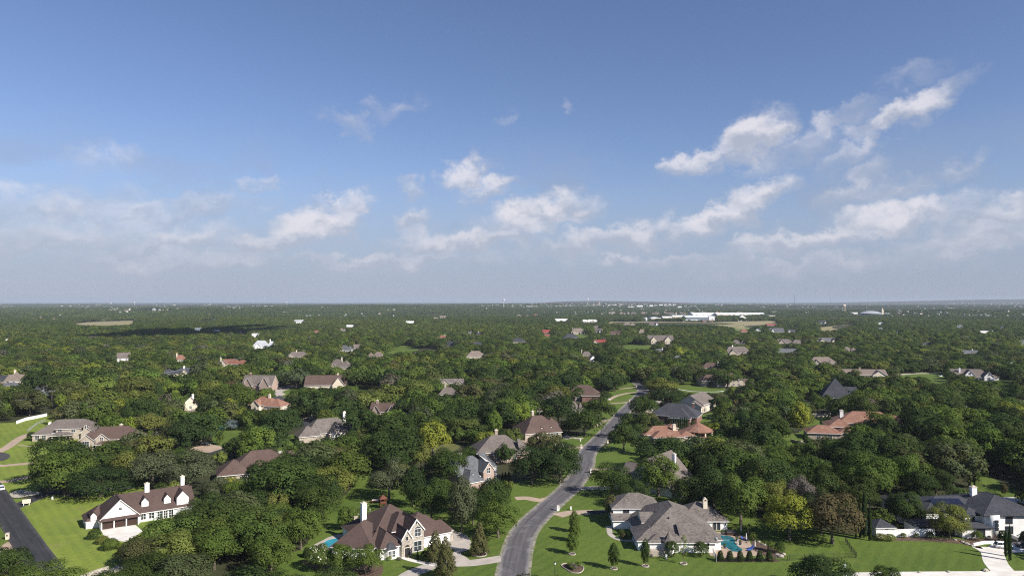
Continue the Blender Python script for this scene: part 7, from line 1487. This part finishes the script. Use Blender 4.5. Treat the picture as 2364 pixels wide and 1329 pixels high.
# black iron fences
def fence(label, pts, h=1.35, sp=3.0, m=IRON):
    P = [G(*q) for q in pts]; o = thing('iron_fence', label, 'fence', P[0]); 
    for i in range(len(P) - 1):
        a, b = P[i] - P[0], P[i + 1] - P[0]; L_ = (b - a).length; n_ = max(1, round(L_ / sp)); d = (b - a) / n_
        for j in range(n_ + (i == len(P) - 2)): v = a + d * j; mb = MB(); mb.box(v.x - .05, v.x + .05, v.y - .05, v.y + .05, 0, h + .1); mb.build('post', m, o)
        for z in (h, h * .12): mb = MB(); mb.tube([a + Vector((0, 0, z)), b + Vector((0, 0, z))], .025, 4); mb.build('rail', m, o)
        mb = MB(); nb = int(L_ / .28)
        for j in range(nb): v = a.lerp(b, (j + .5) / nb); mb.box(v.x - .012, v.x + .012, v.y - .012, v.y + .012, h * .1, h)
        k = mb.build('picket', m, o); k['kind'] = 'stuff'
    return o
fence('black iron fence on the lawn below the rusty elm', [(1822, 1293), (1858, 1291), (1900, 1289), (1976, 1287)])
fence('black iron fence climbing the slope right of the rusty elm', [(1977, 1286), (1966, 1272), (1952, 1250)])
fence('thin black fence in front of the clipped shrub row', [(1653, 1296), (1700, 1297), (1760, 1297), (1818, 1293)], 1.1)
fence('pale metal gate fence between house corner and clipped shrubs', [(1646, 1278), (1650, 1288), (1654, 1297)], 1.6, 1.5, STEEL)
fence('thin dark fence on the sloping lawn behind the modern house', [(2255, 1118), (2285, 1133), (2310, 1150)], 1.3, 4)
fence('wire fence curving round the tan portico house', [(64, 996), (85, 980), (104, 972)], 1.2, 4, STEEL)
# pool furniture
def umbrella(px, py, label, ang=0):
    p = G(px, py); o = thing('umbrella', label, 'umbrella', p, ang, 'closed umbrellas by the kidney-shaped pool'); mb = MB(); mb.tube([(0, 0, 0), (0, 0, 2.7)], .035, 6); mb.build('pole', WOOD, o); mb = MB(); mb.lathe([(.12, .95), (.2, 1.1), (.17, 1.8), (.06, 2.7)], 8); mb.build('canopy', UMB, o); mb = MB(); mb.lathe([(.3, 0), (.3, .1), (.05, .14)], 10); mb.build('base', IRON, o)
umbrella(1703, 1268, 'closed pale umbrella at the front edge of the pool'); umbrella(1743, 1269, 'closed pale umbrella beside the blue loungers'); umbrella(1711, 1233, 'closed pale umbrella behind the covered spa'); umbrella(1723, 1252, 'closed pale umbrella near the deck chairs')
def lounger(px, py, rz, label):
    p = G(px, py); o = thing('sun_lounger', label, 'sun lounger', p, rz, 'blue loungers by the kidney-shaped pool'); mb = MB(); mb.box(-.95, .4, -.33, .33, .28, .38); mb.build('seat', FABRIC, o)
    mb = MB(); mb.loft([[(.4, -.33, .28), (.4, .33, .28), (.4, .33, .38), (.4, -.33, .38)], [(1.0, -.33, .75), (1.0, .33, .75), (.93, .33, .83), (.93, -.33, .83)]]); mb.build('backrest', FABRIC, o)
    for x in (-.85, .35):
        for y in (-.28, .28): mb = MB(); mb.box(x - .03, x + .03, y - .03, y + .03, .05, .28); mb.build('leg', IRON, o)
lounger(1733, 1266, .5, 'blue lounger on the pool deck, upper of two'); lounger(1731, 1270, .5, 'blue lounger on the pool deck, lower of two'); lounger(1718, 1246, 2.2, 'blue lounger at the far side of the pool'); lounger(1652, 1262, -.6, 'lounger close to the house end at the pool')
for x, y, lb in ((1701, 1249, 'blue-glazed planter on the pool edge, upper one'), (1709, 1257, 'blue-glazed planter on the pool edge, lower one'), (1667, 1233, 'planter with shrub by the french doors'), (1673, 1265, 'dark planter on the front pool deck')):
    p = G(x, y); o = thing('planter', lb, 'planter', p); mb = MB(); mb.lathe([(.28, .05), (.4, .6), (.36, .62)], 10); mb.build('pot', PAINT['dark'], o); q = link('plant', proto('ball', 0, 1), o); q.location = (0, 0, .5); q.scale = (.9, .9, .9); q['tone'] = TONE['mid']
p = G(1688, 1233); o = thing('hot_tub', 'dark covered hot tub at the back of the pool deck', 'hot tub', p); mb = MB(); mb.box(-1.5, 1.5, -1.1, 1.1, .05, .85); mb.build('cabinet', WOOD, o); mb = MB(); mb.loft([[(-1.6, -1.2, .86), (1.6, -1.2, .86), (1.6, 1.2, .86), (-1.6, 1.2, .86)], [(-1.45, -1.05, 1.1), (1.45, -1.05, 1.1), (1.45, 1.05, 1.1), (-1.45, 1.05, 1.1)]]); mb.build('cover', BLACKTRIM, o)
# palms in the rock bed
def palm(px, py, h, label, seed):
    p = G(px, py); o = thing('palm_tree', label, 'palm', p, 0, 'palms in the rock bed'); g2 = rnd(seed); mb = MB(); mb.tube([(0, 0, 0), (.05, 0, h * .5), (0, .05, h)], [.2, .15, .13], 7); mb.build('trunk', BARK, o)
    for i in range(16):
        a = i * 2.4; up = g2.uniform(-.3, 1.0); L_ = g2.uniform(1.2, 1.6); mb = MB(); pr = []
        for t in np.linspace(0, 1, 5): pr.append(Vector((math.cos(a) * L_ * t, math.sin(a) * L_ * t, h + up * t - 1.1 * t * t)))
        sd_ = Vector((-math.sin(a), math.cos(a), 0))
        for j in range(4): w0, w1 = .32 * math.sin(math.pi * (j / 4 * .9 + .1)), .32 * math.sin(math.pi * ((j + 1) / 4 * .9 + .1)); mb.poly([pr[j] - sd_ * w0 - Vector((0, 0, .1)), pr[j], pr[j + 1], pr[j + 1] - sd_ * w1 - Vector((0, 0, .1))]); mb.poly([pr[j], pr[j] + sd_ * w0 - Vector((0, 0, .1)), pr[j + 1] + sd_ * w1 - Vector((0, 0, .1)), pr[j + 1]])
        f = mb.build('frond', LEAF, o); f['tone'] = TONE['mid']
palm(1728, 1240, 3.6, 'tallest palm in the rock bed behind the pool', 1); palm(1738, 1248, 2.2, 'short palm below the tallest palm', 2); palm(1773, 1270, 2.4, 'palm in the rock bed right of the closed umbrella', 3)
# satellite dish on the pool house gable
p = Vector((53.2, 191.6, 4.2)); o = thing('satellite_dish', 'grey satellite dish at the pool end of the roof', 'satellite dish', p, R(-20)); mb = MB(); mb.loft([[(r_ * math.cos(a), -.05 - .25 * (1 - r_ * 2), r_ * math.sin(a)) for a in np.linspace(0, 2 * np.pi, 13)[:-1]] for r_ in (.5, .3, .02)], 0, True, False); mb.build('dish', STEEL, o); mb = MB(); mb.tube([(0, 0, -.9), (0, 0, -.1)], .04, 6); mb.build('mast', STEEL, o)
# ------------------------------------------------------------------ vehicles
def car(name, label, loc, rz, paintk, style='suv', group=None):
    o = thing(name, label, 'car', loc, rz, group); L_, W_ = {'suv': (4.7, 1.9), 'sedan': (4.6, 1.8), 'pickup': (5.6, 2.0)}[style]; hl, hw = L_ / 2, W_ / 2
    hood = .98 if style != 'sedan' else .85; roof = {'suv': 1.68, 'sedan': 1.42, 'pickup': 1.82}[style]
    prof = [(-hl, .45, .62, .8), (-hl + .12, .36, hood * .9, .92), (-hl * .5, .33, hood, 1), (0, .33, hood + .02, 1), (hl * .6, .33, hood + .04, 1), (hl - .1, .36, hood + .02, .94), (hl, .5, hood - .1, .86)]
    mb = MB(); rings = []
    for x, z0, z1, k in prof: w = hw * k; rings.append([(x, -w * .92, z0), (x, w * .92, z0), (x, w, z0 + .18), (x, w * .99, z1 - .12), (x, w * .9, z1), (x, -w * .9, z1), (x, -w * .99, z1 - .12), (x, -w, z0 + .18)])
    mb.loft(rings); b = mb.build('body', PAINT[paintk], o, True)
    c0, c1, c2, c3 = {'suv': (-.95, -.25, 1.75, 2.2), 'sedan': (-.8, -.05, 1.05, 1.75), 'pickup': (-.9, -.3, .75, 1.0)}[style]
    mb = MB(); wr = []
    for x, z, k in ((c0, hood - .02, .88), (c1, roof - .06, .74), (c2, roof - .06, .74), (c3, hood, .86)): wr.append((x, z, hw * k))
    mb.loft([[(c0, -hw * .88, hood - .03), (c0, hw * .88, hood - .03), (c3, hw * .88, hood - .03), (c3, -hw * .88, hood - .03)], [(c1, -hw * .74, roof - .06), (c1, hw * .74, roof - .06), (c2, hw * .74, roof - .06), (c2, -hw * .74, roof - .06)]], 0, True, False); mb.build('window', GLASS, o)
    mb = MB(); mb.loft([[(c1 - .05, -hw * .76, roof - .07), (c1 - .05, hw * .76, roof - .07), (c2 + .05, hw * .76, roof - .07), (c2 + .05, -hw * .76, roof - .07)], [(c1 + .1, -hw * .66, roof), (c1 + .1, hw * .66, roof), (c2 - .1, hw * .66, roof), (c2 - .1, -hw * .66, roof)]]); mb.build('roof', PAINT[paintk], o)
    mb = MB()
    for s_ in (-1, 1):
        for xa, xb in ((c0, c1), (c3, c2), ((c0 + c3) / 2, (c1 + c2) / 2)): mb.tube([(xa, s_ * hw * .885, hood - .02), (xb, s_ * hw * .75, roof - .05)], .045, 4)
    mb.build('pillar', PAINT[paintk], o)
    for s_ in (-1, 1):
        for x in (-hl * .62, hl * .62):
            mb = MB(); mb.loft([[(x + r_ * math.cos(a), s_ * y, .36 + r_ * math.sin(a)) for a in np.linspace(0, 2 * np.pi, 15)[:-1]] for r_, y in ((.3, hw * .8), (.36, hw * .84), (.36, hw * 1.0), (.31, hw * 1.02))]); w = mb.build('wheel', RUBBER, o)
            mb = MB(); mb.loft([[(x + r_ * math.cos(a), s_ * y, .36 + r_ * math.sin(a)) for a in np.linspace(0, 2 * np.pi, 11)[:-1]] for r_, y in ((.22, hw * 1.0), (.22, hw * 1.035), (.05, hw * 1.04))]); mb.build('rim', CHROME, w)
        mb = MB(); mb.box(-hl - .01, -hl + .16, s_ * hw * .62 - .18, s_ * hw * .62 + .18, .66, .8); mb.build('headlight', LAMPGL, o); mb = MB(); mb.box(hl - .12, hl + .015, s_ * hw * .66 - .14, s_ * hw * .66 + .14, .72, .9); mb.build('tail_light', PAINT['red'], o)
    if style == 'pickup': mb = MB(); mb.box(1.15, hl - .12, -hw * .78, hw * .78, hood - .35, hood + .07); mb.build('bed', RUBBER, o)
    return o
car('parked_car', 'white sport utility car parked before the modern house', G(2318, 1264), R(172), 'white'); car('parked_car', 'black car at the right edge beside the white one', G(2366, 1262), R(172), 'black', 'sedan'); car('parked_car', 'white car cut by the left edge on the black road', G(2, 1130), R(-48), 'white', 'suv')
car('pickup_truck', 'dark pickup truck parked at the roadside under the oaks', G(1424, 986), R(62), 'black', 'pickup'); car('parked_car', 'white car on the tan drive by the brown hip house', G(1401, 924), R(20), 'white', 'sedan'); car('parked_car', 'dark car on the tan drive in the left woods', G(473, 1028), R(170), 'black'); car('parked_car', 'white car by the shaded drive of the white gabled house', G(2173, 869), R(10), 'white', 'sedan'); car('parked_car', 'dark blue car behind the white one by the white gabled house', G(2184, 863), R(10), 'dark'); car('parked_car', 'dark car in the shade of the parking drive by the road oak', G(1307, 1011), R(0), 'black', 'sedan')
# utility pole and wires
p = G(119.5, 941); o = thing('utility_pole', 'wooden utility pole with cross arm in the left woods', 'utility pole', p); mb = MB(); mb.tube([(0, 0, 0), (0, 0, 11)], [.22, .14], 8); mb.build('pole', BARK, o); mb = MB(); mb.box(-1.8, 1.8, -.08, .08, 10.1, 10.35); mb.build('cross_arm', BARK, o)
for x in (-1.5, 0, 1.5): mb = MB(); mb.lathe([(.07, 10.36), (.1, 10.5), (.04, 10.62)], 8, 0, (x, 0)); mb.build('insulator', STEEL, o)
for i, (dx, lb) in enumerate(((-1.5, 'left power wire running from the utility pole'), (0, 'middle power wire running from the utility pole'), (1.5, 'right power wire running from the utility pole'))):
    a = p + Vector((dx, 0, 10.65)); e1 = G(560, 848) + Vector((dx, 0, 10)); e0 = G(40, 965) + Vector((dx, 0, 10)); pts = []
    for s_, e_ in ((e0, a), (a, e1)):
        for t in np.linspace(0, 1, 14)[(0 if s_ is e0 else 1):]: v = s_.lerp(e_, t); v.z -= 6 * t * (1 - t) * min(1, (e_ - s_).length / 300); pts.append(v)
    mb = MB(); mb.tube(pts, .035, 4); tag(mb.build('power_wire', STEEL), lb, 'wire', 'power wires over the left woods')
# ------------------------------------------------------------------ the far town
def far_base(px, py):
    """point on the rolling far ground under this pixel"""
    d = ray(px, py); t = 1500.
    for _ in range(4000):
        q = Vector((0, 0, CAM_H)) + d * t
        if q.z < float(TZ(q.x, q.y)): break
        t *= 1.004
        if t > 16000: break
    return Vector((q.x, q.y, float(TZ(q.x, q.y))))
def far_building(name, label, cat, x0, x1, yt, yb, wallm, roofm, kind='gx', depth=25, group=None, slope=.18, D=None):
    p = far_base((x0 + x1) / 2, yb) if D is None else Vector((((x0 + x1) / 2 - CX) / FPX * D, D, float(TZ(((x0 + x1) / 2 - CX) / FPX * D, D))))
    s = p.y / FPX; w = (x1 - x0) * s; h = max(4.5, (yb - yt) * s); o = House(name, label, cat, (p.x, p.y + depth / 2), 0, wallm, roofm, z=p.z)
    o.wing(-w / 2, w / 2, -depth / 2, depth / 2, h * (.8 if kind != 'flat' else 1), kind, slope, .3, -4, caps=False)
    n = max(1, min(6, int(w / 14)))
    for i in range(n): o.panel('f', w * (i + .5) / n - 2, .1 if i % 2 else 1, 4, min(3.5, h * .5), 1, 1, 0, 'window' if i % 2 == 0 else 'loading_door', fw=.2)
    o.finish(); 
    if group: o.root['group'] = group
    return o.root
far_building('warehouse', 'large white-roofed warehouse with blue-grey front beyond the dry field', 'warehouse', 1583, 1636, 730, 739, 'grey', 'white', 'gx', 60)
far_building('warehouse', 'white-fronted annex at the right end of the blue-grey warehouse', 'warehouse', 1637, 1652, 728, 739, 'white', 'white', 'gy', 50)
far_building('warehouse', 'white twin shed right of the pale storage tank', 'warehouse', 1503, 1526, 732, 740, 'white', 'white', 'gy', 40); far_building('warehouse', 'low white shed between twin shed and large warehouse', 'warehouse', 1530, 1552, 731, 737, 'cream', 'white', 'gx', 40); far_building('warehouse', 'pale long shed behind the low white shed', 'warehouse', 1553, 1582, 729, 734, 'cream', 'white', 'gx', 50)
far_building('warehouse', 'very long white roof, upper one behind the large warehouse', 'warehouse', 1600, 1700, 725, 729, 'white', 'white', 'gx', 90); far_building('warehouse', 'very long white roof reaching right beyond the large warehouse', 'warehouse', 1655, 1767, 724, 729, 'cream', 'white', 'gx', 70); far_building('warehouse', 'white low building right of the large warehouse, below the long roofs', 'warehouse', 1690, 1735, 728, 732, 'grey', 'white', 'gx', 40)
far_building('barn', 'green-roofed barn right of the large warehouse', 'barn', 1660, 1680, 736, 741, 'grey', 'green', 'gx', 16); far_building('house', 'dark-roofed white gabled house right of the green-roofed barn', 'house', 1703, 1725, 733, 741, 'white', 'slate', 'gy', 20, slope=.7); far_building('shed', 'white carport roof before the twin shed', 'shed', 1568, 1588, 738, 742, 'white', 'white', 'gx', 14); far_building('shed', 'low white carport right of the first carport', 'shed', 1595, 1612, 738, 741, 'white', 'white', 'gx', 14); far_building('warehouse', 'beige block with flat roof right of the long white roofs', 'warehouse', 1774, 1792, 728, 735, 'cream', 'white', 'flat', 30); far_building('warehouse', 'white block beside the beige flat-roofed block', 'warehouse', 1800, 1812, 727, 731, 'white', 'white', 'flat', 24); far_building('shed', 'brown barn before the large warehouse', 'barn', 1622, 1646, 739, 744, 'redbrick', 'brown2', 'gx', 16); far_building('barn', 'white barn with red roof in the open right distance', 'barn', 1832, 1844, 733, 738, 'white', 'rust', 'gx', 14)
def tank(px, yb, yt, w, label):
    p = far_base(px, yb); s = p.y / FPX; o = thing('storage_tank', label, 'storage tank', p); r_ = w * s / 2; h = (yb - yt) * s; mb = MB(); mb.lathe([(r_, -2), (r_, h * .9), (r_ * .97, h * .92), (r_ * .5, h * .99), (.05, h)], 24); mb.build('shell', mottled('tank_paint', (.6, .63, .64), (.5, .53, .55), .1, .5), o, True)
    mb = MB(); mb.tube([(0, -r_ - .3, 0), (0, -r_ - .3, h * .9)], .4, 4); mb.build('ladder', STEEL, o)
tank(1490, 741, 733, 8, 'pale round storage tank left of the twin shed')
# domed arena, steeple, shops along the highway
p = far_base(2010, 728); s = p.y / FPX; o = thing('arena', 'wide building with shallow pale domed roof right of the large water tower', 'arena', p); rx = 24 * s; mb = MB(); mb.lathe([(1, -3), (1, 9)], 32); w_ = mb.build('wall', WALL['grey'], o); w_.scale = (rx, rx * .8, 1); mb = MB(); mb.lathe([(1.03, 9), (.98, 10), (.75, 15), (.4, 19), (.02, 20)], 32); r_ = mb.build('roof', ROOF['metal'], o, True); r_.scale = (rx, rx * .8, 1)
p = far_base(2037, 727); o = thing('church_steeple', 'pale church tower at the right end of the domed roof', 'steeple', p); mb = MB(); mb.box(-4, 4, -4, 4, -2, 24); mb.build('tower', WALL['cream'], o); mb = MB(); mb.lathe([(3, 24), (.2, 34)], 6); mb.build('spire', WALL['cream'], o)
for x0, x1, yt, yb, wl, rf, lb in SH: far_building('shop_building', lb, 'shop', x0, x1, yt, yb, wl, rf, 'flat' if rf in ('white', 'red') else 'gx', 22)
for i, (x0, x1, yt, yb) in enumerate(TW):
    far_building('town_building', 'pale town building on the far skyline, %s from the left of the white town' % (['first', 'second', 'third', 'fourth', 'fifth', 'sixth', 'seventh', 'eighth', 'ninth', 'tenth', 'eleventh', 'twelfth', 'thirteenth', 'fourteenth', 'fifteenth', 'sixteenth', 'seventeenth', 'eighteenth', 'nineteenth', 'twentieth', 'twenty-first', 'twenty-second', 'twenty-third', 'twenty-fourth', 'twenty-fifth', 'twenty-sixth', 'twenty-seventh', 'twenty-eighth', 'twenty-ninth', 'thirtieth', 'thirty-first'][i]), 'building', x0, x1, yt, yb, 'white', 'white' if i % 4 else 'metal', 'flat' if i % 3 else 'gx', 40, 'white town buildings on the skyline', D=5900 + (i * 37 % 9) * 90)
# water towers
def tower(px, yt, D, head, label, style, m):
    x = (px - CX) / FPX * D; zt = CAM_H - (yt - YH) / FPX * D; z0 = float(TZ(x, D)); h = zt - z0; o = thing('water_tower', label, 'water tower', (x, D, z0)); r_ = head
    if style == 'ball':
        mb = MB(); mb.lathe([(r_ * .55, -2), (r_ * .26, h * .12), (r_ * .2, h * .55), (r_ * .3, h - r_ * 1.75)], 16); mb.build('stem', m, o, True); mb = MB(); mb.lathe([(r_ * .3, h - r_ * 1.8), (r_ * .8, h - r_ * 1.5), (r_, h - r_ * .9), (r_ * .85, h - r_ * .4), (r_ * .45, h - r_ * .1), (.05, h)], 20); mb.build('tank', m, o, True)
    else:
        mb = MB(); mb.lathe([(.05, h - r_ * 1.5), (r_ * .7, h - r_ * 1.3), (r_, h - r_ * .9), (r_, h - r_ * .35), (r_ * .6, h - r_ * .08), (.05, h)], 20); mb.build('tank', m, o, True)
        for i in range(6): a = i * math.pi / 3 + .2; mb = MB(); mb.tube([(r_ * 1.0 * math.cos(a), r_ * 1.0 * math.sin(a), -2), (r_ * .92 * math.cos(a), r_ * .92 * math.sin(a), h - r_ * .9)], 1.1, 6); mb.build('leg', m, o)
        mb = MB(); mb.tube([(0, 0, -2), (0, 0, h - r_ * 1.4)], 1.8, 8); mb.build('riser', m, o)
        for k in (.35, .68): mb = MB(); mb.tube([(r_ * .98 * math.cos(a), r_ * .98 * math.sin(a), h * k) for a in np.linspace(0, 2 * np.pi, 13)], .4, 4); mb.build('brace', m, o)
TWP = mottled('tower_paint', (.62, .62, .6), (.54, .54, .53), .05, .6); TWC = mottled('tower_cream_paint', (.6, .5, .38), (.5, .42, .33), .08, .7)
tower(1163, 690, 5700, 8.5, 'white ball-topped water tower on the skyline left of the low hill', 'ball', TWP); tower(1357, 688.5, 6600, 8, 'white ball-topped water tower against the low hill', 'ball', TWP); tower(1383, 697.5, 6300, 6.5, 'small brownish water tower right of the one against the hill', 'legs', TWC); tower(1947.5, 702, 3500, 9.5, 'large cream water tower on six legs at right', 'legs', TWC)
tower(256, 697.5, 9500, 9, 'tiny white water tower on the left horizon, left of two', 'ball', TWP); tower(311, 696.5, 9500, 9, 'tiny white water tower on the left horizon, right of two', 'ball', TWP); tower(662, 696.5, 9500, 9, 'tiny white water tower on the horizon left of centre', 'ball', TWP)
for px, D, h, lb in ((1834, 6500, 105, 'thin radio mast on the right skyline'), (1918, 9000, 110, 'faint radio mast farther right on the skyline')):
    x = (px - CX) / FPX * D; o = thing('radio_mast', lb, 'mast', (x, D, float(TZ(x, D)))); mb = MB(); mb.tube([(0, 0, -2), (0, 0, h)], .9, 4); mb.build('mast', IRON, o)
    for i in range(3): a = i * 2.1; mb = MB(); mb.tube([(40 * math.cos(a), 40 * math.sin(a), -1), (0, 0, h * .8)], .12, 3); mb.build('guy_wire', IRON, o)
# pale specks of far settlements, too many and too small to count
def specks():
    g4 = rnd(21); mb = MB(); zones = [((0, 30), (703, 714), 12), ((140, 250), (704, 713), 22), ((240, 420), (708, 720), 24), ((350, 420), (704, 713), 16), ((470, 520), (703, 708), 12), ((515, 560), (708, 716), 14), ((580, 640), (708, 711), 14), ((1180, 1640), (702.5, 711), 230), ((1640, 1900), (700, 712), 50), ((2190, 2364), (700, 714), 46), ((2040, 2364), (718, 736), 30), ((1100, 1420), (709, 730), 24), ((600, 1000), (712, 748), 20), ((60, 500), (720, 745), 12), ((1400, 1640), (716, 728), 26), ((1900, 2364), (704, 716), 26)]
    cols = [WALL['cream'], WALL['beige'], ROOF['tan'], ROOF['metal']]
    for (x0, x1), (y0, y1), n in zones:
        for i in range(n):
            qx, qy = g4.uniform(x0, x1), g4.uniform(y0, y1)
            if 155 < qx < 320 and qy > 728: continue
            p = far_base(qx, qy); s = p.y / FPX; w = g4.uniform(1.5, 5) * min(s, 5) * .9; d = g4.uniform(10, 22); h = g4.uniform(6, 9) + 3.5; c_ = int(g4.choice([0, 0, 1, 2, 3], p=[.3, .2, .2, .15, .15]))
            a, b, e = p.x - w / 2, p.x + w / 2, p.z + h; mb.box(a, b, p.y, p.y + d, p.z - 3, e, c_, False, False); rc = 2 if c_ != 3 and g4.random() < .6 else 3; zr = e + d * .2
            mb.poly([(a - .4, p.y - .4, e), (b + .4, p.y - .4, e), (b - d * .2, p.y + d / 2, zr), (a + d * .2, p.y + d / 2, zr)], rc); mb.poly([(b + .4, p.y + d + .4, e), (a - .4, p.y + d + .4, e), (a + d * .2, p.y + d / 2, zr), (b - d * .2, p.y + d / 2, zr)], rc); mb.poly([(b + .4, p.y - .4, e), (b + .4, p.y + d + .4, e), (b - d * .2, p.y + d / 2, zr)], rc); mb.poly([(a - .4, p.y + d + .4, e), (a - .4, p.y - .4, e), (a + d * .2, p.y + d / 2, zr)], rc)
    tag(mb.build('far_settlement', cols), 'scatter of pale far houses and roofs melting into the haze', None, None, 'stuff')
specks()
# cumulus clouds added above the frame, unseen, to shade the slope at left
def cloud(label, c, rx, ry, rz, n, seed):
    g5 = rnd(seed); bm = bmesh.new()
    for i in range(n):
        a = g5.uniform(0, 6.283); q = math.sqrt(g5.random()); r_ = g5.uniform(.2, .42) * (1.15 - .55 * q)
        mtx = Matrix.Translation((rx * q * math.cos(a), ry * q * math.sin(a), rz * g5.uniform(.0, .7) * (1 - q * .6))) @ Matrix.Diagonal((rx * r_ * 1.2, ry * r_ * 1.5, rz * r_ * 1.6, 1))
        bmesh.ops.create_icosphere(bm, subdivisions=3, radius=1, matrix=mtx)
    for v in bm.verts:
        if v.co.z < -rz * .15: v.co.z = -rz * .15 + (v.co.z + rz * .15) * .12
    me = bpy.data.meshes.new('cloud'); bm.to_mesh(me); bm.free(); me.materials.append(CLOUDM); me.polygons.foreach_set('use_smooth', [True] * len(me.polygons))
    o = link('cloud', me); o.location = c; tag(o, label, kind='structure')
CLOUDM, _, _ = mat('cloud_white', (.9, .9, .9), 1.)
def shade_cloud(px, py, h, *a):
    p = G(px, py); k = h / to_sun.z; cloud(a[0], (p.x + to_sun.x * k, p.y + to_sun.y * k, h), *a[1:])
shade_cloud(360, 780, 1500, 'small white cumulus cloud high over the left slope', 60, 200, 50, 16, 3); shade_cloud(510, 772, 1500, 'white cumulus cloud high over the pale flat house in dark wood', 75, 250, 60, 20, 9)
# ------------------------------------------------------------------ the air
def haze():
    m = bpy.data.materials.new('haze'); m.use_nodes = True; t = m.node_tree; t.nodes.clear(); o = N(t, 'ShaderNodeOutputMaterial'); v = N(t, 'ShaderNodeVolumePrincipled')
    v.inputs['Color'].default_value = (.56, .63, .74, 1); v.inputs['Density'].default_value = HAZE; v.inputs['Anisotropy'].default_value = 0.; L(t, v.outputs[0], o.inputs['Volume'])
    mb = MB(); mb.box(-33000, 33000, -33000, 33000, -40, 150); tag(mb.build('haze', m), 'thin blue summer haze over the whole plain', None, None, 'stuff')
haze()
